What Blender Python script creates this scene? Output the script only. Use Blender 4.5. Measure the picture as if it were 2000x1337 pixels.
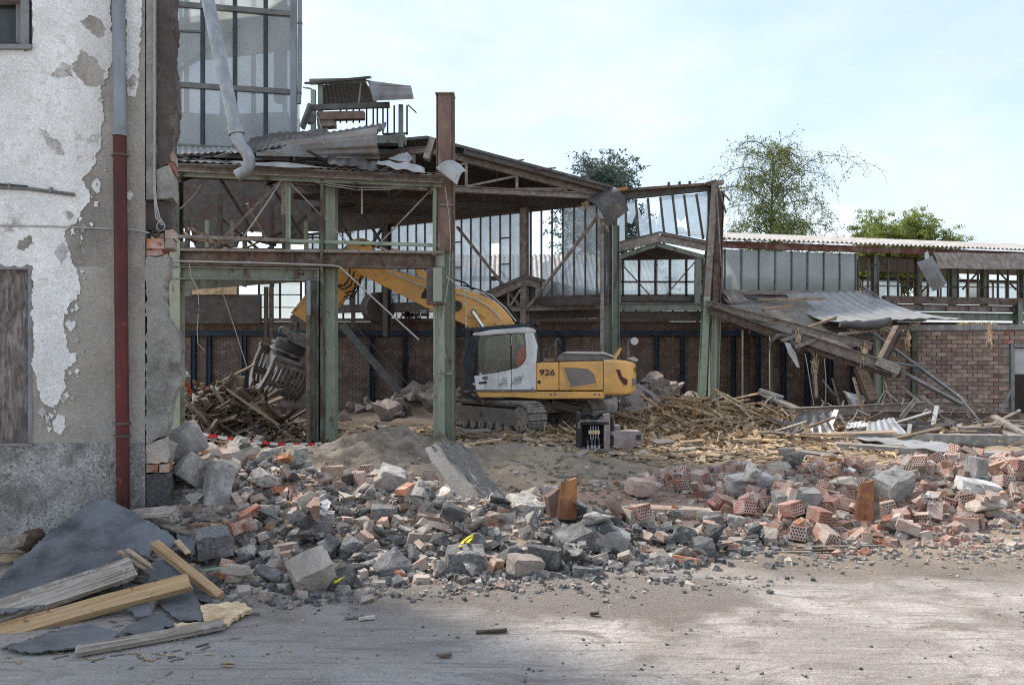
import bpy, bmesh, math, random
import numpy as np
from mathutils import Vector as V, Matrix as M, noise
rad = math.radians
random.seed(7); rng = np.random.default_rng(7)
sc = bpy.context.scene
for o in list(bpy.data.objects): bpy.data.objects.remove(o)
C = sc.collection

# ------------------------------------------------------------------ camera
EYE, F, HOR = 2.0, 1556.0, 690.0          # eye height (m), focal length and horizon row measured on the 2000 px photograph
cd = bpy.data.cameras.new('camera'); cam = bpy.data.objects.new('camera', cd); C.objects.link(cam)
cam.location = (0, 0, EYE); cam.rotation_euler = (rad(90), 0, 0)
cd.sensor_width = 36.0; cd.lens = F / 2000 * 36; cd.shift_y = (HOR - 668.5) / 2000
cd.clip_start = .1; cd.clip_end = 3000
sc.camera = cam

# ------------------------------------------------------------------ sky, sun, exposure
SUN_EL, SUN_AZ = 47.0, -48.0               # azimuth clockwise from +Y (away from the camera): behind the left building
w = bpy.data.worlds.new('World'); sc.world = w; w.use_nodes = True
nt = w.node_tree; nt.nodes.clear()
def wn(t, **k):
    n = nt.nodes.new(t)
    for a, b in k.items(): setattr(n, a, b)
    return n
sky = wn('ShaderNodeTexSky', sky_type='NISHITA', sun_disc=False, sun_elevation=rad(SUN_EL), sun_rotation=rad(SUN_AZ),
         air_density=1.0, dust_density=.7, ozone_density=1.6)
tc = wn('ShaderNodeTexCoord')
mp = wn('ShaderNodeMapping'); mp.inputs['Scale'].default_value = (1.0, 1.0, 2.3); mp.inputs['Location'].default_value = (3.07, .4, .2)
nt.links.new(tc.outputs['Generated'], mp.inputs['Vector'])
nz = wn('ShaderNodeTexNoise'); nz.inputs['Scale'].default_value = 2.1; nz.inputs['Detail'].default_value = 9; nz.inputs['Roughness'].default_value = .52
nt.links.new(mp.outputs[0], nz.inputs['Vector'])
rp = wn('ShaderNodeValToRGB'); rp.color_ramp.elements[0].position = .4; rp.color_ramp.elements[1].position = .68
rp.color_ramp.elements[0].color = (.52, .52, .52, 1); rp.color_ramp.elements[1].color = (.92, .92, .92, 1)
nt.links.new(nz.outputs['Fac'], rp.inputs[0])
nz2 = wn('ShaderNodeTexNoise'); nz2.inputs['Scale'].default_value = 5.5; nz2.inputs['Detail'].default_value = 10; nz2.inputs['Roughness'].default_value = .6
nt.links.new(mp.outputs[0], nz2.inputs['Vector'])
rp2 = wn('ShaderNodeValToRGB'); rp2.color_ramp.elements[0].position = .35; rp2.color_ramp.elements[1].position = .7
rp2.color_ramp.elements[0].color = (3.0, 3.45, 3.85, 1); rp2.color_ramp.elements[1].color = (4.1, 4.3, 4.45, 1)
nt.links.new(nz2.outputs['Fac'], rp2.inputs[0])
mx = wn('ShaderNodeMix', data_type='RGBA'); mx.clamp_result = False
nt.links.new(rp.outputs[0], mx.inputs[0]); nt.links.new(sky.outputs[0], mx.inputs[6]); nt.links.new(rp2.outputs[0], mx.inputs[7])
bg = wn('ShaderNodeBackground'); bg.inputs['Strength'].default_value = .10
nt.links.new(mx.outputs[2], bg.inputs['Color'])
wo = wn('ShaderNodeOutputWorld'); nt.links.new(bg.outputs[0], wo.inputs['Surface'])

sl = bpy.data.lights.new('sun', 'SUN'); sl.energy = 2.15; sl.angle = rad(6); sl.color = (1.0, .93, .84)
so = bpy.data.objects.new('sun', sl); C.objects.link(so)
sd = V((math.sin(rad(SUN_AZ)) * math.cos(rad(SUN_EL)), math.cos(rad(SUN_AZ)) * math.cos(rad(SUN_EL)), math.sin(rad(SUN_EL))))
so.rotation_euler = sd.to_track_quat('Z', 'Y').to_euler(); so.location = sd * 60

vs = sc.view_settings; vs.view_transform = 'Standard'; vs.look = 'None'; vs.gamma = 1; vs.use_curve_mapping = False
vs.exposure = 1.45
sc.render.engine = 'CYCLES'
cy = sc.cycles
cy.use_denoising = False; cy.filter_width = 1.05; cy.max_bounces = 7; cy.diffuse_bounces = 4; cy.glossy_bounces = 3; cy.transmission_bounces = 5; cy.transparent_max_bounces = 12
cy.caustics_reflective = False; cy.caustics_refractive = False; cy.sample_clamp_indirect = 6

# ------------------------------------------------------------------ helpers
Z = V((0, 0, 1))
def P(px, py, Y):                          # photo pixel at depth Y -> place in the world
    return V(((px - 1000) / F * Y, Y, EYE - (py - HOR) / F * Y))
def Gd(px, py, z=0.0):                     # photo pixel on the plane z
    return P(px, py, (EYE - z) * F / (py - HOR))

LOC = {}
def loc_of(o): return LOC.get(o.name, V((0, 0, 0)))
def tag(o, label=None, cat=None, group=None, kind=None):
    if label: o['label'] = label
    if cat: o['category'] = cat
    if group: o['group'] = group
    if kind: o['kind'] = kind
    return o
def thing(name, loc, label, cat, group=None):
    o = bpy.data.objects.new(name, None); C.objects.link(o); o.location = loc; o.empty_display_size = .2
    LOC[o.name] = V(loc)
    return tag(o, label, cat, group)
def put(name, mesh, loc, rot=None, scale=None, parent=None, mat=None):
    o = bpy.data.objects.new(name, mesh); C.objects.link(o)
    loc = V(loc)
    LOC[o.name] = loc
    if parent: o.parent = parent; loc = loc - loc_of(parent)
    o.location = loc
    if rot is not None:
        o.rotation_euler = rot.to_euler() if isinstance(rot, M) else rot
    if scale is not None: o.scale = scale if hasattr(scale, '__len__') else (scale,) * 3
    if mat is not None:
        if not len(mesh.materials): mesh.materials.append(None)
        o.material_slots[0].link = 'OBJECT'; o.material_slots[0].material = mat
    return o

def frame(d, up):
    d = d.normalized(); up = V(up)
    s = d.cross(up)
    if s.length < 1e-4: s = d.cross(V((1, 0, 0)) if abs(d.x) < .9 else V((0, 1, 0)))
    s.normalize(); u = s.cross(d).normalized()
    return d, s, u

BOXF = [(0, 3, 2, 1), (4, 5, 6, 7), (0, 1, 5, 4), (1, 2, 6, 5), (2, 3, 7, 6), (3, 0, 4, 7)]
class MB:
    def __init__(s): s.v = []; s.f = []; s.mi = []; s.m = 0
    def add(s, vs_, fs):
        n = len(s.v); s.v += [tuple(q) for q in vs_]
        s.f += [tuple(i + n for i in f) for f in fs]; s.mi += [s.m] * len(fs); return s
    def box(s, c, size, rot=None):
        c = V(c); hx, hy, hz = size[0] / 2, size[1] / 2, size[2] / 2
        q = [V((x, y, z)) for z in (-hz, hz) for x, y in ((-hx, -hy), (hx, -hy), (hx, hy), (-hx, hy))]
        if rot is not None: q = [rot @ p for p in q]
        return s.add([p + c for p in q], BOXF)
    def bar(s, p0, p1, w, h, up=Z, off=(0, 0), w1=None, h1=None):   # prism from p0 to p1: w sideways, h along up
        p0, p1 = V(p0), V(p1); d, sd_, u = frame(p1 - p0, up)
        o = sd_ * off[0] + u * off[1]; q = []
        for p, ww, hh in ((p0, w, h), (p1, w1 or w, h1 or h)):
            for a, b in ((-1, -1), (1, -1), (1, 1), (-1, 1)): q.append(p + o + sd_ * a * ww / 2 + u * b * hh / 2)
        return s.add(q, BOXF)
    def ibar(s, p0, p1, H, B, t=.02, up=Z):                          # rolled I section, web along up
        s.bar(p0, p1, t, H - 2 * t - .004, up)
        s.bar(p0, p1, B, t, up, (0, H / 2 - t / 2)); s.bar(p0, p1, B, t, up, (0, -H / 2 + t / 2)); return s
    def cbar(s, p0, p1, H, B, t=.015, up=Z, side=1):                 # channel
        s.bar(p0, p1, t, H, up, (side * (-B / 2 + t / 2), 0))
        s.bar(p0, p1, B - t - .002, t, up, (side * t / 2, H / 2 - t / 2)); s.bar(p0, p1, B - t - .002, t, up, (side * t / 2, -H / 2 + t / 2)); return s
    def lbar(s, p0, p1, a, t=.01, up=Z, side=1):                     # angle
        s.bar(p0, p1, t, a, up, (side * (-a / 2 + t / 2), 0)); s.bar(p0, p1, a - t - .002, t, up, (side * t / 2, -a / 2 + t / 2)); return s
    def tube(s, pts, r, n=8, r1=None, cap=True):
        pts = [V(p) for p in pts]; k = len(pts); q = []; up = V((.13, .21, .97))
        for i, p in enumerate(pts):
            d = (pts[min(i + 1, k - 1)] - pts[max(i - 1, 0)]); d, a, b = frame(d, up)
            up = b if i else up
            rr = r if r1 is None else r + (r1 - r) * i / (k - 1)
            if isinstance(r, (list, tuple)): rr = r[i]
            q += [p + (a * math.cos(2 * math.pi * j / n) + b * math.sin(2 * math.pi * j / n)) * rr for j in range(n)]
        fs = [(i * n + j, i * n + (j + 1) % n, (i + 1) * n + (j + 1) % n, (i + 1) * n + j) for i in range(k - 1) for j in range(n)]
        if cap: fs += [tuple(reversed(range(n))), tuple(range((k - 1) * n, k * n))]
        return s.add(q, fs)
    def prism(s, pts, vec):                                          # polygon swept along vec
        pts = [V(p) for p in pts]; vec = V(vec); n = len(pts)
        return s.add(pts + [p + vec for p in pts], [tuple(reversed(range(n))), tuple(range(n, 2 * n))] + [(i, (i + 1) % n, n + (i + 1) % n, n + i) for i in range(n)])
    def grid(s, fn, nu, nv, th=0.0, drop=None):                      # fn(u,v)->point, optional thickness
        q = [V(fn(i / nu, j / nv)) for j in range(nv + 1) for i in range(nu + 1)]
        W = nu + 1; ix = lambda i, j: j * W + i
        cells = [(i, j) for j in range(nv) for i in range(nu) if not (drop and drop((i + .5) / nu, (j + .5) / nv))]
        fs = [(ix(i, j), ix(i + 1, j), ix(i + 1, j + 1), ix(i, j + 1)) for i, j in cells]
        if th:
            nrm = []
            for j in range(nv + 1):
                for i in range(nu + 1):
                    a = q[ix(min(i + 1, nu), j)] - q[ix(max(i - 1, 0), j)]; b = q[ix(i, min(j + 1, nv))] - q[ix(i, max(j - 1, 0))]
                    c = a.cross(b); nrm.append(c.normalized() if c.length > 1e-9 else Z)
            n = len(q); q = q + [p - m_ * th for p, m_ in zip(q, nrm)]
            fs2 = [tuple(n + k for k in reversed(f)) for f in fs]
            cs = set(cells); rim = []
            for i, j in cells:
                for (di, dj), (a, b) in (((0, -1), (ix(i, j), ix(i + 1, j))), ((1, 0), (ix(i + 1, j), ix(i + 1, j + 1))), ((0, 1), (ix(i + 1, j + 1), ix(i, j + 1))), ((-1, 0), (ix(i, j + 1), ix(i, j)))):
                    if (i + di, j + dj) not in cs: rim.append((b, a, n + a, n + b))
            fs = fs + fs2 + rim
        return s.add(q, fs)
    def mesh(s, name, mats, origin=(0, 0, 0), smooth=False):
        o = V(origin); me = bpy.data.meshes.new(name)
        me.from_pydata([(a - o.x, b - o.y, c - o.z) for a, b, c in s.v], [], s.f)
        for m_ in (mats if isinstance(mats, (list, tuple)) else [mats]): me.materials.append(m_)
        if any(s.mi): me.polygons.foreach_set('material_index', s.mi)
        if smooth: me.polygons.foreach_set('use_smooth', [True] * len(s.f))
        me.update(); return me
    def build(s, name, mats, parent=None, smooth=False, origin=None, label=None, cat=None, group=None, kind=None):
        if origin is None:
            a = np.array(s.v); origin = ((a[:, 0].min() + a[:, 0].max()) / 2, (a[:, 1].min() + a[:, 1].max()) / 2, a[:, 2].min())
        me = s.mesh(name, mats, origin, smooth)
        if smooth == 'auto':
            me.set_sharp_from_angle(angle=rad(40))
        o = put(name, me, origin, parent=parent)
        return tag(o, label, cat, group, kind)

def text_mesh(body, size, mat, bold=.0, depth=.004, stretch=1.0):
    cu = bpy.data.curves.new('lettering', 'FONT'); cu.body = body; cu.size = size; cu.extrude = depth; cu.offset = bold
    cu.align_x = 'CENTER'; cu.align_y = 'CENTER'
    ob = bpy.data.objects.new('lettering', cu); C.objects.link(ob)
    bpy.context.view_layer.update()
    me = bpy.data.meshes.new_from_object(ob.evaluated_get(bpy.context.evaluated_depsgraph_get()))
    bpy.data.objects.remove(ob)
    me.materials.clear(); me.materials.append(mat)
    for v_ in me.vertices: v_.co.x *= stretch
    return me

# ------------------------------------------------------------------ materials
def mat(name, base, rough=.85, metal=0.0, var=.25, scale=5.0, bump=.25, bscale=40.0, layers=(), rnd=0.0, rhue=0.0, spec=.35, stretch=None, bdist=.01, grain=None):
    """base colour broken up by noise; layers = [(colour, coverage 0..1, scale, softness[, stretch])] of stains or rust; rnd = per-object value spread"""
    m_ = bpy.data.materials.new(name); m_.use_nodes = True; t = m_.node_tree; n = t.nodes; L = t.links
    b = n['Principled BSDF']; b.inputs['Roughness'].default_value = rough; b.inputs['Metallic'].default_value = metal
    b.inputs['Specular IOR Level'].default_value = spec
    co = n.new('ShaderNodeTexCoord'); oi = n.new('ShaderNodeObjectInfo')
    off = n.new('ShaderNodeVectorMath'); off.operation = 'MULTIPLY_ADD'
    cmb = n.new('ShaderNodeCombineXYZ')
    for i in range(3): L.new(oi.outputs['Random'], cmb.inputs[i])
    L.new(cmb.outputs[0], off.inputs[0]); off.inputs[1].default_value = (53, 31, 17)
    L.new(co.outputs['Object'], off.inputs[2])
    def vec(st):
        if not st: return off.outputs[0]
        mpn = n.new('ShaderNodeMapping'); mpn.inputs['Scale'].default_value = st; L.new(off.outputs[0], mpn.inputs[0]); return mpn.outputs[0]
    def noi(sc_, st=None, det=7, ro=.6):
        z_ = n.new('ShaderNodeTexNoise'); z_.inputs['Scale'].default_value = sc_; z_.inputs['Detail'].default_value = det; z_.inputs['Roughness'].default_value = ro
        L.new(vec(st), z_.inputs['Vector']); return z_.outputs['Fac']
    r_ = n.new('ShaderNodeValToRGB'); e = r_.color_ramp.elements
    e[0].position = .3; e[1].position = .72
    e[0].color = (*[c * (1 - var) for c in base], 1); e[1].color = (*[min(1, c * (1 + var)) for c in base], 1)
    L.new(noi(scale, stretch), r_.inputs[0]); col = r_.outputs[0]
    for ly in layers:
        c_, cov, sc_, soft = ly[:4]; st = ly[4] if len(ly) > 4 else None
        k = n.new('ShaderNodeValToRGB'); th = 1 - cov
        th = .3 + .4 * th
        k.color_ramp.elements[0].position = max(0, th - soft); k.color_ramp.elements[1].position = min(1, th + soft)
        L.new(noi(sc_, st, 9, .65), k.inputs[0])
        mxn = n.new('ShaderNodeMix'); mxn.data_type = 'RGBA'; L.new(k.outputs[0], mxn.inputs[0]); L.new(col, mxn.inputs[6]); mxn.inputs[7].default_value = (*c_, 1)
        col = mxn.outputs[2]
    if grain is None: grain = .3 if rough > .72 else .12
    if grain:                                # fine speckle of grit and pores
        gr = n.new('ShaderNodeMapRange'); gr.inputs[1].default_value = .3; gr.inputs[2].default_value = .7; gr.inputs[3].default_value = 1 - grain; gr.inputs[4].default_value = 1 + grain
        L.new(noi(55 if not stretch else 40, stretch, 5, .75), gr.inputs[0])
        gm = n.new('ShaderNodeVectorMath'); gm.operation = 'SCALE'; L.new(col, gm.inputs[0]); L.new(gr.outputs[0], gm.inputs['Scale']); col = gm.outputs[0]
    if rnd or rhue:
        h = n.new('ShaderNodeHueSaturation')
        a = n.new('ShaderNodeMapRange'); a.inputs[3].default_value = 1 - rnd; a.inputs[4].default_value = 1 + rnd
        L.new(oi.outputs['Random'], a.inputs[0]); L.new(a.outputs[0], h.inputs['Value']); L.new(col, h.inputs['Color'])
        if rhue:
            wn_ = n.new('ShaderNodeTexWhiteNoise'); wn_.noise_dimensions = '1D'; L.new(oi.outputs['Random'], wn_.inputs['W'])
            a2 = n.new('ShaderNodeMapRange'); a2.inputs[3].default_value = .5 - rhue; a2.inputs[4].default_value = .5 + rhue
            L.new(wn_.outputs['Value'], a2.inputs[0]); L.new(a2.outputs[0], h.inputs['Hue'])
        col = h.outputs[0]
    L.new(col, b.inputs['Base Color'])
    if bump:
        bp = n.new('ShaderNodeBump'); bp.inputs['Strength'].default_value = bump; bp.inputs['Distance'].default_value = bdist
        L.new(noi(bscale, stretch, 8, .65), bp.inputs['Height']); L.new(bp.outputs[0], b.inputs['Normal'])
    return m_

RUST = (.115, .055, .033)
m_rust = mat('rusty steel', (.15, .108, .085), .8, .0, .4, 4, .3, 60, [((.17, .085, .05), .3, 3, .12), ((.055, .045, .04), .35, 7, .1), ((.2, .175, .155), .28, 5, .1)])
m_rustlt = mat('weathered brown steel', (.25, .21, .185), .75, 0, .3, 5, .25, 50, [((.2, .12, .085), .3, 4, .1), ((.34, .31, .285), .38, 6, .08)])
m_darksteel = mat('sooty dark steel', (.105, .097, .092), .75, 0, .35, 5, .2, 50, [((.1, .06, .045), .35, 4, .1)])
m_green = mat('flaking green paint on steel', (.33, .36, .275), .65, 0, .18, 3, .2, 40, [((.16, .075, .035), .22, 5, .04, (1, 1, .35)), ((.28, .33, .26), .3, 8, .1)])
m_greendk = mat('dirty dark green paint on steel', (.125, .145, .115), .7, 0, .3, 3, .2, 40, [((.08, .045, .03), .4, 5, .06, (1, 1, .35))])
m_greenlt = mat('pale green paint on steel', (.32, .38, .29), .6, 0, .15, 4, .15, 40, [((.2, .11, .07), .2, 8, .05)])
m_greenbl = mat('grey green paint on steel', (.2, .225, .185), .6, 0, .2, 3, .15, 40, [((.1, .065, .045), .3, 4, .07, (1, 1, .35))])
m_rustgreen = mat('half rusted green column paint', (.22, .145, .112), .75, 0, .35, 3, .3, 40, [((.13, .085, .062), .45, 2.5, .12, (1, 1, .4)), ((.3, .23, .19), .25, 6, .05, (1, 1, .3))])
m_zinc = mat('weathered zinc', (.36, .38, .4), .42, .55, .2, 4, .08, 30, [((.22, .23, .24), .4, 3, .15, (1, 1, .3)), ((.45, .45, .45), .2, 4, .12)])
m_pipezinc = mat('blue grey painted pipe', (.25, .275, .3), .5, .1, .12, 3, .06, 30, [((.16, .18, .19), .3, 4, .1, (1, 1, .2))])
m_pipered = mat('dark red painted pipe', (.11, .018, .016), .5, 0, .3, 3, .1, 30, [((.04, .012, .01), .4, 3, .1, (1, 1, .2)), ((.19, .05, .035), .18, 9, .04)])
m_sheet = mat('grey corrugated metal', (.25, .245, .24), .42, .45, .25, 2, .06, 20, [((.12, .11, .105), .4, 1.5, .2), ((.17, .12, .09), .2, 3, .12)])
m_sheetlt = mat('pale galvanised metal', (.42, .42, .415), .42, .4, .15, 2, .1, 20, [((.3, .29, .28), .35, 3, .15), ((.25, .15, .1), .1, 6, .04)])
m_sheetdk = mat('dark corrugated metal', (.09, .085, .082), .5, .3, .3, 2, .12, 20, [((.16, .15, .14), .3, 3, .1)])
m_roofwhite = mat('lichen grey fibre cement', (.44, .43, .41), .9, 0, .2, 3, .2, 40, [((.3, .25, .23), .35, 2, .1)])
m_concrete = mat('grey concrete', (.31, .3, .285), .95, 0, .25, 3, .6, 28, [((.2, .19, .18), .35, 2.5, .1), ((.42, .40, .37), .3, 6, .08)], bdist=.02)
m_chunk = mat('broken grey concrete', (.375, .355, .33), .95, 0, .3, 6, .8, 22, [((.42, .38, .335), .4, 2.2, .06), ((.16, .16, .163), .35, 4, .08)], rnd=.35, bdist=.025)
m_chunkdk = mat('broken asphalt', (.14, .138, .137), .9, 0, .45, 30, .9, 45, [((.29, .28, .27), .3, 3, .08), ((.3, .29, .28), .2, 40, .05)], rnd=.4, bdist=.02)
m_chunklt = mat('dusty pale mortar', (.48, .42, .36), .95, 0, .2, 5, .6, 24, [((.32, .27, .235), .35, 3, .1), ((.38, .21, .15), .15, 5, .06)], rnd=.25, bdist=.02)
m_blockpink = mat('dusty pinkish concrete block', (.34, .285, .255), .95, 0, .2, 3, .4, 16, [((.24, .2, .18), .35, 2, .1)], rnd=.2, bdist=.03)
m_brick = mat('red clay brick', (.42, .17, .09), .9, 0, .3, 6, .5, 50, [((.44, .36, .31), .42, 5, .08), ((.2, .1, .07), .25, 8, .06)], rnd=.3, rhue=.015, bdist=.012)
m_brickdk = mat('dusty dark brick', (.34, .19, .14), .9, 0, .3, 6, .5, 50, [((.4, .345, .3), .6, 4, .1)], rnd=.35, rhue=.012, bdist=.012)
m_hollow = mat('red brown hollow brick', (.39, .205, .15), .9, 0, .25, 5, .35, 50, [((.46, .385, .335), .5, 4, .1)], rnd=.25, rhue=.012, bdist=.01)
m_hole = mat('shaded brick hole', (.05, .025, .02), .95, 0, .2, 5, 0)  # near black that stands in for the shade inside holes
m_wallbrick = mat('pinkish wall brick', (.36, .235, .185), .9, 0, .3, 7, .35, 60, [((.36, .3, .265), .4, 3, .1), ((.16, .11, .095), .25, 2, .1)], rnd=.34, rhue=.012)
m_backbrick = mat('sooty back wall brick', (.23, .17, .14), .9, 0, .35, 2, .3, 60, [((.12, .09, .078), .3, .7, .12), ((.34, .25, .21), .3, 3.5, .06)])
m_mortar = mat('mortar', (.34, .31, .285), .95, 0, .2, 6, .3, 50)
m_mortardk = mat('sooty mortar', (.17, .145, .13), .95, 0, .25, 2, .3, 50)
m_blue = mat('dark blue paint', (.028, .052, .088), .6, 0, .3, 3, .1, 40, [((.02, .025, .035), .4, 3, .1, (1, 1, .4))])
m_wood = mat('fresh sawn timber', (.42, .28, .155), .75, 0, .22, 3, .25, 12, [((.36, .21, .1), .35, 2.5, .1, (.35, 16, 16)), ((.54, .38, .21), .3, 5, .08, (.3, 9, 9)), ((.2, .11, .05), .12, 9, .03)], stretch=(.3, 12, 12), rnd=.1)
m_woodgrey = mat('weathered grey timber', (.24, .2, .165), .9, 0, .3, 3, .4, 14, [((.42, .38, .34), .4, 2.5, .08, (.35, 11, 11)), ((.13, .1, .08), .3, 4, .06, (.3, 14, 14)), ((.33, .3, .27), .3, 14, .06)], stretch=(.3, 12, 12), rnd=.25)
m_wooddk = mat('charred brown timber', (.085, .058, .042), .9, 0, .4, 3, .5, 14, [((.18, .13, .1), .3, 3, .08, (.5, 6, 6))], stretch=(.4, 8, 8), rnd=.5)
m_woodmid = mat('split brown timber', (.33, .245, .17), .9, 0, .35, 3, .4, 14, [((.4, .3, .2), .35, 3, .1, (.5, 6, 6)), ((.12, .075, .05), .3, 4, .1, (.5, 6, 6))], stretch=(.4, 8, 8), rnd=.4)
m_straw = mat('pale splintered wood fibre', (.56, .42, .265), .9, 0, .3, 8, .3, 30, [((.3, .19, .1), .35, 5, .1)], rnd=.25)
m_panel = mat('dark slate panel', (.095, .103, .116), .5, 0, .2, 1.2, .05, 60, [((.19, .2, .215), .38, 1.3, .16), ((.05, .053, .058), .3, 2.4, .1), ((.2, .2, .2), .08, 18, .03)], spec=.5)
m_board = mat('streaked boarding', (.19, .155, .145), .85, 0, .4, 4, .3, 30, [((.08, .062, .058), .4, 6, .1, (5, 5, 1.5)), ((.33, .29, .27), .3, 5, .07, (4, 4, .8))], stretch=(6, 6, 1.2))
m_frame = mat('grey window paint', (.24, .245, .25), .7, 0, .15, 5, .15, 30, [((.15, .14, .13), .3, 6, .1)])
m_darkglass = mat('dark dusty glass', (.02, .022, .022), .25, 0, .3, 3, 0, 30, [((.06, .062, .06), .3, 3, .1)], spec=.5)
m_yellow = mat('excavator yellow paint', (.86, .46, .13), .42, 0, .05, 2, .02, 30, [((.58, .33, .12), .35, 1.5, .15), ((.45, .34, .2), .12, 3, .12, (1, 1, 2.5)), ((.3, .2, .1), .1, 14, .03)], spec=.45)
m_white = mat('white cab paint', (.8, .81, .82), .4, 0, .06, 2, .02, 30, [((.5, .485, .46), .4, 2, .15, (1, 1, .5)), ((.4, .37, .33), .18, 9, .05)], spec=.45)
m_black = mat('black steel', (.018, .019, .021), .5, 0, .3, 5, .08, 40, [((.06, .055, .05), .3, 4, .15)], spec=.45)
m_slate = mat('dark blue grey cab frame', (.03, .042, .052), .45, 0, .2, 4, .05, 40, [((.08, .08, .08), .2, 4, .12)])
m_greymid = mat('grey machine plastic', (.13, .132, .135), .55, 0, .2, 4, .05, 40, [((.22, .21, .2), .3, 3, .15)])
m_greylt = mat('pale grey hood', (.5, .5, .5), .5, 0, .1, 4, .03, 40, [((.36, .35, .34), .25, 3, .15)])
m_track = mat('dusty track steel', (.3, .27, .24), .75, .1, .25, 5, .25, 40, [((.32, .28, .24), .4, 3, .12), ((.1, .09, .08), .3, 6, .08)])
m_trackbody = mat('dusty undercarriage', (.235, .205, .18), .9, 0, .25, 3, .2, 30, [((.12, .105, .095), .35, 3, .12)])
m_grab = mat('worn grapple steel', (.2, .19, .18), .6, .25, .3, 5, .2, 40, [((.24, .22, .2), .35, 4, .1), ((.07, .06, .055), .3, 6, .1)])
m_chrome = mat('chrome rod', (.75, .77, .8), .15, .9, .03, 3, 0)
m_rubber = mat('black hose rubber', (.02, .02, .02), .6, 0, .2, 5, .05, 40)
m_orange = mat('orange safety cloth', (.8, .1, .02), .8, 0, .15, 8, .2, 20)
m_maroon = mat('maroon recess', (.1, .03, .028), .5, 0, .1, 4, 0)
m_grille = mat('dusty grille mesh', (.26, .225, .2), .8, 0, .12, 6, .15, 60, [((.19, .165, .15), .35, 3, .12)])
m_attach = mat('dusty pinkish steel', (.36, .29, .28), .7, .05, .2, 3, .2, 30, [((.24, .15, .15), .4, 2.5, .12, (2, 2, .4)), ((.45, .4, .38), .25, 5, .1)])
m_red = mat('red tape', (.62, .03, .035), .6, 0, .08, 4, 0)
m_tapewhite = mat('white tape', (.72, .7, .68), .6, 0, .08, 4, 0)
m_strapy = mat('yellow strap', (.62, .52, .03), .6, 0, .1, 4, 0)
m_cable = mat('pale cable', (.42, .41, .39), .7, 0, .15, 10, 0)
m_cabledk = mat('dark cable', (.05, .05, .05), .7, 0, .15, 10, 0)
m_skin = mat('skin', (.45, .27, .2), .6, 0, .06, 10, 0)
m_helmet = mat('white helmet', (.75, .75, .74), .35, 0, .04, 6, 0)
m_trouser = mat('dark work trousers', (.04, .05, .07), .85, 0, .2, 8, .2, 40)
m_orangewood = mat('orange brown glazed clay', (.27, .125, .065), .5, 0, .35, 3, .25, 20, [((.2, .06, .02), .35, 4, .1, (2, 2, .4)), ((.5, .22, .07), .3, 3, .1)])
m_clayside = mat('grey brown clay side', (.13, .085, .07), .85, 0, .3, 4, .4, 25, [((.25, .2, .17), .3, 5, .08)])
m_foam = mat('white plastic sheet scrap', (.66, .65, .63), .7, 0, .1, 5, .3, 10, [((.4, .37, .34), .35, 4, .1)])

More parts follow.
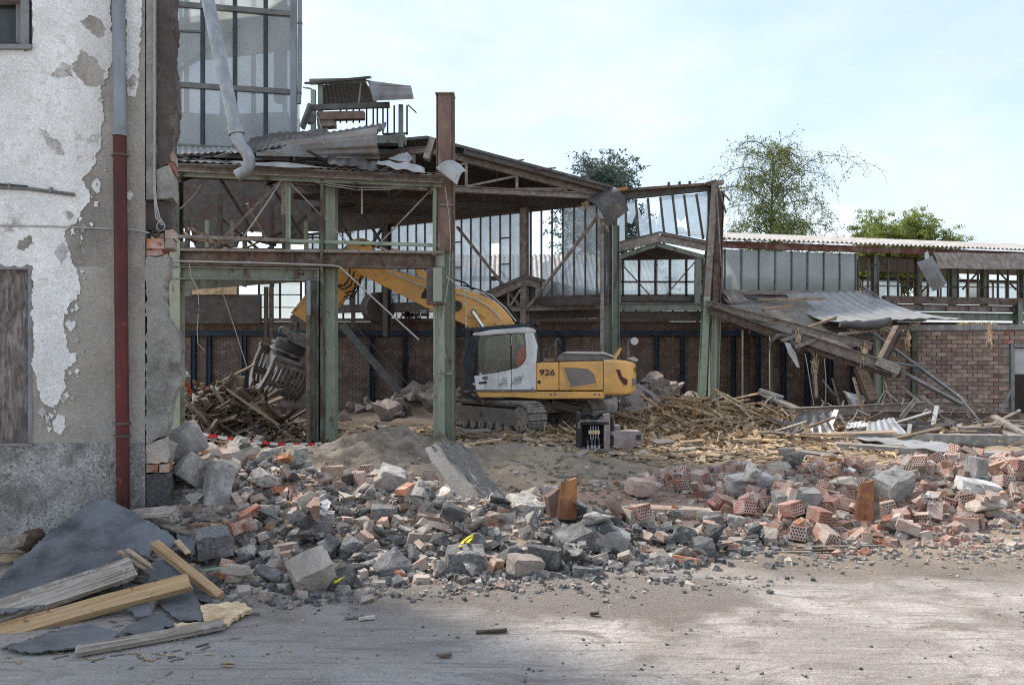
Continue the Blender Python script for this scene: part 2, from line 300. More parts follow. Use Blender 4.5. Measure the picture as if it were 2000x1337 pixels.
def glassy(name, tint, clear=.3, trans=.62, gloss=.1, rough=.12, dirt=None, thru=(.93, .95, .95)):
    """patterned or dusty glass: part clear, part light-scattering, part mirror"""
    m_ = bpy.data.materials.new(name); m_.use_nodes = True; t = m_.node_tree; n = t.nodes; L = t.links
    n.remove(n['Principled BSDF']); out = n['Material Output']
    co = n.new('ShaderNodeTexCoord'); z_ = n.new('ShaderNodeTexNoise'); z_.inputs['Scale'].default_value = 1.3; z_.inputs['Detail'].default_value = 8
    oi = n.new('ShaderNodeObjectInfo'); ad = n.new('ShaderNodeVectorMath'); ad.operation = 'ADD'
    L.new(co.outputs['Object'], ad.inputs[0]); sc_ = n.new('ShaderNodeVectorMath'); sc_.operation = 'SCALE'; sc_.inputs[0].default_value = (9, 5, 7)
    L.new(oi.outputs['Random'], sc_.inputs['Scale']); L.new(sc_.outputs[0], ad.inputs[1]); L.new(ad.outputs[0], z_.inputs['Vector'])
    r_ = n.new('ShaderNodeValToRGB'); r_.color_ramp.elements[0].position = .3; r_.color_ramp.elements[1].position = .7
    r_.color_ramp.elements[0].color = (*[c * .72 for c in tint], 1); r_.color_ramp.elements[1].color = (*tint, 1); L.new(z_.outputs['Fac'], r_.inputs[0])
    col = r_.outputs[0]
    if dirt:                                # grime that has settled along the foot of each pane
        sp = n.new('ShaderNodeSeparateXYZ'); L.new(co.outputs['Object'], sp.inputs[0])
        mr = n.new('ShaderNodeMapRange'); mr.inputs[1].default_value = dirt[1]; mr.inputs[2].default_value = 0; L.new(sp.outputs[2], mr.inputs[0])
        mu = n.new('ShaderNodeMath'); mu.operation = 'MULTIPLY'; L.new(mr.outputs[0], mu.inputs[0]); L.new(z_.outputs['Fac'], mu.inputs[1])
        m3 = n.new('ShaderNodeMath'); m3.operation = 'MULTIPLY'; m3.inputs[1].default_value = 1.7; m3.use_clamp = True; L.new(mu.outputs[0], m3.inputs[0])
        mxn = n.new('ShaderNodeMix'); mxn.data_type = 'RGBA'; L.new(m3.outputs[0], mxn.inputs[0]); L.new(col, mxn.inputs[6]); mxn.inputs[7].default_value = (*dirt[0], 1); col = mxn.outputs[2]
    tr = n.new('ShaderNodeBsdfTransparent'); tr.inputs[0].default_value = (*thru, 1)
    tl = n.new('ShaderNodeBsdfTranslucent'); L.new(col, tl.inputs[0])
    df = n.new('ShaderNodeBsdfDiffuse'); L.new(col, df.inputs[0])
    gl = n.new('ShaderNodeBsdfGlossy'); gl.inputs['Roughness'].default_value = rough
    a = n.new('ShaderNodeMixShader'); a.inputs[0].default_value = .25; L.new(tl.outputs[0], a.inputs[1]); L.new(df.outputs[0], a.inputs[2])
    b = n.new('ShaderNodeMixShader'); b.inputs[0].default_value = clear; L.new(a.outputs[0], b.inputs[1]); L.new(tr.outputs[0], b.inputs[2])
    c = n.new('ShaderNodeMixShader'); c.inputs[0].default_value = gloss; L.new(b.outputs[0], c.inputs[1]); L.new(gl.outputs[0], c.inputs[2])
    L.new(c.outputs[0], out.inputs[0]); return m_
m_glass = glassy('dusty patterned glass', (.8, .85, .88), .5, .5, .1)
m_glassblue = glassy('bluish dusty glass', (.62, .74, .83), .5, .5, .12)
m_glasswarm = glassy('frosted tower glass', (.76, .79, .74), .4, .5, .14, .2)
m_glassgrime = glassy('frosted glass with grime', (.62, .66, .66), .12, .5, .1, .2, dirt=((.09, .1, .055), .55))
m_glassgreen = glassy('greenish low window glass', (.6, .72, .6), .35, .5, .08)
m_cabglass = glassy('tinted cab glass', (.015, .017, .015), .88, .1, .045, .03, None, (.9, .93, .9))
# ------------------------------------------------------------------ ground
_perm = rng.random((256, 256))
def vnoise(x, y):
    xi = np.floor(x).astype(int); yi = np.floor(y).astype(int); fx = x - xi; fy = y - yi
    fx = fx * fx * (3 - 2 * fx); fy = fy * fy * (3 - 2 * fy)
    g = lambda a, b: _perm[a & 255, b & 255]
    return (g(xi, yi) * (1 - fx) + g(xi + 1, yi) * fx) * (1 - fy) + (g(xi, yi + 1) * (1 - fx) + g(xi + 1, yi + 1) * fx) * fy - .5
def fbm(x, y, s=1.0, o=4):
    r = 0 * x; a = 1.0
    for k in range(o): r = r + a * vnoise(x * s + 13.7 * k, y * s + 7.3 * k); a *= .5; s *= 2.03
    return r
def gs(x, y, cx, cy, sx, sy, h, rot=0):
    c, s = math.cos(rad(rot)), math.sin(rad(rot)); dx, dy = x - cx, y - cy
    return h * np.exp(-.5 * (((dx * c + dy * s) / sx) ** 2 + ((-dx * s + dy * c) / sy) ** 2))
def height(x, y):
    x = np.asarray(x, float); y = np.asarray(y, float)
    far = 1 / (1 + np.exp(-(y - 7.6) * 2.2)); far2 = np.clip((60 - y) / 20, 0, 1)
    h = .012 * fbm(x, y, 1.2) + far * .06 * fbm(x, y, .9, 5) * far2 + far * .03 * fbm(x, y, 4, 3) * far2
    h = h + gs(x, y, -1.9, 13.2, 2.2, .9, .56) * (1 + .6 * fbm(x, y, 1.6) + .4 * fbm(x, y, 5, 4)) + gs(x, y, .6, 12.8, .7, .8, .12)      # dirt ridge behind the heap
    h = h + gs(x, y, -3.7, 9.4, .95, .95, .62) + gs(x, y, -1.7, 9.3, 1.2, .75, .28) + gs(x, y, .4, 8.9, 1.2, .6, .16)  # core of the grey heap
    h = h + gs(x, y, 4.4, 11.3, 1.7, 1.1, .18) + gs(x, y, 7.6, 11.2, 1.6, 1.3, .38)                              # core of the red heap
    h = h + gs(x, y, -7.1, 19.3, .8, .7, .85)                                                                    # timber heap
    h = h + gs(x, y, 5.2, 21.6, 1.5, .8, .5) * (1 + .8 * fbm(x, y, 1.5))                                          # heap of splintered wood
    h = h + gs(x, y, 1.8, 26.0, 1.4, 1.0, 1.35) + gs(x, y, 4.7, 26.2, .9, .8, .75) + gs(x, y, -3.4, 25.3, 1.2, .9, .55) + gs(x, y, -1.2, 25.5, 1.2, .9, .5)
    h = h + gs(x, y, -5.6, 7.3, .8, .6, .1)
    return h

def lines(*seg):
    r = []
    for a, b, n, e in seg: r += list(a + (b - a) * (np.arange(n) / n) ** e)
    return np.array(r + [seg[-1][1]])
xs = np.concatenate([-12 - np.geomspace(600, .5, 22), np.arange(-12, 16, .1), 16 + np.geomspace(.01, 600, 24)])
ys = np.concatenate([-np.geomspace(200, 2, 10), np.linspace(-1, 3.4, 12), np.arange(3.5, 13, .06), np.arange(13, 32, .12), 32 + np.geomspace(.1, 900, 26)])
gx, gy = np.meshgrid(xs, ys); gz = height(gx, gy)
nx_, ny_ = len(xs), len(ys)
me = bpy.data.meshes.new('ground')
vv = np.stack([gx, gy, gz], -1).reshape(-1, 3)
ii = (np.arange(ny_ - 1)[:, None] * nx_ + np.arange(nx_ - 1)[None]).reshape(-1)
ff = np.stack([ii, ii + 1, ii + 1 + nx_, ii + nx_], 1)
me.vertices.add(len(vv)); me.vertices.foreach_set('co', vv.reshape(-1))
me.loops.add(ff.size); me.loops.foreach_set('vertex_index', ff.reshape(-1).astype(np.int32))
me.polygons.add(len(ff)); me.polygons.foreach_set('loop_start', np.arange(0, ff.size, 4, dtype=np.int32))
me.polygons.foreach_set('use_smooth', np.ones(len(ff), bool)); me.update(); me.validate()

def ground_mat():
    m_ = bpy.data.materials.new('dusty yard ground'); m_.use_nodes = True; t = m_.node_tree; n = t.nodes; L = t.links
    b = n['Principled BSDF']; b.inputs['Roughness'].default_value = .95; b.inputs['Specular IOR Level'].default_value = .2
    co = n.new('ShaderNodeTexCoord'); sp = n.new('ShaderNodeSeparateXYZ'); L.new(co.outputs['Object'], sp.inputs[0])
    def noi(s, st=None, det=8, ro=.62, dist=0):
        z_ = n.new('ShaderNodeTexNoise'); z_.inputs['Scale'].default_value = s; z_.inputs['Detail'].default_value = det; z_.inputs['Roughness'].default_value = ro; z_.inputs['Distortion'].default_value = dist
        src = co.outputs['Object']
        if st:
            q = n.new('ShaderNodeMapping'); q.inputs['Scale'].default_value = st[:3]
            if len(st) > 3: q.inputs['Rotation'].default_value = (0, 0, rad(st[3]))
            L.new(src, q.inputs[0]); src = q.outputs[0]
        L.new(src, z_.inputs['Vector']); return z_.outputs['Fac']
    def ramp(x, a, b_, c0=(0, 0, 0), c1=(1, 1, 1)):
        r = n.new('ShaderNodeValToRGB'); r.color_ramp.elements[0].position = a; r.color_ramp.elements[1].position = b_
        r.color_ramp.elements[0].color = (*c0, 1); r.color_ramp.elements[1].color = (*c1, 1); L.new(x, r.inputs[0]); return r.outputs[0]
    def mixc(f, a, b_):
        q = n.new('ShaderNodeMix'); q.data_type = 'RGBA'
        for s_, i in ((f, 0), (a, 6), (b_, 7)):
            if isinstance(s_, tuple): q.inputs[i].default_value = (*s_, 1)
            elif isinstance(s_, float): q.inputs[i].default_value = s_
            else: L.new(s_, q.inputs[i])
        return q.outputs[2]
    def math_(op, a, b_=None, clamp=False):
        q = n.new('ShaderNodeMath'); q.operation = op; q.use_clamp = clamp
        for s_, i in ((a, 0), (b_, 1)):
            if s_ is None: continue
            if isinstance(s_, (int, float)): q.inputs[i].default_value = s_
            else: L.new(s_, q.inputs[i])
        return q.outputs[0]
    def blob(cx, cy, rx, ry, soft=.5, wob=.8):      # 1 inside an irregular patch
        a = math_('DIVIDE', math_('SUBTRACT', sp.outputs[0], cx), rx); c = math_('DIVIDE', math_('SUBTRACT', sp.outputs[1], cy), ry)
        d = math_('SQRT', math_('ADD', math_('MULTIPLY', a, a), math_('MULTIPLY', c, c)))
        d = math_('ADD', d, math_('MULTIPLY', math_('SUBTRACT', wob_n, .5), wob * 2))
        q = n.new('ShaderNodeMapRange'); q.inputs[1].default_value = 1 + soft / 2; q.inputs[2].default_value = 1 - soft / 2; L.new(d, q.inputs[0]); return q.outputs[0]
    wob_n = noi(1.1, None, 6)
    pale = mixc(ramp(noi(.7, (1, 2.0, 1), 10, .6, .5), .38, .62), (.33, .295, .268), (.57, .52, .48))
    pale = mixc(ramp(noi(1.4, (1, 1.7, 1, -20), 10, .66, 1.2), .5, .62), pale, (.235, .2, .172))            # tracked dirt
    pale = mixc(math_('MULTIPLY', ramp(noi(1.8, (.5, 5, 1, -12), 8, .65, .5), .5, .68), ramp(noi(.6), .45, .6)), pale, (.47, .43, .39))
    pale = mixc(ramp(noi(2.6, None, 10, .68), .5, .7), pale, (.36, .31, .27))
    pale = mixc(math_('MULTIPLY', ramp(noi(26, None, 6, .7), .5, .62), .45), pale, (.25, .215, .19))            # pale scraped streaks
    pale = mixc(ramp(noi(9, None, 8, .7), .6, .68), pale, (.16, .135, .118))                            # specks of grit
    pale = mixc(math_('MULTIPLY', blob(.55, 6.6, 1.6, .65, .4, .9), .85), pale, mixc(noi(14), (.115, .096, .083), (.2, .17, .145)))
    pale = mixc(math_('MULTIPLY', blob(3.6, 7.5, 1.8, .5, .7, 1.0), .85), pale, (.155, .128, .108))
    pale = mixc(math_('MULTIPLY', blob(-2.0, 6.0, 1.4, .5, .7, 1.0), .35), pale, (.14, .13, .125))
    pale = mixc(math_('MULTIPLY', blob(-1.9, 4.8, 2.0, 1.1, .7, .7), .55), pale, mixc(noi(7, None, 9, .7), (.25, .24, .23), (.5, .485, .465)))  # grey of the building's cast shade mixed into the ground colour
    pale = mixc(math_('MULTIPLY', ramp(noi(75, None, 5, .75), .48, .6), .5), pale, (.2, .175, .155))
    pale = mixc(math_('MULTIPLY', ramp(noi(48, None, 5, .75), .56, .66), .6), pale, (.5, .455, .41))
    pale = mixc(math_('MULTIPLY', ramp(noi(4.5, (.22, 3.2, 1, -13), 9, .68, .4), .55, .6), .5), pale, (.2, .175, .158))     # drag marks
    pale = mixc(math_('MULTIPLY', ramp(noi(3.2, (.3, 2.6, 1, 22), 9, .7, .5), .57, .61), .4), pale, (.24, .21, .19))
    wv = n.new('ShaderNodeTexWave'); wv.wave_type = 'RINGS'; wv.rings_direction = 'Z'; wv.inputs['Scale'].default_value = 2.6; wv.inputs['Distortion'].default_value = 2.2; wv.inputs['Detail'].default_value = 4; wv.inputs['Detail Scale'].default_value = 2.0
    wm = n.new('ShaderNodeMapping'); wm.inputs['Location'].default_value = (1.2, -1.6, 0); wm.inputs['Scale'].default_value = (.55, 1.6, 1); L.new(co.outputs['Object'], wm.inputs[0]); L.new(wm.outputs[0], wv.inputs['Vector'])
    pale = mixc(math_('MULTIPLY', math_('MULTIPLY', ramp(wv.outputs['Fac'], .55, .8), ramp(noi(.8, None, 4), .5, .62)), .35), pale, (.235, .2, .175))     # curved tyre marks
    dirt = mixc(ramp(noi(1.3), .35, .7), (.22, .175, .135), (.38, .3, .22))
    dirt = mixc(ramp(noi(5, None, 9), .5, .66), dirt, (.38, .3, .22))
    dirt = mixc(math_('MULTIPLY', ramp(noi(40, None, 5, .75), .5, .62), .5), dirt, (.13, .1, .08))
    dirt = mixc(math_('MULTIPLY', blob(-2.6, 13, 2.2, 1.6, .6, .6), .75), dirt, mixc(ramp(noi(3.5, None, 10, .7), .4, .6), (.095, .08, .068), (.29, .25, .21)))
    dirt = mixc(math_('MULTIPLY', blob(1.2, 10.6, 1.5, .9, .6, .7), .7), dirt, mixc(noi(6), (.22, .125, .09), (.36, .23, .18)))
    dirt = mixc(math_('MULTIPLY', blob(5.5, 10.8, 3.5, 2.0, .6, .6), .6), dirt, mixc(noi(6), (.2, .14, .115), (.42, .33, .29)))
    dirt = mixc(math_('MULTIPLY', blob(4.5, 18.5, 6.5, 4.0, .6, .6), .55), dirt, mixc(noi(5), (.22, .15, .09), (.46, .33, .2)))
    dirt = mixc(math_('MULTIPLY', blob(-5.5, 25, 9, 7.0, .5, .4), .7), dirt, (.085, .07, .06))
    f = n.new('ShaderNodeMapRange'); f.inputs[1].default_value = 7.1; f.inputs[2].default_value = 8.2
    L.new(math_('ADD', sp.outputs[1], math_('MULTIPLY', math_('SUBTRACT', wob_n, .5), 2.2)), f.inputs[0])
    col = mixc(f.outputs[0], pale, dirt)
    L.new(col, b.inputs['Base Color'])
    bp = n.new('ShaderNodeBump'); bp.inputs['Strength'].default_value = .9; bp.inputs['Distance'].default_value = .03
    hsum = math_('ADD', math_('ADD', noi(16, None, 10, .7), math_('MULTIPLY', noi(60, None, 4, .7), .35)), math_('ADD', math_('MULTIPLY', noi(2.5, (.6, 4, 1, -10), 8, .65, .5), .5), math_('MULTIPLY', wv.outputs['Fac'], .02)))
    L.new(hsum, bp.inputs['Height']); L.new(bp.outputs[0], b.inputs['Normal'])
    return m_
me.materials.append(ground_mat())
go = bpy.data.objects.new('ground', me); C.objects.link(go); tag(go, 'dusty yard ground of pale dirt, ridges and dark earth patches', None, None, 'structure')

def hz(x, y): return float(height(x, y))
# ------------------------------------------------------------------ plastered building at the left
WA = V((-5.064, 7.88, 0)); WD = V((1.264, .37, 0)).normalized(); WN = V((WD.y, -WD.x, 0))     # wall line, WN faces the camera
def wy(px, off=0.0):                      # depth at which the ray of a photo column meets the wall (pushed out by off)
    a = WA + WN * off; k = (px - 1000) / F
    s = (k * a.y - a.x) / (WD.x - k * WD.y); return a.y + WD.y * s
def W(px, py, off=0.0): return P(px, py, wy(px, off))
def rough(pts, amp, step, seed=0, close=True):      # break straight edges of a pixel outline into a ragged line
    out = []; r = random.Random(seed); n = len(pts)
    for i in range(n if close else n - 1):
        a, b = pts[i], pts[(i + 1) % n]; L = math.hypot(b[0] - a[0], b[1] - a[1]); k = max(1, int(L / step))
        for j in range(k):
            t = j / k; q = 0 if j == 0 else 1
            out.append((a[0] + (b[0] - a[0]) * t + q * r.uniform(-amp, amp), a[1] + (b[1] - a[1]) * t + q * r.uniform(-amp, amp)))
    return out

def frac(pts, seed, amp=5, step=13): return rough(rough(pts, amp, step, seed), amp * .42, step * .3, seed + 1)
def plaster_mat(name, base, peel, cov, sc_=3.0, grain=.9, streak=True):
    return mat(name, base, .95, 0, .12, 2.2, grain, 26, [(peel, cov, sc_, .025), ((base[0] * .72, base[1] * .71, base[2] * .7), .3, 1.6, .14, (1, 1, .35)), ((base[0] * .82, base[1] * .81, base[2] * .78), .3, 12, .08)], bdist=.02)
m_plgrey = mat('bare grey render', (.39, .355, .315), .95, 0, .2, 2.0, .7, 26, [((.36, .335, .305), .35, 3, .08), ((.19, .17, .155), .3, 1.5, .12, (1, 1, .4)), ((.42, .4, .37), .12, 9, .03)], bdist=.02)
m_plwhite = plaster_mat('flaking white plaster', (.84, .83, .81), (.3, .265, .24), .16)
m_plmid = mat('thin worn plaster', (.44, .41, .38), .95, 0, .2, 4, .8, 30, [((.62, .6, .575), .4, 9, .1), ((.3, .265, .24), .3, 5, .08)], bdist=.02)
m_rough = mat('pebbledash plinth', (.36, .35, .33), .95, 0, .3, 4, 1.0, 60, [((.6, .59, .57), .55, 2.2, .1), ((.15, .145, .14), .3, 38, .05), ((.66, .65, .63), .36, 30, .05), ((.22, .21, .2), .3, 2.6, .08), ((.25, .24, .225), .3, 1.5, .12)], bdist=.04)
m_pier = mat('broken concrete pier', (.33, .31, .28), .95, 0, .25, 2, .8, 22, [((.1, .088, .08), .3, 1.6, .1), ((.36, .34, .31), .3, 5, .08)], bdist=.03)
m_piertop = mat('sooty broken concrete', (.105, .085, .078), .95, 0, .35, 3, .9, 18, [((.2, .175, .16), .3, 4, .08)], bdist=.04)

bld = thing('plastered_building', W(140, 1085), 'white plastered building with peeling render, a boarded window and a red and grey drainpipe', 'building')
Lx = -420                                   # the wall runs on past the picture's left edge
def outline3(pts, off): return [W(a, b, off) for a, b in pts]
back = -WN * .42
def wall_piece(pts, name, m_, off=0.0, depth=None, parent=bld, **k):
    return MB().prism(outline3(pts, off), (back if depth is None else -WN * depth)).build(name, m_, parent, **k)
TOP = -640
# wall in pieces round its two openings (butted)
for q in ([(Lx, TOP), (283, TOP), (283, 0), (Lx, 0)], [(62, 0), (283, 0), (283, 88), (62, 88)], [(Lx, 88), (283, 88), (283, 521), (Lx, 521)],
          [(62, 521), (283, 521), (283, 867), (62, 867)]):
    wall_piece(q, 'wall', m_plgrey)
wall_piece([(Lx, 867), (283, 864), (283, 1120), (Lx, 1160)], 'plinth', m_rough, .012, .45)
# white plaster skin that is still holding on: its own thin sheet with a torn edge
skin = frac([(Lx, TOP), (216, TOP), (217, 0), (216, 60), (219, 120), (212, 150), (196, 165), (204, 235), (196, 262), (197, 290), (186, 320), (170, 340), (160, 352), (174, 372), (176, 392), (160, 410),
              (150, 432), (126, 452), (128, 470), (136, 492), (140, 512), (152, 536), (156, 556), (150, 584), (136, 592), (126, 612), (124, 640), (130, 664), (138, 690), (142, 712), (126, 722),
              (130, 756), (118, 772), (104, 796), (80, 782), (72, 756), (64, 720), (63, 640), (64, 521), (63, 519), (Lx, 519), (Lx, 98), (62, 97), (60, -6), (Lx, -6)], 3)
wall_piece(skin, 'plaster_skin', m_plwhite, .013, .012)
wall_piece(rough([(103, 822), (112, 808), (126, 812), (128, 832), (118, 850), (106, 842)], 2, 5, 5), 'plaster_skin', m_plwhite, .012, .011)
wall_piece(rough([(247, TOP), (276, TOP), (276, 0), (275, 60), (272, 118), (270, 160), (262, 190), (250, 188), (246, 150), (247, 90), (246, 0)], 2.4, 5, 6), 'plaster_skin', m_plwhite, .012, .011)
wall_piece(rough([(246, 376), (254, 372), (260, 382), (254, 391), (246, 388)], 1.2, 4, 8), 'plaster_skin', m_plwhite, .012, .011)
for i, q in enumerate([[(140, 125), (158, 98), (186, 112), (205, 140), (206, 165), (178, 170), (150, 150)], [(98, 150), (120, 122), (140, 128), (146, 152), (120, 150)], [(155, 40), (178, 30), (200, 45), (202, 72), (178, 66)],
                       [(75, 250), (96, 268), (120, 282), (126, 300), (112, 305), (92, 285)], [(36, 470), (58, 458), (66, 474), (48, 490), (34, 486)], [(112, 480), (124, 474), (130, 500), (120, 518), (112, 505)]]):
    wall_piece(frac(q, 20 + i, 6, 11), 'bare_patch', m_plmid if i % 2 else m_plgrey, .0145, .004)
r3 = random.Random(33)
edge = [(200, 160), (192, 250), (186, 310), (165, 350), (172, 390), (145, 440), (132, 480), (140, 520), (154, 560), (135, 600), (128, 650), (138, 700), (128, 745), (112, 790), (95, 800), (250, 150), (258, 185), (70, 760)]
for k in range(64):
    a = r3.randrange(len(edge) - 1); px, py = edge[a]; px += r3.gauss(8, 13); py += r3.gauss(6, 20); s_ = r3.uniform(1.2, 6) if k % 7 else r3.uniform(6, 12)
    if not 0 < px < 276 or 205 < px < 250: continue
    wall_piece([(px + s_ * r3.uniform(.25, 1.5) * math.cos(t), py + s_ * r3.uniform(.3, 1.9) * math.sin(t)) for t in np.linspace(0, 5.6, 8)], 'plaster_flake', m_plwhite if k % 3 else m_plmid, .0135, .0115)
# upper window
wf = MB()
for q in ([(40, -20), (56, -20), (56, 90), (40, 90)],): wf.prism(outline3(q, .02), -WN * .2)
wf.prism(outline3([(Lx + 200, -20), (40, -20), (40, -6), (Lx + 200, -6)], -.05), -WN * .1)
win = wf.build('window', m_frame, bld)
MB().prism(outline3([(-160, -8), (39, -8), (39, 84), (-160, 84)], -.12), -WN * .02).build('pane', m_darkglass, win)
MB().prism(outline3([(-160, 84), (60, 86), (60, 95), (-160, 93)], .06), -WN * .3).build('sill', m_frame, win)
MB().prism(outline3([(31, -8), (40, -8), (40, 84), (31, 84)], -.08), -WN * .05).build('sash', m_frame, win)
# boarded window
bw = MB().prism(outline3([(54, 520), (62, 520), (62, 868), (54, 868)], .012), -WN * .2).prism(outline3([(-120, 520), (53.8, 520), (53.8, 526), (-120, 526)], .008), -WN * .2).build('window', m_frame, bld, label='window boarded up with streaked brown panels')
for a, b in ((-120, -2), (-1, 53.5)):
    MB().prism(outline3([(a, 526), (b, 526), (b, 864), (a, 864)], -.03), -WN * .03).build('board', m_board, bw)
MB().prism(outline3([(-120, 864), (62, 866), (62, 871), (-120, 870)], .03), -WN * .15).build('sill', m_frame, bw)
# drainpipe, conduit and cables on the wall
dp = MB()
def pipepx(y): return 231.5 + (y / 990) * 9
ym = 263
pr = .062
dp.tube([W(pipepx(y), y, .10) for y in (TOP, 0, ym)], pr, 14)
dpo = dp.build('drainpipe', m_pipezinc, bld, smooth='auto', label='drainpipe grey above and red below')
MB().tube([W(pipepx(y), y, .10) for y in (ym, 500, 700, 1005, 1075)], pr * 1.03, 14).build('pipe', m_pipered, dpo, smooth='auto', label='dark red lower length of pipe')
MB().tube([W(pipepx(y), y, .10) for y in (250, 266)], pr * 1.16, 14).build('socket', m_pipezinc, dpo, smooth='auto')
for y in (303, 826, 850):
    k = MB().tube([W(pipepx(y), y - 2, .10), W(pipepx(y), y + 2.5, .10)], pr * 1.2, 14)
    k.bar(W(pipepx(y) - 17, y, .03), W(pipepx(y) + 17, y, .03), .03, .014); k.build('pipe_clamp', m_darksteel, dpo)
MB().tube([W(-80, 362, .03), W(52, 368, .03), W(146, 380, .03)], .018, 8).build('conduit', m_greymid, bld)
MB().tube([W(-80, 355, .035), W(52, 364, .035), W(54, 366, .035)], .012, 8).build('conduit', m_cabledk, bld)
MB().tube([W(a, b, .02) for a, b in ((-60, 437), (0, 440), (60, 441), (130, 443), (200, 446), (240, 446), (275, 451), (292, 455))], .008, 6).build('cable', m_cable, bld)
for a, b in ((100, 371), (20, 364)): MB().box(W(a, b, .03), (.02, .05, .05)).build('cable_clip', m_frame, bld)
# the broken stub of the neighbouring wall, in line with the facade
pier = thing('broken_wall_stub', W(310, 1000), 'ragged grey wall stub with exposed brick and hanging cables beside the white plastered building', 'wall')
def stub(pts, name, m_, off, depth, amp=2.5, seed=1):
    return MB().prism(outline3(rough(pts, amp, 7, seed), off), -WN * depth).build(name, m_, pier)
stub([(285.5, TOP), (338, TOP), (338, -40), (336, 0), (340, 40), (336, 92), (341, 140), (343, 190), (340, 240), (334, 268), (334, 296), (330, 320), (306, 330), (306, TOP)], 'concrete', m_piertop, -.03, .5, 2.2, 2)
stub([(285.5, TOP), (305, TOP), (305, 388), (285.5, 389)], 'render', m_pier, .0, .3, .6, 3)
stub([(306, 332), (330, 322), (335, 330), (338, 345), (338, 386), (306, 389)], 'render', m_pier, .0, .45, 1.2, 4)
stub([(285, 393), (331, 392), (330, 420), (327, 446), (285, 448)], 'concrete', m_piertop, -.09, .4, 1.8, 5)
for k, (a, b, c, d) in enumerate([(286, 466, 320, 486), (322, 449, 339, 466), (300, 456, 320, 465), (322, 467, 337, 484), (286, 488, 316, 500), (330, 296, 339, 316), (329, 318, 338, 334)]):
    stub([(a, b), (c, b - 1), (c + 1, d - 1), (a, d)], 'brick', m_brickdk if k % 2 else m_brick, -.02 - .01 * (k % 3), .35, .7, 30 + k)
stub([(285, 502), (318, 500), (326, 495), (330, 510), (329, 526), (320, 548), (318, 590), (322, 612), (332, 632), (344, 645), (350, 668), (352, 700), (350, 716), (355, 728), (353, 745), (342, 765), (334, 790), (330, 826), (325, 850), (285, 866)], 'render', m_pier, -.0, .4, 2.6, 6)
stub([(285, 868), (320, 856), (326, 880), (326, 903), (286, 905)], 'concrete', m_chunklt, -.02, .4, 2.5, 7)
for a, b in ((286, 309), (311, 330)): stub([(a, 907), (b, 907), (b, 922), (a, 922)], 'brick', m_brick, .0, .35, .6, 40 + a)
stub([(285, 925), (332, 924), (334, 985), (285, 988)], 'plinth', m_chunkdk, -.02, .4, 2, 9)
stub([(285, 990), (330, 988), (334, 1100), (285, 1100)], 'plinth', m_brickdk, -.03, .4, 1.5, 10)
for k in range(3):                                       # cables hanging down the stub
    q = [W(299.5 + 1.6 * k + .3 * math.sin(y * .03 + k), y, .012 + .006 * k) for y in range(-60, 400, 46)]
    q += [W(302 + 2 * k, 400, .02), W(304 + 4 * k, 425, .03), W(316 + 3 * k, 440, .03)]
    MB().tube(q, .0055, 6).build('cable', m_cable, pier)
MB().tube([W(314 + 8 * math.cos(t), 442 + 9 * math.sin(t), .04) for t in np.linspace(0, 6.5, 14)], .005, 6, cap=True).build('cable', m_cable, pier)
for k in range(5):
    MB().tube([W(304 + (9 - k) * math.cos(t + k), 456 + (7 - k * .6) * math.sin(t + k), .03 + .008 * k) for t in np.linspace(0, 6, 10)], .006, 5).build('cable', m_cabledk, pier)
MB().prism([W(Lx, TOP, -.43), W(270, TOP, -.43), W(270, 1075, -.43), W(Lx, 1130, -.43)], -WN * 1.1).build('wall', m_plgrey, bld)
# ------------------------------------------------------------------ corrugated sheet helper
def lerp(a, b, t): return V(a) + (V(b) - V(a)) * t
def patch(c00, c10, c11, c01, bulge=None):            # bilinear patch with an optional bulge(u, v)->vector
    c00, c10, c11, c01 = map(V, (c00, c10, c11, c01))
    def f(u, v):
        p = (c00 * (1 - u) + c10 * u) * (1 - v) + (c01 * (1 - u) + c11 * u) * v
        return p + bulge(u, v) if bulge else p
    return f
def corrugate(f, ribs, amp, seed=0, dent=.0, box=False):   # ridges run along v, ribs counted across u
    r = random.Random(seed); ph = [r.uniform(0, 6) for _ in range(4)]
    def g(u, v):
        p = f(u, v); e = 1e-3
        a = f(min(u + e, 1), v) - f(max(u - e, 0), v); b = f(u, min(v + e, 1)) - f(u, max(v - e, 0)); n = a.cross(b)
        n = n.normalized() if n.length > 1e-12 else Z
        s = math.sin(u * ribs * 2 * math.pi)
        if box: s = max(-1, min(1, s * 2.2))
        d = dent * (math.sin(u * 5 + ph[0]) * math.sin(v * 4 + ph[1]) + .6 * math.sin(u * 11 + v * 7 + ph[2]))
        return p + n * (amp * s + d)
    return g
def sheet(name, cs, ribs, amp, m_, label=None, cat='metal sheet', nv=6, per=6, th=.006, bulge=None, dent=0, seed=0, parent=None, group=None, box=False, drop=None):
    if amp < .034 and len(cs) == 4: amp *= .5; dent *= .55
    b = MB().grid(corrugate(patch(*cs, bulge=bulge), ribs, amp, seed, dent, box), max(2, int(ribs * per)), nv, th, drop)
    return b.build(name, m_, parent, smooth='auto', label=label, cat=cat if not parent else None, group=group)

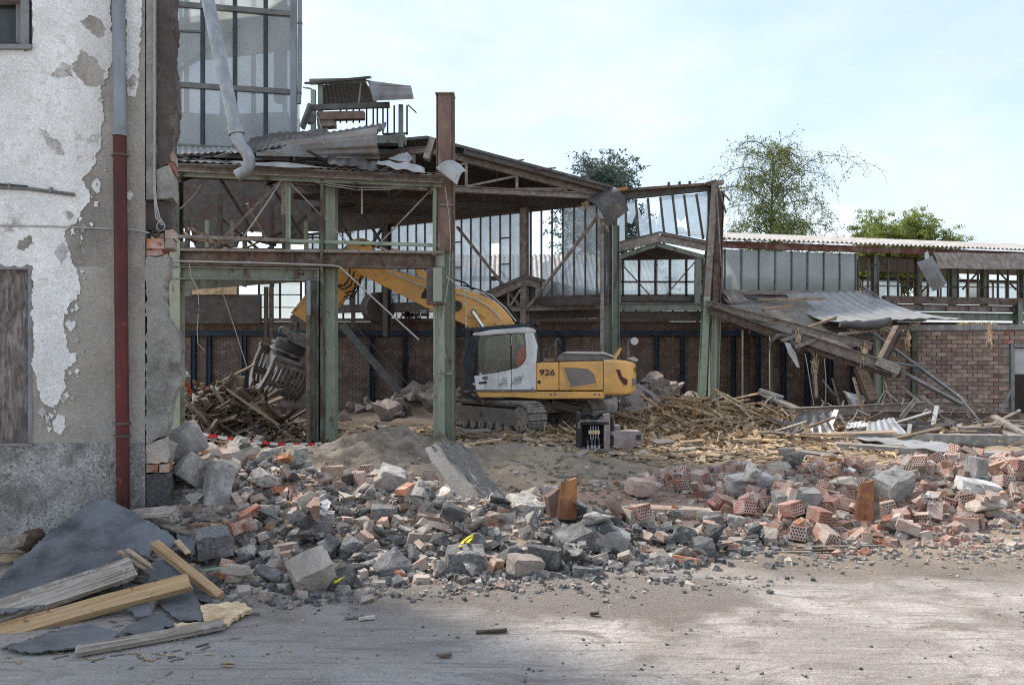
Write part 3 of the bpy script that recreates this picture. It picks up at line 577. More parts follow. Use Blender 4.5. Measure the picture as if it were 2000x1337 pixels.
def plank_obj(name, p0, p1, w_, h, up, m_, label=None, cat=None, group=None, seed=0, taper=1.0, split=.35):
    p0, p1 = V(p0), V(p1); d, s, u = frame(p1 - p0, up); L_m = (p1 - p0).length; r = random.Random(seed or int(abs(p0.x * 977 + p0.y * 131 + p1.z * 71) * 1000)); n = 5; b_ = MB(); q = []
    bow = r.uniform(-.012, .012) * L_m
    for i in range(n + 1):
        t = i / n; ww = w_ * (1 + (taper - 1) * t); e = split * min(w_, .12) if i in (0, n) else 0; sg = -1 if i == 0 else 1
        for a, c in ((-1, -1), (1, -1), (1, 1), (-1, 1)):
            q.append(V((-L_m / 2 + L_m * t + sg * r.uniform(-e, e * .3), a * ww / 2 * r.uniform(.93, 1.03), c * h / 2 + bow * math.sin(t * math.pi) + r.uniform(-.04, .04) * h)))
    b_.add(q, [(3, 2, 1, 0), tuple(4 * n + k for k in (0, 1, 2, 3))] + [(4 * i + k, 4 * i + (k + 1) % 4, 4 * i + 4 + (k + 1) % 4, 4 * i + 4 + k) for i in range(n) for k in range(4)])
    o_ = put(name, b_.mesh(name, m_), (p0 + p1) / 2, M((d, -s, u)).transposed()); return tag(o_, label, cat, group)
# ------------------------------------------------------------------ steel frame of the front bay
def yf(px): return 17.0 + (px - 340) * .6 / 530
def FP(px, py, d=0.0): return P(px, py, yf(px) + d)
gz0 = -.25
def vcol(px, ytop, Y, H, B, m_, name, parent=None, lean=0, along='y', **k):
    p1 = P(px, ytop, Y); p0 = V((p1.x, Y, gz0)); p1 = p1 + V((lean, 0, 0))
    return MB().ibar(p0, p1, H, B, .022, V((0, 1, 0)) if along == 'y' else V((1, 0, 0))).build(name, m_, parent, **k)
ff_ = thing('two_storey_steel_bay', FP(480, 872), 'rusty brown and green two storey steel frame standing left of the tall rust red column', 'steel frame')
vcol(346, 470, 17.0, .26, .22, m_green, 'column', ff_)
MB().bar(FP(631, 350, .02), FP(631, 873, -.12), .05, .28, V((0, 1, 0))).build('column', m_greendk, ff_, label='narrow dark bar standing in for the shaded recess beside the pale green column')  # dark bar paints the shade of the column's recess
vcol(645.5, 350, 17.72, .3, .27, m_green, 'column', ff_, label='pale green column right of the middle pair')
vcol(612, 546, 17.2, .26, .22, m_greendk, 'column', ff_, along='x', label='dark rusty column left of the middle pair')
MB().tube([P(603, 872, 17.0), P(602, 616, 17.0)], .04, 8).build('pipe', m_rust, ff_, smooth='auto'); MB().tube([P(603, 616, 17.0), P(603, 548, 17.0)], .045, 8).build('pipe', m_pipezinc, ff_, smooth='auto')
vcol(856, 362, 17.72, .26, .20, m_green, 'column', ff_, label='green column against the tall rust red one')
b = MB().box(FP(849, 556, -.14), (.34, .2, .74)); b.build('bracket', m_darksteel, ff_)
MB().box(FP(855, 556, -.262), (.2, .03, .74)).build('bracket', m_green, ff_); MB().box(FP(852, 593, -.2), (.42, .34, .03)).build('bracket', m_rust, ff_)
# crane beam with perforated strip
MB().ibar(FP(322, 504), FP(866, 510), .34, .24, .03).build('beam', m_rust, ff_)
MB().bar(FP(322, 487, -.1), FP(866, 492.5, -.1), .05, .05).build('perforated_strip', m_rustlt, ff_)
st = MB(); st2 = MB()
for i in range(86):
    px = 326 + i * 6.2; st.box(FP(px, 487 + (px - 322) * .0101, -.128), (.022, .012, .028))
st.build('perforation', m_mortar, ff_, kind='stuff')
for px in (548, 572, 851): MB().box(FP(px, 504 + (px - 322) * .011, -.05), (.018, .1, .27)).build('stiffener', m_rust, ff_)
MB().ibar(FP(326, 533, -.05), FP(627, 537, -.05), .27, .22, .022).build('beam', m_greenbl, ff_, label='grey green lower beam')
MB().box(FP(624, 537, -.05), (.03, .24, .29)).build('end_plate', m_greenbl, ff_); MB().box(FP(322 + 32, 533, -.09), (.02, .1, .22)).build('stiffener', m_greenbl, ff_)
for px in (573, 577, 584, 590): pass
bl = MB()
for px in (584, 591): bl.tube([FP(px, 535, -.07), FP(px, 535, -.04)], .03, 8)
bl.build('bolt_hole_shade', m_hole, ff_, kind='stuff')  # dark discs painted as the shaded insides of bolt holes
MB().bar(P(300, 562, 18.6), P(610, 540, 19.4), .12, .2).build('brace', m_greenbl, ff_)
# rails, posts and braces of the upper storey
MB().lbar(FP(339, 461, -.05), FP(566, 469, -.05), .08).build('rail', m_rustlt, ff_); MB().lbar(FP(566, 470, -.05), FP(858, 478.5, -.05), .08).build('rail', m_greenlt, ff_)
MB().lbar(FP(563, 347), FP(563, 489), .085, .012, V((1, 0, 0))).build('post', m_greenlt, ff_); MB().bar(FP(555, 347, .1), FP(555, 420, .1), .1, .1, V((1, 0, 0))).build('post', m_rustlt, ff_)
MB().bar(FP(555, 420, .1), FP(556, 489, .1), .09, .09, V((1, 0, 0))).build('post', m_darksteel, ff_)
MB().lbar(FP(849, 362, -.12), FP(848, 498, -.12), .07, .012, V((1, 0, 0))).build('post', m_greenlt, ff_)
for a, b_, t in [((567, 358), (702, 498), .055), ((843, 370), (735, 482), .055), ((548, 352), (414, 485), .028), ((551, 352), (420, 484), .022), ((735, 482), (715, 500), .05)]:
    MB().bar(FP(*a, -.02), FP(*b_, -.02), t, t * .5).build('brace', m_rustlt, ff_)
MB().tube([FP(549, 352, -.03), FP(528, 386, -.02), FP(505, 420, -.02), FP(476, 462, -.02)], .015, 6).build('cable', m_cable, ff_)
# conduit along the beam that hangs off at an angle on its right
MB().tube([FP(330, 509, -.16), FP(500, 513, -.16), FP(648, 518, -.16), FP(664, 521, -.17), FP(740, 592, -.2), FP(818, 663, -.25)], .018, 6).build('conduit', m_cable, ff_)
MB().tube([FP(872, 540, -.3), FP(906, 566, -.25), FP(910, 610, -.2), FP(910, 640, -.2)], .012, 6).build('conduit', m_cable, ff_)
# eaves: gutter board, pale angle under it, purlins and dark roof behind
EA, EB = (338, 327), (864, 351)
def ev(px, dy=0, d=0): return FP(px, EA[1] + (px - EA[0]) * (EB[1] - EA[1]) / (EB[0] - EA[0]) + dy, d)
MB().cbar(ev(336, 0, -.18), ev(866, 0, -.18), .17, .13, .015).build('gutter', m_rustlt, ff_, label='dented brown gutter board')
MB().lbar(ev(338, 13, -.12), ev(862, 11, -.12), .08).build('eaves_angle', m_greenlt, ff_)
MB().bar(ev(338, -9, .02), ev(860, -9, .02), .1, .06).build('eaves_angle', m_rustlt, ff_)
for px in (446, 595, 730, 815): MB().lbar(ev(px, 4, -.27), ev(px, 10, -.30), .03).build('gutter_hook', m_rust, ff_)
RB0, RB1 = V((-8.6, 21.3, 7.25)), V((-2.1, 21.6, 6.75))
e0, e1 = ev(330, -14, -.25), ev(858, -12, -.25)
sheet('roof_sheet', (e0, e1, RB1, RB0), 33, .028, m_sheet, nv=4, per=8, parent=ff_, th=.012)
MB().prism([e0 - Z * .1, e1 - Z * .1, RB1 - Z * .1, RB0 - Z * .1], Z * .04).build('roof_lining', m_darksteel, ff_)
for t in (.25, .5, .75): MB().ibar(lerp(e0, RB0, t) - Z * .2, lerp(e1, RB1, t) - Z * .2, .16, .09, .012).build('purlin', m_darksteel, ff_)
for t in (.04, .35, .68, .97):
    a, c = lerp(e0, e1, t) - Z * .36, lerp(RB0, RB1, t) - Z * .36
    MB().ibar(a, c, .18, .1, .012).build('rafter', m_darksteel, ff_)
for t in (.1, .3, .5, .62):                                 # hanging braces in the shade of the upper storey
    a = lerp(RB0, RB1, t) - Z * .3; MB().bar(a, a + V((1.1, -.3, -1.7)), .06, .06).build('brace', m_darksteel, ff_)
MB().tube([FP(592, 347, -.1), FP(640, 358, -.08), FP(700, 366, -.05), FP(760, 366, -.05), FP(815, 357, -.08)], .012, 6).build('cable', m_cable, ff_)
MB().tube([FP(590, 349, -.12), FP(640, 362, -.08), FP(700, 371, -.05), FP(760, 370, -.05), FP(818, 358, -.08)], .009, 6).build('cable', m_cable, ff_)
MB().bar(FP(707, 368, -.05), FP(707, 418, -.05), .035, .035, V((1, 0, 0))).build('hanger', m_rustlt, ff_)
MB().tube([FP(393, 360, -.1), FP(382, 378, -.1), FP(366, 395, -.1), FP(352, 408, -.1)], .012, 6).build('cable', m_rustlt, ff_)
for q in ([(869, 365), (877, 420), (880, 470), (877, 540), (868, 600), (862, 660), (871, 700)], [(850, 590), (848, 640), (849, 690), (850, 700)], [(370, 515), (373, 540), (386, 566), (389, 600), (385, 640), (386, 670), (399, 684)]):
    MB().tube([FP(a, b_, -.25) for a, b_ in q], .008, 5).build('cable', m_cable, ff_)
MB().tube([FP(431, 560, .3), FP(458, 640, .3), FP(482, 716, .3)], .008, 5).build('cable', m_cable, ff_)
MB().tube([FP(385 + 6 * math.cos(t), 603 + 8 * math.sin(t), -.27) for t in np.linspace(0, 6.3, 12)], .012, 6).build('cable_reel', m_cabledk, ff_)
MB().tube([FP(640, 560, -.2), FP(628, 590, -.2), FP(632, 605, -.2), FP(644, 611, -.2)], .016, 6).build('hose', m_rust, ff_)
MB().box(FP(614, 868, -.02), (.5, .35, .12)).build('base_plate', m_rust, ff_)
# floor of the upper storey (a few loose boards on joists) and things glimpsed in it
for k, px in enumerate((360, 420, 480, 540, 600, 690, 780)):
    MB().ibar(FP(px, 498, .1), FP(px + 8, 498, 3.2), .2, .1, .012).build('joist', m_darksteel, ff_)
MB().prism([FP(345, 487, 1.0), FP(560, 489, 1.0), FP(560, 489, 3.4), FP(345, 487, 3.4)], Z * .05).build('floor_boards', m_wooddk, ff_)
MB().prism([FP(590, 490, .2), FP(668, 490, .2), FP(680, 488, 1.4), FP(600, 488, 1.4)], Z * .03).build('floor_boards', m_woodgrey, ff_)

# ------------------------------------------------------------------ tall rust red column
cb = MB(); p0, p1 = V((P(871, 0, 17.72).x, 17.72, gz0)), P(870, 187, 17.72)
tc_ = thing('steel_column', (p0.x, 17.72, 0), 'tall free standing steel column, rust red above and flaking green below', 'column')
mid = P(870, 492, 17.72)
for a, c, m_ in ((p0, mid, m_green), (mid, p1, m_rustgreen)):
    MB().ibar(a, c, .38, .36, .026, V((1, .0, 0))).build('column_shaft', m_, tc_, label='green lower shaft' if m_ is m_green else 'rust red upper shaft')
    MB().bar(a, c, .012, .15 if m_ is m_green else .30, V((1, 0, 0)), (-.16, -.085 if m_ is m_green else 0)).build('cover_plate', m_, tc_)
MB().bar(p0 + V((.196, -.02, 0)), p1 + V((.196, -.02, 0)), .38, .012, V((1, 0, 0))).build('flange_edge', m_rust, tc_)
MB().box(P(870, 186, 17.72) + V((0, 0, -.01)), (.42, .4, .03)).build('cap_plate', m_rustlt, tc_)
for y in (400, 729): MB().box(P(872, y, 17.52), (.3, .02, .03)).build('splice', m_rustlt, tc_)

# ------------------------------------------------------------------ glazed tower behind the front bay
TY = lambda px: 20.0 + (px - 340) * .6 / 235
def T(px, py, d=0): return P(px, py, TY(px) + d)
tw = thing('glazed_tower', T(460, 300), 'tall steel tower glazed with frosted yellowish panes behind the broken roof', 'tower')
mull = [200, 268, 339, 396, 459, 519, 573]
def ty(y, px): return y + (px - 340) * .066 * (690 - y) / 530 * 1.0
for px in mull: MB().bar(T(px, -420), T(px, 292), .06, .1, V((1, 0, 0))).build('mullion', m_slate, tw)
for y0 in (-190, 8, 165, 286): MB().bar(T(200, ty(y0, 200)), T(575, ty(y0, 575)), .09, .13).build('transom', m_greymid, tw)
MB().bar(T(573, -420, -.05), T(574, 262, -.05), .1, .16, V((1, 0, 0))).build('corner_post', m_pipezinc, tw)
for i in range(len(mull) - 1):
    for (ya, yb) in ((-185, 4), (12, 160), (170, 282)):
        a, c = mull[i] + 2.5, mull[i + 1] - 2.5
        if i == 2 and ya == 12:
            MB().bar(T(a, 60), T(c, 62), .05, .05).build('sash', m_greymid, tw)
        MB().prism([T(a, ty(ya, a), .02), T(c, ty(ya, c), .02), T(c, ty(yb, c), .02), T(a, ty(yb, a), .02)], V((0, .006, 0))).build('pane', m_glasswarm, tw)
MB().bar(T(345, 142, .12), T(560, -5, .12), .09, .09).build('brace', m_darksteel, tw)
MB().bar(T(546, -420, .45), T(546, 200, .45), .3, .22, V((1, 0, 0))).build('column', m_darksteel, tw)
MB().bar(T(347, -420, .3), T(347, 282, .3), .16, .16, V((1, 0, 0))).build('column', m_green, tw)
bx0, bx1 = T(200, 0), T(573, 0)
ztop, zb = T(340, -420).z, T(340, 300).z
Dk = 3.0; SDV = V((-.205, .979, 0)) * Dk           # the tower's sides run straight back from its front
def TB(p, k=1.0, z=None, o=0): q = V((p.x, p.y, 0)) + SDV * k + V((o, 0, 0)); return V((q.x, q.y, p.z if z is None else z))
for z0, z1, m_ in ((zb, zb + 1.9, m_darksteel),): MB().prism([TB(bx0, 1, z0), TB(bx1, 1, z0), TB(bx1, 1, z1), TB(bx0, 1, z1)], V((0, .02, 0))).build('wall' if m_ is m_darksteel else 'pane', m_, tw)
for px in (230, 320, 400, 470, 540): MB().bar(TB(T(px, -420), .98), TB(T(px, 300), .98), .08, .12, V((1, 0, 0))).build('mullion', m_slate, tw)
MB().prism([TB(bx1, .03, zb), TB(bx1, 1, zb), TB(bx1, 1, ztop), TB(bx1, .03, ztop)], V((-.006, 0, 0))).build('pane', m_glasswarm, tw)
MB().prism([TB(bx0, -.1, ztop), TB(bx1, -.1, ztop, .3), TB(bx1, 1, ztop, .3), TB(bx0, 1, ztop)], V((0, 0, .2))).build('roof', m_sheetdk, tw)
MB().prism([TB(bx0, .06, 10.0), TB(bx1, .06, 10.9, -.1), TB(bx1, .95, 10.9, -.1), TB(bx0, .95, 10.0)], V((0, 0, .15))).build('ceiling', m_darksteel, tw)  # tilted dark plane added to darken the upper tower panes
MB().prism([TB(bx0, .06, zb), TB(bx1, .06, zb, -.1), TB(bx1, .95, zb, -.1), TB(bx0, .95, zb)], V((0, 0, .12))).build('floor', m_darksteel, tw)
MB().prism([TB(bx0, .3, zb + .2), TB(bx1, .3, zb + .2, -.2), TB(bx1, .3, zb + 1.5, -.2), TB(bx0, .3, zb + 1.0)], V((0, .1, 0))).build('wall', m_sheetdk, tw)  # dark inner sheet added to darken the lower tower panes
MB().tube([T(586, -420, -.1), T(586, 150, -.1), T(584, 203, -.1)], .055, 10).build('drainpipe', m_pipezinc, tw, smooth='auto')
MB().tube([T(586, 44, -.1), T(586, 48, -.1)], .065, 10).build('pipe_clamp', m_greymid, tw); MB().tube([T(584.5, 180, -.1), T(584.5, 184, -.1)], .065, 10).build('pipe_clamp', m_greymid, tw)
for px, h in ((346, 13.2),):
    q = T(px, 400, .5); MB().ibar(V((q.x, q.y, -.2)), V((q.x, q.y, zb)), .26, .22, .02, V((0, 1, 0))).build('column', m_greendk, tw)
# the torn off drainpipe hanging in front of it
hp = thing('hanging_drainpipe', P(480, 345, 16.4), 'torn off zinc drainpipe with a curved shoe hanging in front of the glazed tower', 'drainpipe')
HPt = lambda a, b, d=0: P(a, b, 16.45 + d)
MB().tube([HPt(330, -330, 1.2), HPt(404, -10, .2), HPt(430, 116), HPt(460, 250)], .135, 16).build('pipe', m_zinc, hp, smooth='auto')
MB().tube([HPt(459, 246), HPt(462.5, 262)], .165, 16).build('socket', m_zinc, hp, smooth='auto')
MB().tube([HPt(461, 256), HPt(465, 274), HPt(472, 287), HPt(481, 297), HPt(486.5, 309), HPt(487, 322), HPt(481, 333), HPt(470, 340), HPt(463, 344)], .125, 16).build('shoe', m_zinc, hp, smooth='auto')

# ------------------------------------------------------------------ damaged rooftop cabin
rc = thing('rooftop_cabin', P(700, 290, 20.2), 'wrecked rooftop cabin with a bent barrel sheet roof and bare window bars', 'cabin')
Q = lambda a, b, d=0: P(a, b, 19.8 + d)
for px, a, c, m_ in ((626, 160, 270, m_greenbl), (612, 176, 270, m_greenlt), (783, 205, 288, m_greenbl)): MB().bar(Q(px, c), Q(px, a), .11, .11, V((1, 0, 0))).build('post', m_, rc)
MB().bar(Q(605, 160), Q(715, 158), .1, .12).build('eaves_beam', m_greenbl, rc); MB().bar(Q(597, 163, -.05), Q(724, 151, -.05), .3, .05, V((0, -.3, 1))).build('roof_edge', m_sheetdk, rc)
MB().bar(Q(600, 211, -.05), Q(761, 205, -.05), .1, .13).build('beam', m_sheetdk, rc)
sheet('roof_sheet', (Q(714, 157), Q(736, 210), Q(813, 206), Q(800, 171)), 5, .018, m_sheet, nv=8, per=8, parent=rc, dent=.01, bulge=lambda u, v: V((0, -.5 * math.sin(u * 1.6), .12 * math.sin(u * 3.1))))
sheet('roof_sheet', (Q(628, 166, .3), Q(715, 160, .3), Q(738, 208, 2.2), Q(630, 206, 2.2)), 12, .02, m_sheetdk, nv=3, parent=rc)
MB().prism([Q(628, 168, 2.2), Q(735, 168, 2.2), Q(735, 207, 2.2), Q(628, 207, 2.2)], V((0, .06, 0))).build('wall', m_sheetdk, rc)
for i, px in enumerate((665, 677, 690, 702, 716, 729, 737, 748, 757, 770, 795)):
    MB().bar(Q(px, 206, .5), Q(px, 240 if px < 712 else 262, .5), .03, .04, V((1, 0, 0))).build('window_bar', m_slate, rc)
MB().bar(Q(748, 262, .5), Q(797, 261, .5), .04, .05).build('sill', m_slate, rc)
MB().bar(Q(620, 228), Q(712, 226), .2, .19).build('beam', m_rustgreen, rc, label='rusty beam bent at its end'); MB().bar(Q(622, 242, .1), Q(655, 240, .1), .3, .22).build('beam', m_rustlt, rc)
MB().box(Q(608, 233), (.18, .2, .22)).build('junction_box', m_greymid, rc)
MB().bar(Q(590, 250, -.2), Q(607, 205, -.2), .3, .06, V((1, 0, .4))).build('bent_plate', m_greymid, rc)
MB().bar(Q(705, 163, -.05), Q(700, 208, -.05), .035, .035, V((1, 0, 0))).build('hanger', m_rustlt, rc)
MB().tube([Q(592, 171), Q(606, 173), Q(614, 178)], .02, 6).build('cable', m_cable, rc); MB().tube([Q(616, 223, -.15), Q(622, 230, -.15), Q(627, 250, -.15), Q(632, 258, -.15)], .012, 6).build('cable', m_cable, rc)
MB().box(Q(765, 275, .3), (.7, .3, .2)).build('beam', m_greenbl, rc)
MB().bar(Q(797, 205), Q(813, 220), .1, .02).build('torn_strip', m_sheetdk, rc)
MB().prism([Q(602, 288, .8), Q(800, 292, .8), Q(800, 292, 3), Q(602, 288, 3)], Z * -.15).build('base', m_darksteel, rc)

# ------------------------------------------------------------------ loose sheets lying on the front bay roof
L_ = lambda a, b, d=0: P(a, b, 17.9 + d)
sheet('roof_sheet', (L_(500, 303, -.4), L_(505, 283, .5), L_(745, 250, .3), L_(744, 312, -.4)), 7, .022, m_sheet, 'large curled grey corrugated sheet with a shiny bent end on the front roof', nv=12, per=6, dent=.03, seed=4,
      bulge=lambda u, v: V((0, -.5 * math.sin(u * 3.1) * v - .3 * max(0, v - .7), .06 * math.sin(u * 3.1))), group='loose sheets on the broken front roof')
sheet('roof_sheet', (L_(478, 278, .2), L_(755, 241, .5), L_(750, 256, .1), L_(470, 300, -.3)), 22, .03, m_sheetdk, 'dark ridged sheet edge rising behind the curled sheet', nv=3, dent=.04, seed=8, group='loose sheets on the broken front roof')
sheet('roof_sheet', (L_(490, 268, .6), L_(640, 250, .7), L_(640, 272, .3), L_(482, 288, .2)), 10, .03, m_sheetdk, 'black folded sheet behind the hanging drainpipe', nv=3, dent=.05, seed=9, group='loose sheets on the broken front roof')
sheet('roof_sheet', (L_(338, 288, .4), L_(455, 289, .4), L_(468, 298, -.3), L_(338, 301, -.4)), 10, .03, m_sheetlt, 'pale corrugated sheet strip beside the grey wall stub', nv=3, dent=.03, seed=3, group='loose sheets on the broken front roof')
sheet('roof_sheet', (L_(640, 302, -.4), L_(735, 318, -.6), L_(740, 331, -.9), L_(640, 322, -.9)), 5, .03, m_sheetdk, 'twisted brown grey sheet lying along the gutter', nv=4, dent=.06, seed=5, group='loose sheets on the broken front roof')
sheet('roof_sheet', (L_(738, 312, -.5), L_(828, 326, -.5), L_(830, 338, -.8), L_(735, 322, -.8)), 3, .03, m_sheetlt, 'bent whitish strip of flashing by the gutter end', nv=4, dent=.05, seed=6, group='loose sheets on the broken front roof')
sheet('roof_sheet', (L_(757, 310, -.2), L_(795, 297, 0), L_(806, 310, -.2), L_(798, 318, -.3)), 5, .02, m_sheetlt, 'small white fan of torn sheet near the gutter end', nv=3, dent=.02, seed=7, group='loose sheets on the broken front roof')
sheet('roof_sheet', (L_(336, 312, -.8), L_(560, 318, -.8), L_(640, 328, -1.0), L_(336, 321, -1.1)), 3, .015, m_sheetlt, 'flat grey flashing strip above the gutter', nv=2, dent=.02, seed=11, group='loose sheets on the broken front roof')
MB().bar(L_(833, 312, -.3), L_(846, 272, -.2), .16, .14, V((1, 0, .3))).build('steel_offcut', m_rustlt, label='short stub of brown steel leaning on the tall column', cat='steel offcut')
sheet('bent_plate', (P(852, 328, 17.2), P(898, 322, 17.3), P(913, 338, 17.2), P(893, 361, 17.0)), 1, .0, m_sheetlt, 'bent whitish metal plate caught on the rust red column', 'metal plate', nv=8, per=8, th=.012, bulge=lambda u, v: V((0, -.12 * math.sin(u * 3.1), .1 * math.sin(u * 3.1))))
for k in range(14):                          # crumbs of sheet and board along the gutter
    px = random.uniform(350, 850); a = ev(px, -16 + random.uniform(-8, 0), random.uniform(-.1, .9)); d = V((random.uniform(-1, 1), random.uniform(-.6, .6), random.uniform(-.15, .25))).normalized() * random.uniform(.2, .6)
    MB().bar(a, a + d, random.uniform(.05, .18), .012).build('sheet_scrap', (m_sheetlt, m_sheetdk, m_woodgrey)[k % 3], label=f'{("pale metal", "dark metal", "grey wooden")[k % 3]} scrap above the {"left end" if px < 460 else "left half" if px < 600 else "right half" if px < 730 else "right end"} of the brown gutter', cat='scrap', group='scraps above the gutter')

# ------------------------------------------------------------------ main hall roof with trusses
hr = thing('hall_roof', V((-1, 25, 0)), 'sagging dark hall roof on brown steel trusses right of the tall column', 'roof')
AR = V((2.76, 23.9, 0)); AD = V((-4.37, -1.1, 0)).normalized()             # truss line, from its right end to the left
GL, GR = V((-8.2, 30.77, 0)), V((2.9, 23.97, 0))                             # line of the glazed wall
def rz(s): return 6.72 + min(s, 5.3) * .2 - max(0, s - 5.3) * .16           # top chord height at s metres from the right end
def tp(s, d, z): q = AR + AD * s + V((0, d, 0)); return V((q.x, q.y, z))
def glass_s(d):                                                              # where a truss line d metres behind meets the glazed wall
    a = AR + V((0, d, 0)); g = GR - GL
    # a + AD s = GL + g t
    det = AD.x * -g.y + g.x * AD.y
    return ((GL.x - a.x) * -g.y + g.x * (GL.y - a.y)) / det
zc = 6.70
for d in (0, 2.3, 4.4):
    s0 = 0 if d == 0 else max(0, glass_s(d)); s1 = 9.6
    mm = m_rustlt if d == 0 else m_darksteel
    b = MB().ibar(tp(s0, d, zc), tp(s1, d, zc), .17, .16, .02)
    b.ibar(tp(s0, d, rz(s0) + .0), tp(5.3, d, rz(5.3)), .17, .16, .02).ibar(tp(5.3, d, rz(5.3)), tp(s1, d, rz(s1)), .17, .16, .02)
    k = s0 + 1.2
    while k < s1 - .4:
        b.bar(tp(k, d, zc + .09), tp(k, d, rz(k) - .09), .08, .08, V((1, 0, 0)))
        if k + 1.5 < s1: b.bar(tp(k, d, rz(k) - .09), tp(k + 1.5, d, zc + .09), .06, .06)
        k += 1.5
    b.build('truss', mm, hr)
    if d == 0:
        for i in range(7):
            s = .6 + i * 1.35; MB().ibar(tp(s, -.25, rz(s) + .14), tp(s, min(6.5, max(.5, (s) * .83)), rz(s) + .14), .11, .08, .01).build('purlin', m_darksteel, hr)
def gback(s):                               # point on the glazed wall behind truss position s
    q = AR + AD * s; t = (q.x - GL.x) / (GR.x - GL.x); return GL + (GR - GL) * t
rs = [-.25, 1.8, 3.6, 5.3, 7.6, 9.8]
for i in range(5):
    s0, s1 = rs[i] + (.004 if i else 0), rs[i + 1]
    a, c = tp(s0, -.35, rz(s0) + .22), tp(s1, -.35, rz(s1) + .22); g0, g1 = gback(s0), gback(s1)
    e, f = V((g1.x, g1.y + .3, rz(s1) + .22)), V((g0.x, g0.y + .3, rz(s0) + .22))
    MB().prism([a, c, e, f], Z * .08).build('roof_deck', m_sheetdk, hr)
for k, (a, c) in enumerate([((975, 318), (1024, 312)), ((1042, 331), (1086, 328))]):
    MB().bar(P(*a, 23), P(*c, 23), .035, .035).build('bent_rod', m_darksteel, hr)
MB().bar(P(905, 297, 22.6), P(1188, 371, 23.7), .12, .14).build('verge_board', m_darksteel, hr)
gt = 6.55
pts = [V((gback(s).x, gback(s).y, gt)) for s in (0, 9.6)] + [V((gback(s).x, gback(s).y, rz(s) + .2)) for s in (9.6, 5.3, 0)]
MB().prism(pts, V((.05, .08, 0))).build('gable_board', m_darksteel, hr)

# ------------------------------------------------------------------ long glazed wall under the roof
gw = thing('glazed_wall', V((-2, 27.3, 0)), 'long wall of tall narrow dusty panes in dark steel bars under the hall roof', 'glass wall')
gd = (GR - GL); glen = gd.length; gd.normalize(); gn = V((gd.y, -gd.x, 0))
def gp(s, z, o=0): q = GR - gd * s + gn * o; return V((q.x, q.y, z))
zb_, zt_ = 3.75, gt
pitch = .385; npan = int(glen / pitch)
clear_gap = {4, 5, 6, 10}
rr = random.Random(4)
for i in range(npan + 1):
    s = i * pitch
    MB().bar(gp(s, zb_), gp(s, zt_), .035, .07, gn).build('glazing_bar', m_darksteel, gw)
    if i == npan: break
    a, c = s + .022, s + pitch - .022
    def pane(z0, z1, m_): MB().prism([gp(a, z0), gp(c, z0), gp(c, z1), gp(a, z1)], gn * .006).build('pane', m_, gw)
    if i in (4, 6):
        pane(zb_, zb_ + .9 if i == 4 else zb_ + .35, m_glassblue)
    elif i == 5: MB().prism([gp(a, zb_), gp(c, zb_), gp(c, zb_ + 1.1), gp(a, 4.95), gp(a, 4.8)], gn * .006).build('pane', m_glass, gw)
    elif i == 10:
        pane(5.6, zt_, m_glass); pane(zb_, 4.35, m_glassblue)
    else:
        zm = 4.85 + rr.uniform(-.03, .03); pane(zb_, zm, m_glassblue); pane(zm + .003, zt_, m_glass)
    if i in (9, 14, 15):
        for z in (4.9, 5.75): MB().bar(gp(a, z), gp(c, z), .04, .04).build('sash_bar', m_darksteel, gw)
for z in (zb_, zt_): MB().bar(gp(0, z), gp(glen, z), .09, .09).build('rail', m_darksteel, gw)
gpst = lambda px, o: [gp(s, 0, o) for s in [min(np.arange(0, glen, .02), key=lambda q: abs(1000 + F * gp(q, 0, o).x / gp(q, 0, o).y - px))]][0]
for px in (1025, 756):
    q = gpst(px, .22); MB().ibar(V((q.x, q.y, 2.6)), V((q.x, q.y, 6.6)), .2, .2, .02, gn).build('column', m_rustlt if px == 1025 else m_darksteel, gw)
for a, c in (((893, 443), (1019, 602)), ((1168, 422), (1030, 602)), ((700, 520), (752, 436)), ((640, 520), (690, 470))):
    def on(px, py): q = gpst(px, .3); return P(px, py, q.y)
    MB().bar(on(*a), on(*c), .1, .07).build('brace', m_rustlt if a[0] > 800 else m_darksteel, gw)
MB().bar(gp(0, 3.6), gp(glen, 3.6), .12, .2).build('sill', m_darksteel, gw)

# ------------------------------------------------------------------ annexe gable roof below it
A = lambda a, b, d=0: P(a, b, 25.2 + d)
an = thing('annexe_roof', A(1050, 610), 'low gabled annexe roof with brown steel truss behind the excavator', 'roof')
for a, c in (((1025, 549), (925, 592)), ((1025, 549), (1178, 586))):
    MB().ibar(A(*a), A(*c), .24, .2, .02).build('rafter', m_rustlt, an)
    MB().prism([A(a[0], a[1] - 9, -.1), A(c[0], c[1] - 9, -.1), A(c[0], c[1] - 9, -.1) + V((0, 3.2, 0)), A(a[0], a[1] - 9, -.1) + V((0, 3.2, 0))], Z * .07).build('roof_deck', m_sheetdk, an)
MB().ibar(A(960, 604), A(1178, 599), .15, .14, .015).build('tie_beam', m_rustlt, an)
for a, c in (((1025, 555), (1022, 603)), ((1046, 600), (1090, 572)), ((1095, 598), (1095, 572)), ((1090, 572), (1060, 565)), ((1110, 597), (1145, 584)), ((993, 566), (993, 603)), ((993, 602), (1020, 560))):
    MB().bar(A(*a, .02), A(*c, .02), .07, .06, V((1, 0, .2))).build('strut', m_rustlt, an)
MB().prism([A(930, 606, .6), A(1178, 602, .6), A(1178, 620, .6), A(930, 624, .6)], V((0, .2, 0))).build('fascia', m_darksteel, an)
MB().prism([A(935, 592, 2.8), A(1025, 556, 2.8), A(1178, 588, 2.8), A(1178, 606, 2.8), A(935, 606, 2.8)], V((0, .1, 0))).build('wall', m_darksteel, an)

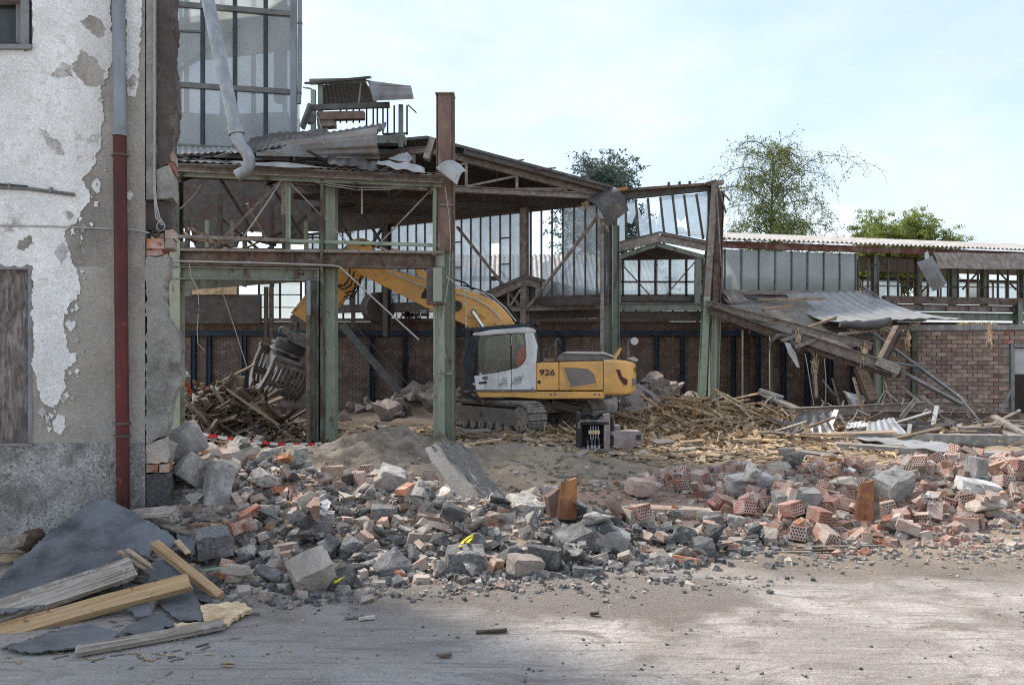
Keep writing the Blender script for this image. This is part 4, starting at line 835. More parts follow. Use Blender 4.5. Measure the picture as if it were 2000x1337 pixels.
# ------------------------------------------------------------------ columns between the hall and the right wing
c2 = thing('steel_column', V((P(1190, 0, 24.2).x, 24.2, 0)), 'grey green twin column behind the excavator with a torn dark board on its head', 'column')
MB().ibar(V((P(1184, 0, 24.2).x, 24.2, gz0)), P(1184, 428, 24.2), .34, .36, .024, V((1, 0, 0))).build('column_shaft', m_greenbl, c2)
MB().bar(V((P(1176, 0, 24).x, 24.0, gz0)), P(1176, 428, 24), .1, .1, V((1, 0, 0))).build('column_shaft', m_rustlt, c2)
MB().ibar(V((P(1203, 0, 24.4).x, 24.4, gz0)), P(1203, 440, 24.4), .2, .16, .02, V((1, 0, 0))).build('column_shaft', m_greenbl, c2)
bd = MB().grid(patch(A(1146, 392, -1.6), A(1196, 366, -1.5), A(1226, 412, -1.7), A(1186, 442, -1.8), bulge=lambda u, v: V((0, -.25 * math.sin(v * 3), .12 * math.sin(v * 3)))), 6, 8, .05)
bd.build('roof_board', m_sheetdk, label='curled dark roofing board torn over the head of the grey green column', cat='roofing board')
fr = MB()
for k in range(60):
    t = k / 60; a = lerp(A(1144, 393, -1.6), A(1188, 444, -1.8), t) if k % 3 else lerp(A(1138, 402, -1.6), A(1158, 388, -1.6), t)
    fr.bar(a, a + V((random.uniform(-.12, .02), random.uniform(-.05, .05), random.uniform(-.2, .02))), .012, .012)
fr.build('straw_fringe', m_straw, label='frayed straw insulation along the curled board', cat='insulation', kind='stuff')
c3 = thing('steel_column', V((P(1388, 0, 25).x, 25, 0)), 'bent twin column, brown above and pale green below, right of the tilted window frame', 'column')
K = lambda a, b, d=0: P(a, b, 25 + d)
foot = lambda px, d=0: V((P(px, 0, 25 + d).x, 25 + d, gz0))
MB().ibar(foot(1368), K(1379, 580), .3, .2, .022, V((0, 1, 0))).build('column_shaft', m_greenlt, c3, label='pale green lower shaft'); MB().ibar(K(1379, 580), K(1394, 360), .3, .2, .022, V((0, 1, 0))).build('column_shaft', m_rustlt, c3, label='leaning brown upper shaft')
MB().ibar(foot(1392, .1), K(1398, 600, .1), .28, .26, .022, V((1, 0, 0))).build('column_shaft', m_green, c3); MB().ibar(K(1398, 600, .1), K(1406, 372, .1), .26, .18, .022, V((1, 0, 0))).build('column_shaft', m_rust, c3)
MB().bar(K(1381, 360), K(1412, 356), .25, .12).build('head_plate', m_rustlt, c3)
for a, c, ww in (((1402, 362), (1418, 416), .12), ((1408, 372), (1426, 392), .1), ((1400, 380), (1408, 520), .1), ((1377, 358), (1398, 352), .2)): MB().bar(K(*a, -.2), K(*c, -.2), ww, .03).build('torn_strip', m_rustlt, c3)

# ------------------------------------------------------------------ tilted window frame between those columns
tf = thing('tilted_window_frame', A(1300, 465), 'tilted strip of broken windows hanging between the twin columns', 'window frame')
B_ = lambda a, b, d=0: P(a, b, 25.1 + d)
MB().ibar(B_(1203, 384), B_(1398, 364), .24, .2, .02).build('head_beam', m_darksteel, tf)
MB().bar(B_(1208, 373), B_(1380, 361), .3, .08).build('broken_roof_edge', m_rust, tf)
for px in (1306, 1327, 1347): MB().box(B_(px, 361 - (px - 1306) * .05), (.07, .1, .16)).build('purlin_stub', m_darksteel, tf)
MB().bar(B_(1205, 372, -.1), B_(1225, 368, -.1), .2, .1).build('broken_brick', m_brick, tf)
bars = [((1203, 400), (1203, 476)), ((1222, 395), (1223, 470)), ((1241.5, 389), (1247.5, 462)), ((1265.5, 387), (1271.5, 457)), ((1289.5, 384.5), (1297, 454)), ((1313.5, 381.5), (1322.5, 458)), ((1336, 380), (1346.5, 462)), ((1360, 378.5), (1373.5, 467)), ((1384, 374), (1384, 460))]
for a, c in bars: MB().bar(B_(*a), B_(*c), .035, .07, V((1, 0, 0))).build('glazing_bar', m_darksteel, tf)
for i in range(8):
    (a0, c0), (a1, c1) = bars[i], bars[i + 1]
    f = patch(B_(a0[0] + 1.3, a0[1], .01), B_(a1[0] - 1.3, a1[1], .01), B_(c1[0] - 1.3, c1[1], .01), B_(c0[0] + 1.3, c0[1], .01))
    shape = {0: [(0, 0), (1, 0), (1, 1), (0, 1)], 1: [(0, 0), (1, 0), (1, .38), (.5, .62), (0, .5)], 2: [(0, .15), (.45, .55), (1, .0), (1, 1), (0, 1)], 3: [(0, .62), (.3, .5), (.5, .75), (1, .3), (1, 1), (0, 1)],
             5: [(0, 0), (1, 0), (1, .5), (.5, .66), (0, .56)]}.get(i, [(0, 0), (1, 0), (1, 1), (0, 1)])
    MB().prism([f(u, v) for u, v in shape], V((0, .006, 0))).build('pane', m_glassblue, tf)
    if i == 5: MB().prism([f(u, v) for u, v in [(0, .82), (.5, .78), (1, .9), (1, 1), (0, 1)]], V((0, .006, 0))).build('pane', m_glassblue, tf)
# gabled canopy below it
gc = thing('gabled_canopy', A(1288, 600), 'small gabled steel canopy with crossed tie rods between the twin columns', 'canopy')
for a, c in (((1289, 464), (1193, 488)), ((1289, 464), (1380, 482))):
    MB().cbar(B_(*a, -.25), B_(*c, -.25), .24, .12, .02).build('rafter', m_rustlt, gc)
    MB().prism([B_(a[0], a[1] - 8, -.3), B_(c[0], c[1] - 8, -.3), B_(c[0], c[1] - 8, 2.4), B_(a[0], a[1] - 8, 2.4)], Z * .07).build('roof_deck', m_sheetdk, gc)
for a, c in (((1200, 506), (1282, 477)), ((1282, 477), (1373, 502))): MB().bar(B_(*a, -.1), B_(*c, -.1), .16, .13).build('arch_beam', m_greenbl, gc)
MB().prism([B_(1206, 502, 2.3), B_(1286, 482, 2.3), B_(1370, 498, 2.3), B_(1370, 506, 2.3), B_(1206, 508, 2.3)], V((0, .08, 0))).build('wall', m_darksteel, gc)
for px, ww in ((1208, .12), (1362, .18)): MB().bar(B_(px, 598, -.05), B_(px + 1, 500, -.05), ww, .16, V((0, 1, 0))).build('post', m_greenbl, gc)
for a, c in (((1211, 512), (1278, 586)), ((1357, 512), (1292, 586))): MB().bar(B_(*a, .02), B_(*c, .02), .035, .035).build('tie_rod', m_darksteel, gc)
MB().ibar(B_(1203, 598, -.1), B_(1372, 599, -.1), .22, .2, .02).build('beam', m_greenbl, gc); MB().bar(B_(1203, 583, .3), B_(1372, 583, .3), .2, .16).build('beam', m_darksteel, gc)
MB().prism([B_(1190, 607, .4), B_(1380, 608, .4), B_(1380, 621, .4), B_(1190, 621, .4)], V((0, .3, 0))).build('fascia', m_darksteel, gc)
# windows seen under the canopy
D_ = lambda a, b, d=0: P(a, b, 27.6 + d)
ww_ = thing('window_row', D_(1290, 620), 'row of bright bluish windows seen under the gabled canopy', 'window')
vx = [1204, 1216, 1248, 1280, 1308, 1340, 1372, 1388]
for px in vx: MB().bar(D_(px, 578), D_(px, 500), .06 if px != 1280 else .1, .08, V((1, 0, 0))).build('glazing_bar', m_darksteel, ww_)
for i in range(len(vx) - 1):
    for y0, y1 in ((502, 549), (551, 576)): MB().prism([D_(vx[i] + 2, y0), D_(vx[i + 1] - 2, y0), D_(vx[i + 1] - 2, y1), D_(vx[i] + 2, y1)], V((0, .006, 0))).build('pane', m_glassblue, ww_)
for y in (500, 550, 578): MB().bar(D_(1200, y), D_(1392, y), .06, .05 if y == 550 else .1).build('rail', m_darksteel, ww_)
# ------------------------------------------------------------------ long brick wall at the back, blue steel in front of it
def brick_courses(a, d, n, L, z0, z1, bl, bh, gap, thick, seed=0, holes=()):   # list of (centre, length) along wall start a, direction d
    r = random.Random(seed); out = []; k = 0; z = z0
    while z + bh <= z1 + .01:
        s = -(bl / 2) * (k % 2); 
        while s < L:
            s0, s1 = max(s, 0), min(s + bl - gap, L)
            if s1 - s0 > .04:
                c = a + d * ((s0 + s1) / 2) + Z * (z + (bh - gap) / 2) + n * r.uniform(-.006, .006)
                if not any(h[0] < (s0 + s1) / 2 < h[1] and h[2] < z + bh / 2 < h[3] for h in holes): out.append((c, s1 - s0, z))
            s += bl
        z += bh; k += 1
    return out
BY = 30.0
bw_ = thing('brick_wall', V((0, BY, 0)), 'long sooty brick wall with dark blue steel posts along the back of the hall', 'wall')
bx0, bx1 = -15.5, 15.5
MB().box(((bx0 + bx1) / 2, BY + .2, 1.45), (bx1 - bx0, .3, 3.5)).build('mortar', m_mortardk, bw_)
b = MB()
for c, l, z in brick_courses(V((bx0, BY + .04, 0)), V((1, 0, 0)), V((0, -1, 0)), bx1 - bx0, -.2, 2.62, .25, .083, .014, .1, 3):
    b.box(c, (l, .06, .069))
for c, l, z in brick_courses(V((bx0, BY + .02, 0)), V((1, 0, 0)), V((0, -1, 0)), bx1 - bx0, 2.86, 3.18, .125, .083, .014, .1, 5):
    b.box(c, (l, .06, .069))
b.build('brick', m_backbrick, bw_, kind='stuff')
def bxp(px, d=0): return (px - 1000) / F * (BY - d)
MB().bar(V((bxp(330, .1), BY - .1, 2.76)), V((bxp(1790, .1), BY - .1, 2.76)), .16, .2).build('blue_beam', m_blue, bw_)
MB().bar(V((bx0, BY - .05, 3.26)), V((bx1, BY - .05, 3.26)), .3, .1).build('coping', m_mortardk, bw_)
for px in (378, 408, 477, 727, 792, 880, 955, 1040, 1100, 1283, 1333, 1433, 1481, 1531, 1578, 1622, 1668, 1716):
    MB().ibar(V((bxp(px, .12), BY - .12, -.2)), V((bxp(px, .12), BY - .12, 2.655)), .16, .14, .015, V((1, 0, 0))).build('blue_post', m_blue, bw_)
for k in range(3):      # the remains of painted letters on the sooty brick
    me_ = text_mesh('EUBA'[k:k + 1] or 'A', .34, m_mortardk, .012, .004)
    o = put('painted_letter', me_, V((bxp(1608 + k * 22), BY - .013, .62)), V((rad(90), 0, 0)), parent=bw_)
# glazing above the brick wall
g2 = thing('clerestory_windows', V((0, BY + .3, 3.4)), 'strip of dusty windows on top of the long sooty brick wall', 'window')
def gpane(x0, x1, z0, z1, m_): MB().prism([V((x0, BY + .25, z0)), V((x1, BY + .25, z0)), V((x1, BY + .25, z1)), V((x0, BY + .25, z1))], V((0, .006, 0))).build('pane', m_, g2)
x = -10.4; k = 0
while x < 13:
    tall = x < -.4
    wd = .8 if tall else .47; top = 4.75 if tall else 3.72
    MB().bar(V((x, BY + .22, 3.31)), V((x, BY + .22, top)), .05, .07, V((1, 0, 0))).build('glazing_bar', m_darksteel, g2)
    pxm = 1000 + F * (x + wd / 2) / BY
    if not (340 < pxm < 505 or 585 < pxm < 640):
        if tall:
            for z0, z1 in ((3.33, 3.72), (3.77, 4.2), (4.25, 4.72)): gpane(x + .03, x + wd - .03, z0, z1, m_glass)
            for z in (3.745, 4.225): MB().bar(V((x, BY + .22, z)), V((x + wd, BY + .22, z)), .05, .04).build('glazing_bar', m_darksteel, g2)
        else: gpane(x + .03, x + wd - .03, 3.33, 3.7, m_glassgreen if (k % 5 in (1, 2) or pxm > 1200) else m_glass)
    x += wd; k += 1
MB().bar(V((-.4, BY + .1, 3.76)), V((13, BY + .1, 3.76)), .3, .1).build('rail', m_darksteel, g2)
MB().bar(V((-14, BY + .1, 4.83)), V((-.4, BY + .1, 4.83)), .3, .16).build('rail', m_darksteel, g2)
MB().prism([V((-.4, BY + .5, 3.85)), V((13, BY + .5, 3.85)), V((13, BY + .5, 4.3)), V((-.4, BY + .5, 4.3))], V((0, .1, 0))).build('fascia', m_darksteel, g2)
# dark masonry, stair, gallery clutter at the back left
lw = thing('gallery_wall', V((-10, 29, 3)), 'dark masonry and boarded gallery above the sooty wall at the far left', 'wall')
MB().prism([P(300, 575, 29.4), P(508, 575, 29.4), P(508, 632, 29.4), P(300, 632, 29.4)], V((0, .2, 0))).build('wall', m_darksteel, lw)
MB().prism([P(320, 556, 29.3), P(462, 556, 29.3), P(462, 575, 29.3), P(320, 575, 29.3)], V((0, .1, 0))).build('yellowed_board', m_straw, lw)
MB().prism([P(250, 312, 29.6), P(700, 312, 29.6), P(690, 455, 29.6), P(600, 450, 29.6), P(590, 476, 29.6), P(515, 474, 29.6), P(510, 452, 29.6), P(470, 450, 29.6), P(460, 482, 29.6), P(380, 482, 29.6), P(372, 446, 29.6), P(250, 440, 29.6)], V((0, .2, 0))).build('wall', m_darksteel, lw)  # dark wall added to shut out sky and keep the bay dark
MB().prism([P(250, 498, 29.5), P(900, 510, 29.5), P(900, 545, 29.5), P(250, 556, 29.5)], V((0, .2, 0))).build('wall', m_darksteel, lw)
for px, y0, y1, m_ in ((366, 430, 500, m_darksteel), (405, 430, 490, m_greenlt), (454, 430, 480, m_rustlt), (478, 380, 560, m_darksteel), (531, 400, 560, m_darksteel), (598, 432, 490, m_greenlt), (430, 380, 500, m_darksteel), (520, 560, 660, m_darksteel), (530, 560, 660, m_rust), (690, 560, 640, m_darksteel)):
    MB().bar(P(px, y0, 26), P(px, y1, 26), .12, .12, V((1, 0, 0))).build('post', m_, lw)
for a, c in (((330, 395), (420, 500)), ((432, 425), (520, 500)), ((600, 420), (520, 490)), ((380, 440), (460, 490))): MB().bar(P(*a, 26.2), P(*c, 26.2), .09, .09).build('brace', m_darksteel, lw)
MB().bar(P(320, 462, 26), P(640, 464, 26), .05, .05).build('rail', m_darksteel, lw)
MB().prism([P(352, 556, 27), P(372, 556, 27), P(372, 578, 27), P(352, 578, 27)], V((0, .1, 0))).build('notice_board', m_frame, lw)
for i in range(14):
    q = P(455 + random.uniform(-95, 95), 478 + random.uniform(-14, 10), 24 + random.uniform(-1, 1)); d = V((random.uniform(-1, 1), random.uniform(-.5, .5), random.uniform(-.5, .8))).normalized() * random.uniform(.5, 1.3)
    MB().bar(q, q + d, .12, .05).build('hanging_lath', random.choice((m_wooddk, m_woodgrey, m_woodmid)), lw)
pm = MB()                                    # pump-like plant on the gallery
pm.tube([P(732, 600, 29.2), P(745, 600, 28.6)], .55, 18); pm.build('machine_drum', m_darksteel, lw, smooth='auto')
for px in (793, 800, 812): MB().tube([P(px, 626, 29.3), P(px, 596 if px == 793 else 615, 29.3)], .05, 8).build('valve_stem', m_darksteel, lw)
for px in (793, 800, 812, 830): MB().box(P(px, 614, 29.3), (.3, .2, .12)).build('valve', m_darksteel, lw)
MB().tube([P(775, 625, 29), P(775, 600, 29), P(860, 598, 29)], .03, 6).build('handrail', m_darksteel, lw); MB().tube([P(690, 608, 29), P(860, 608, 29)], .03, 6).build('handrail', m_darksteel, lw)
iv = MB()
for k in range(260):
    px = random.gauss(802, 8); q = P(px, random.uniform(585, 640), 29.6 + random.uniform(-.2, .1)); s = random.uniform(.04, .1); v_ = V((random.uniform(-1, 1), random.uniform(-1, 1), random.uniform(-1, 1)))
    iv.add([q, q + V((s, 0, s * v_.x)), q + V((s * v_.y, .02, s))], [(0, 1, 2)])
iv.build('dead_creeper', mat('dead brown leaves', (.12, .05, .03), .9, 0, .4, 5, 0), label='dead brown creeper hanging in front of the far windows', cat='creeper', kind='stuff')
stp = thing('steel_stair', P(740, 800, 28), 'dark steel staircase running down the sooty brick wall behind the columns', 'staircase')
for o in (0, .9): MB().bar(P(668, 634, 28.2 + o), P(805, 795, 28.2 + o), .06, .26).build('stringer', m_greymid if o == 0 else m_darksteel, stp)
for k in range(14):
    t = (k + .5) / 14; q = lerp(P(668, 634, 28.65), P(805, 795, 28.65), t); MB().box(q, (.26, .82, .04)).build('tread', m_darksteel, stp)
MB().bar(P(690, 632, 28.1), P(815, 770, 28.1), .04, .04).build('handrail', m_darksteel, stp)

# ------------------------------------------------------------------ right wing with corrugated roof
RA, RBp = V((7.03, 27.0, 0)), V((19.28, 30.0, 0)); RD = (RBp - RA).normalized(); RN = V((RD.y, -RD.x, 0))
def rwY(px, o=0):
    a = RA + RN * o; k = (px - 1000) / F; s = (k * a.y - a.x) / (RD.x - k * RD.y); return a.y + RD.y * s
def RW(px, py, o=0): return P(px, py, rwY(px, o))
def Rz(px, z, o=0): q = RW(px, HOR, o); return V((q.x, q.y, z))
rw = thing('right_wing', Rz(1700, 0), 'long low hall wing with wavy grey roof edge and frosted panes at the right', 'building')
e0, e1 = Rz(1402, 5.86, .35), Rz(2230, 5.86, .35)
nd = V((-RN.x, -RN.y, 0))
sheet('roof', (e0, e1, e1 + nd * 3.5 + Z * .75, e0 + nd * 3.5 + Z * .75), 96, .035, m_roofwhite, nv=2, per=6, parent=rw, th=.02)
MB().bar(Rz(1404, 5.68, .12), Rz(2230, 5.68, .12), .14, .22).build('fascia', mat('red brown fascia paint', (.13, .05, .038), .8, 0, .3, 2, .3, 30, [((.22, .16, .14), .35, 3, .08)]), rw)
vp = [1410, 1415.5, 1448, 1482, 1514, 1546, 1577, 1609, 1640, 1671]
for i, px in enumerate(vp):
    MB().bar(Rz(px, 5.55), Rz(px, 4.12), .045, .08, RN).build('glazing_bar', m_greymid, rw)
    if i < len(vp) - 1:
        MB().prism([Rz(px + 1.3, 4.14), Rz(vp[i + 1] - 1.3, 4.14), Rz(vp[i + 1] - 1.3, 5.53), Rz(px + 1.3, 5.53)], nd * .006).build('pane', m_glassgrime, rw)
MB().bar(Rz(1405, 4.08), Rz(1673, 4.08), .1, .08).build('sill', m_greymid, rw)
for a, c in (((1420, 500), (1450, 545)), ((1505, 555), (1545, 505))): MB().bar(RW(*a, -.35), RW(*c, -.35), .05, .05).build('brace', m_darksteel, rw)
MB().bar(Rz(1557, 5.5, -.5), Rz(1557, 3.8, -.5), .25, .2, RN).build('column', m_greenbl, rw); 
r5 = random.Random(5)
px = 1676
while px < 2160:
    MB().bar(Rz(px, 5.35), Rz(px, 4.0), .05, .07, RN).build('glazing_bar', m_rust if r5.random() < .5 else m_darksteel, rw); px += 19.5
for px in (1708, 1793, 1860, 1922, 1998, 2060): MB().ibar(Rz(px, 5.5, -.4), Rz(px, 3.6, -.4), .22, .18, .02, RN).build('column', m_greenbl, rw)
px = 1684; k = 0
while px < 2180:
    MB().bar(Rz(px, 5.0, -3.2), Rz(px, 4.05, -3.2), .05, .07, RN).build('glazing_bar', m_darksteel, rw)
    if k not in (3,): MB().prism([Rz(px + 1.2, 4.08, -3.2), Rz(px + 24, 4.08, -3.2), Rz(px + 24, 4.98, -3.2), Rz(px + 1.2, 4.98, -3.2)], nd * .006).build('pane', m_glassblue if k % 4 else m_glassgrime, rw)
    px += 25.5; k += 1
MB().bar(Rz(1676, 5.03, -3.2), Rz(2180, 5.03, -3.2), .12, .12).build('rail', m_darksteel, rw)
MB().prism([Rz(1676, 5.5, -.6), Rz(2180, 5.5, -.6), Rz(2180, 5.3, -3.1), Rz(1676, 5.3, -3.1)], Z * .05).build('ceiling', m_darksteel, rw)
for a, c in (((1718, 505), (1770, 565)), ((1800, 570), (1830, 540)), ((1880, 565), (1920, 520)), ((1940, 520), (1985, 566)), ((1690, 520), (1740, 515))): MB().bar(RW(*a, -.3), RW(*c, -.3), .05, .05).build('brace', m_darksteel, rw)
MB().tube([RW(1690, 558, -.2), RW(2150, 563, -.2)], .02, 6).build('handrail', m_darksteel, rw)
MB().bar(Rz(1725, 3.93, .05), Rz(2200, 3.93, .05), .2, .26).build('beam', m_rust, rw); MB().ibar(Rz(1740, 3.66, -.05), Rz(2200, 3.66, -.05), .24, .2, .02).build('beam', m_rustlt, rw)
MB().ibar(Rz(1730, 3.36, .0), Rz(2200, 3.36, .0), .28, .2, .02).build('beam', m_greenbl, rw)
for px in range(1760, 2000, 44): MB().box(Rz(px, 3.66, .05), (.02, .12, .2)).build('stiffener', m_rustlt, rw)
MB().prism([Rz(1730, 3.2, -1.2), Rz(2200, 3.2, -1.2), Rz(2200, 2.2, -1.2), Rz(1730, 2.2, -1.2)], nd * .1).build('wall', m_darksteel, rw)
MB().ibar(Rz(1988, 3.9, .15), Rz(1988, 2.6, .15), .26, .22, .02, RN).build('column', m_greenbl, rw)
# gutter board that has come away and hangs with a twisted end
gb = sheet('hanging_gutter', (RW(1822, 494, .5), RW(2060, 496, .5), RW(2060, 528, .6), RW(1832, 524, .7)), 1, 0, m_rustlt, 'long grey brown gutter hanging loose under the wavy roof edge', 'gutter', nv=4, per=20, th=.03, dent=.05, seed=3)
sheet('bent_gutter_end', (RW(1790, 512, .8), RW(1818, 500, .6), RW(1845, 548, .9), RW(1822, 569, 1.1)), 1, 0, m_sheet, 'bent grey box end of the loose gutter', 'gutter', nv=6, per=8, th=.03, bulge=lambda u, v: RN * (.25 * math.sin(u * 3.1)))
sheet('bent_gutter_end', (RW(1806, 495, .5), RW(1812, 490, .5), RW(1816, 506, .7), RW(1806, 507, .8)), 1, 0, m_sheetlt, 'pale upturned lip on the loose gutter', 'gutter', nv=2, per=3, th=.02)

# ------------------------------------------------------------------ sunlit brick wall with a doorway at the right edge
NA, NB = V((P(1712, 0, 26.3).x, 26.3, 0)), V((P(2010, 0, 25.2).x, 25.2, 0)); ND = (NB - NA).normalized(); NN = V((ND.y, -ND.x, 0))
nw = thing('brick_wall', V(((NA.x + NB.x) / 2, 25.7, 0)), 'pinkish brick wall with a concrete coping and a grey door frame at the right', 'wall')
NL = 8.2
def nwl(px, o=0):
    a = NA + NN * o; k = (px - 1000) / F; return (k * a.y - a.x) / (ND.x - k * ND.y)
def NW(px, z, o=0): s = nwl(px, o); return V(((NA + ND * s + NN * o).x, (NA + ND * s + NN * o).y, z))
d0, d1 = nwl(1976), nwl(2030)
MB().prism([NA - NN * .03 + Z * -.2, NA + ND * d0 - NN * .03 + Z * -.2, NA + ND * d0 - NN * .03 + Z * 2.74, NA - NN * .03 + Z * 2.74], -NN * .25).build('mortar', m_mortar, nw)
MB().prism([NA + ND * d0 - NN * .03 + Z * 2.32, NA + ND * d1 - NN * .03 + Z * 2.32, NA + ND * d1 - NN * .03 + Z * 2.74, NA + ND * d0 - NN * .03 + Z * 2.74], -NN * .25).build('mortar', m_mortar, nw)
MB().prism([NA + ND * d1 - NN * .03 + Z * -.2, NA + ND * NL - NN * .03 + Z * -.2, NA + ND * NL - NN * .03 + Z * 2.74, NA + ND * d1 - NN * .03 + Z * 2.74], -NN * .25).build('mortar', m_mortar, nw)
brs = brick_courses(NA - NN * .02, ND, NN, NL, .02, 2.72, .30, .135, .016, .1, 9, holes=[(d0 - .08, d1 + .08, -1, 2.32)])
bms = {}
angN = math.atan2(ND.y, ND.x)
brs.sort(key=lambda q: -q[0].z if 1710 < 1000 + F * q[0].x / q[0].y < 2004 else 99)
rest = MB()
for i, (c, l, z) in enumerate(brs):
    px = 1000 + F * c.x / c.y
    special = 1962 < px < 1974
    mm = m_brick if special and random.random() < .5 else m_wallbrick
    if i < 300 and px < 2004:
        key = (round(l, 2), mm.name)
        if key not in bms: bms[key] = MB().box((0, 0, 0), (l, .1, .119)).mesh('brick', mm)
        put('brick', bms[key], c, V((0, 0, angN)), parent=nw)
    else: rest.box(c, (l, .1, .119), M.Rotation(angN, 3, 'Z'))
if rest.v: rest.build('brick', m_wallbrick, nw, kind='stuff')
for i in range(9):
    s0, s1 = i * NL / 9 + .004, (i + 1) * NL / 9 - .004; MB().prism([NA + ND * s0 + NN * .08 + Z * 2.75, NA + ND * s1 + NN * .08 + Z * 2.75, NA + ND * s1 - NN * .3 + Z * 2.75, NA + ND * s0 - NN * .3 + Z * 2.75], Z * .17).build('coping', m_concrete, nw)
for s in (d0, d1): MB().bar(NA + ND * s + NN * .0 + Z * -.1, NA + ND * s + Z * 2.3, .1, .2, NN).build('door_frame', m_frame, nw)
MB().bar(NA + ND * d0 + Z * 2.25, NA + ND * d1 + Z * 2.25, .2, .12).build('door_frame', m_frame, nw); MB().bar(NA + ND * (d0 + .06) + Z * 1.75 - NN * .05, NA + ND * (d1 - .06) + Z * 1.75 - NN * .05, .06, .8).build('door_panel', m_greylt, nw)
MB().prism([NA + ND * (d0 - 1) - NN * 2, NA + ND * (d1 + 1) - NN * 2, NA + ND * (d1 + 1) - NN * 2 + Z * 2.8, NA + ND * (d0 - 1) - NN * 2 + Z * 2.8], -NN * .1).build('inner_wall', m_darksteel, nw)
MB().ibar(NW(1786, -.2, .12), NW(1786, 2.7, .12), .18, .16, .018, NN).build('post', m_greendk, nw)
for k in range(8):                        # straw tufts and grit on top of the coping
    px = random.choice((1800, 1880, 1920, 1930, 1960)) + random.uniform(-15, 15); q = NW(px, 2.93, -.05); s = MB()
    for j in range(16): 
        d = V((random.uniform(-1, 1), random.uniform(-.5, .5), random.uniform(-.6, .5))) * .22; s.bar(q, q + d, .015, .015)
    s.build('straw_tuft', m_straw, label='tuft of straw insulation lying on the coping of the pinkish brick wall', cat='straw', group='straw on the coping', kind='stuff')

# ------------------------------------------------------------------ collapsed roof over the back of the right wing
S_ = lambda a, b, Y: P(a, b, Y)
cr = thing('collapsed_roof', S_(1600, 640, 25.5), 'collapsed dark roof deck sloping down in front of the frosted wing windows', 'roof')
sheet('roof_deck', (S_(1404, 600, 25.2), S_(1640, 690, 23.8), S_(1740, 640, 25), S_(1590, 578, 27)), 1, 0, m_woodgrey, nv=10, per=12, th=.06, parent=cr, dent=.05)
sheet('roof_felt', (S_(1408, 573, 26.8), S_(1430, 601, 25.4), S_(1560, 634, 25), S_(1560, 578, 27)), 1, 0, m_sheetdk, nv=10, per=12, th=.03, parent=cr, dent=.06, seed=2)
MB().bar(S_(1408, 570, 27.0), S_(1700, 574, 27.4), .3, .14).build('roof_edge', m_woodgrey, cr)
for a, c, Y0, Y1 in (((1490, 606), (1545, 596), 25, 25.6), ((1578, 640), (1632, 620), 24.2, 24.6), ((1630, 662), (1690, 638), 24, 24.2), ((1480, 585), (1610, 583), 26, 26.2), ((1640, 652), (1748, 640), 23.9, 24.2)):
    MB().bar(S_(*a, Y0 - .12), S_(*c, Y1 - .12), .12, .08).build('batten', m_woodmid if a[0] < 1600 else m_woodgrey, cr)
sheet('roof_sheet', (S_(1534, 574, 27), S_(1676, 568, 27.3), S_(1850, 619, 24.3), S_(1632, 628, 23.9)), 9, .02, m_sheetlt, 'large pale ribbed roof sheet sliding off the collapsed deck', nv=14, per=8, th=.012, box=True, dent=.02, bulge=lambda u, v: V((0, 0, -.26 * math.sin(v * 3.1))), group='sheets on the collapsed roof')
sheet('roof_sheet', (S_(1668, 571, 27.35), S_(1700, 573, 27.3), S_(1880, 622, 24.4), S_(1842, 624, 24.28)), 2, .02, m_sheetlt, 'narrow ribbed sheet at the outer edge of the collapsed roof', nv=10, per=8, th=.012, box=True, bulge=lambda u, v: V((0, 0, -.2 * math.sin(v * 3.1))), group='sheets on the collapsed roof')
sheet('roof_sheet', (S_(1412, 569, 26.6), S_(1444, 568, 26.8), S_(1523, 622, 24.6), S_(1478, 612, 24.5)), 6, .02, m_sheet, 'grey ribbed sheet bent over the corner by the leaning column', nv=10, per=6, th=.012, dent=.03, seed=7, bulge=lambda u, v: V((0, 0, -.2 * math.sin(v * 3.1))), group='sheets on the collapsed roof')
sheet('roof_sheet', (S_(1672, 552, 27), S_(1690, 560, 26.7), S_(1722, 585, 26.2), S_(1700, 580, 26.4)), 3, .02, m_sheet, 'small folded sheet standing up at the end of the frosted panes', nv=5, per=6, th=.012, dent=.05, group='sheets on the collapsed roof')
MB().tube([S_(1640, 633, 23.8), S_(1680, 636, 23.8), S_(1712, 634, 23.9), S_(1738, 626, 24)], [.09, .14, .16, .12], 10).build('felt_roll', m_sheetdk, label='rolled dark roofing felt along the lower edge of the pale sheet', cat='roofing felt', smooth='auto')
s = MB()
for k in range(90):
    q = lerp(S_(1655, 642, 23.85), S_(1745, 636, 23.9), random.random()) + V((0, 0, random.uniform(-.12, .05))); d = V((random.uniform(-1, 1), random.uniform(-.5, .5), random.uniform(-.6, .4))) * .2; s.bar(q, q + d, .02, .02)
s.build('straw_insulation', m_straw, label='brown straw insulation spilling under the dark felt roll', cat='insulation', kind='stuff')
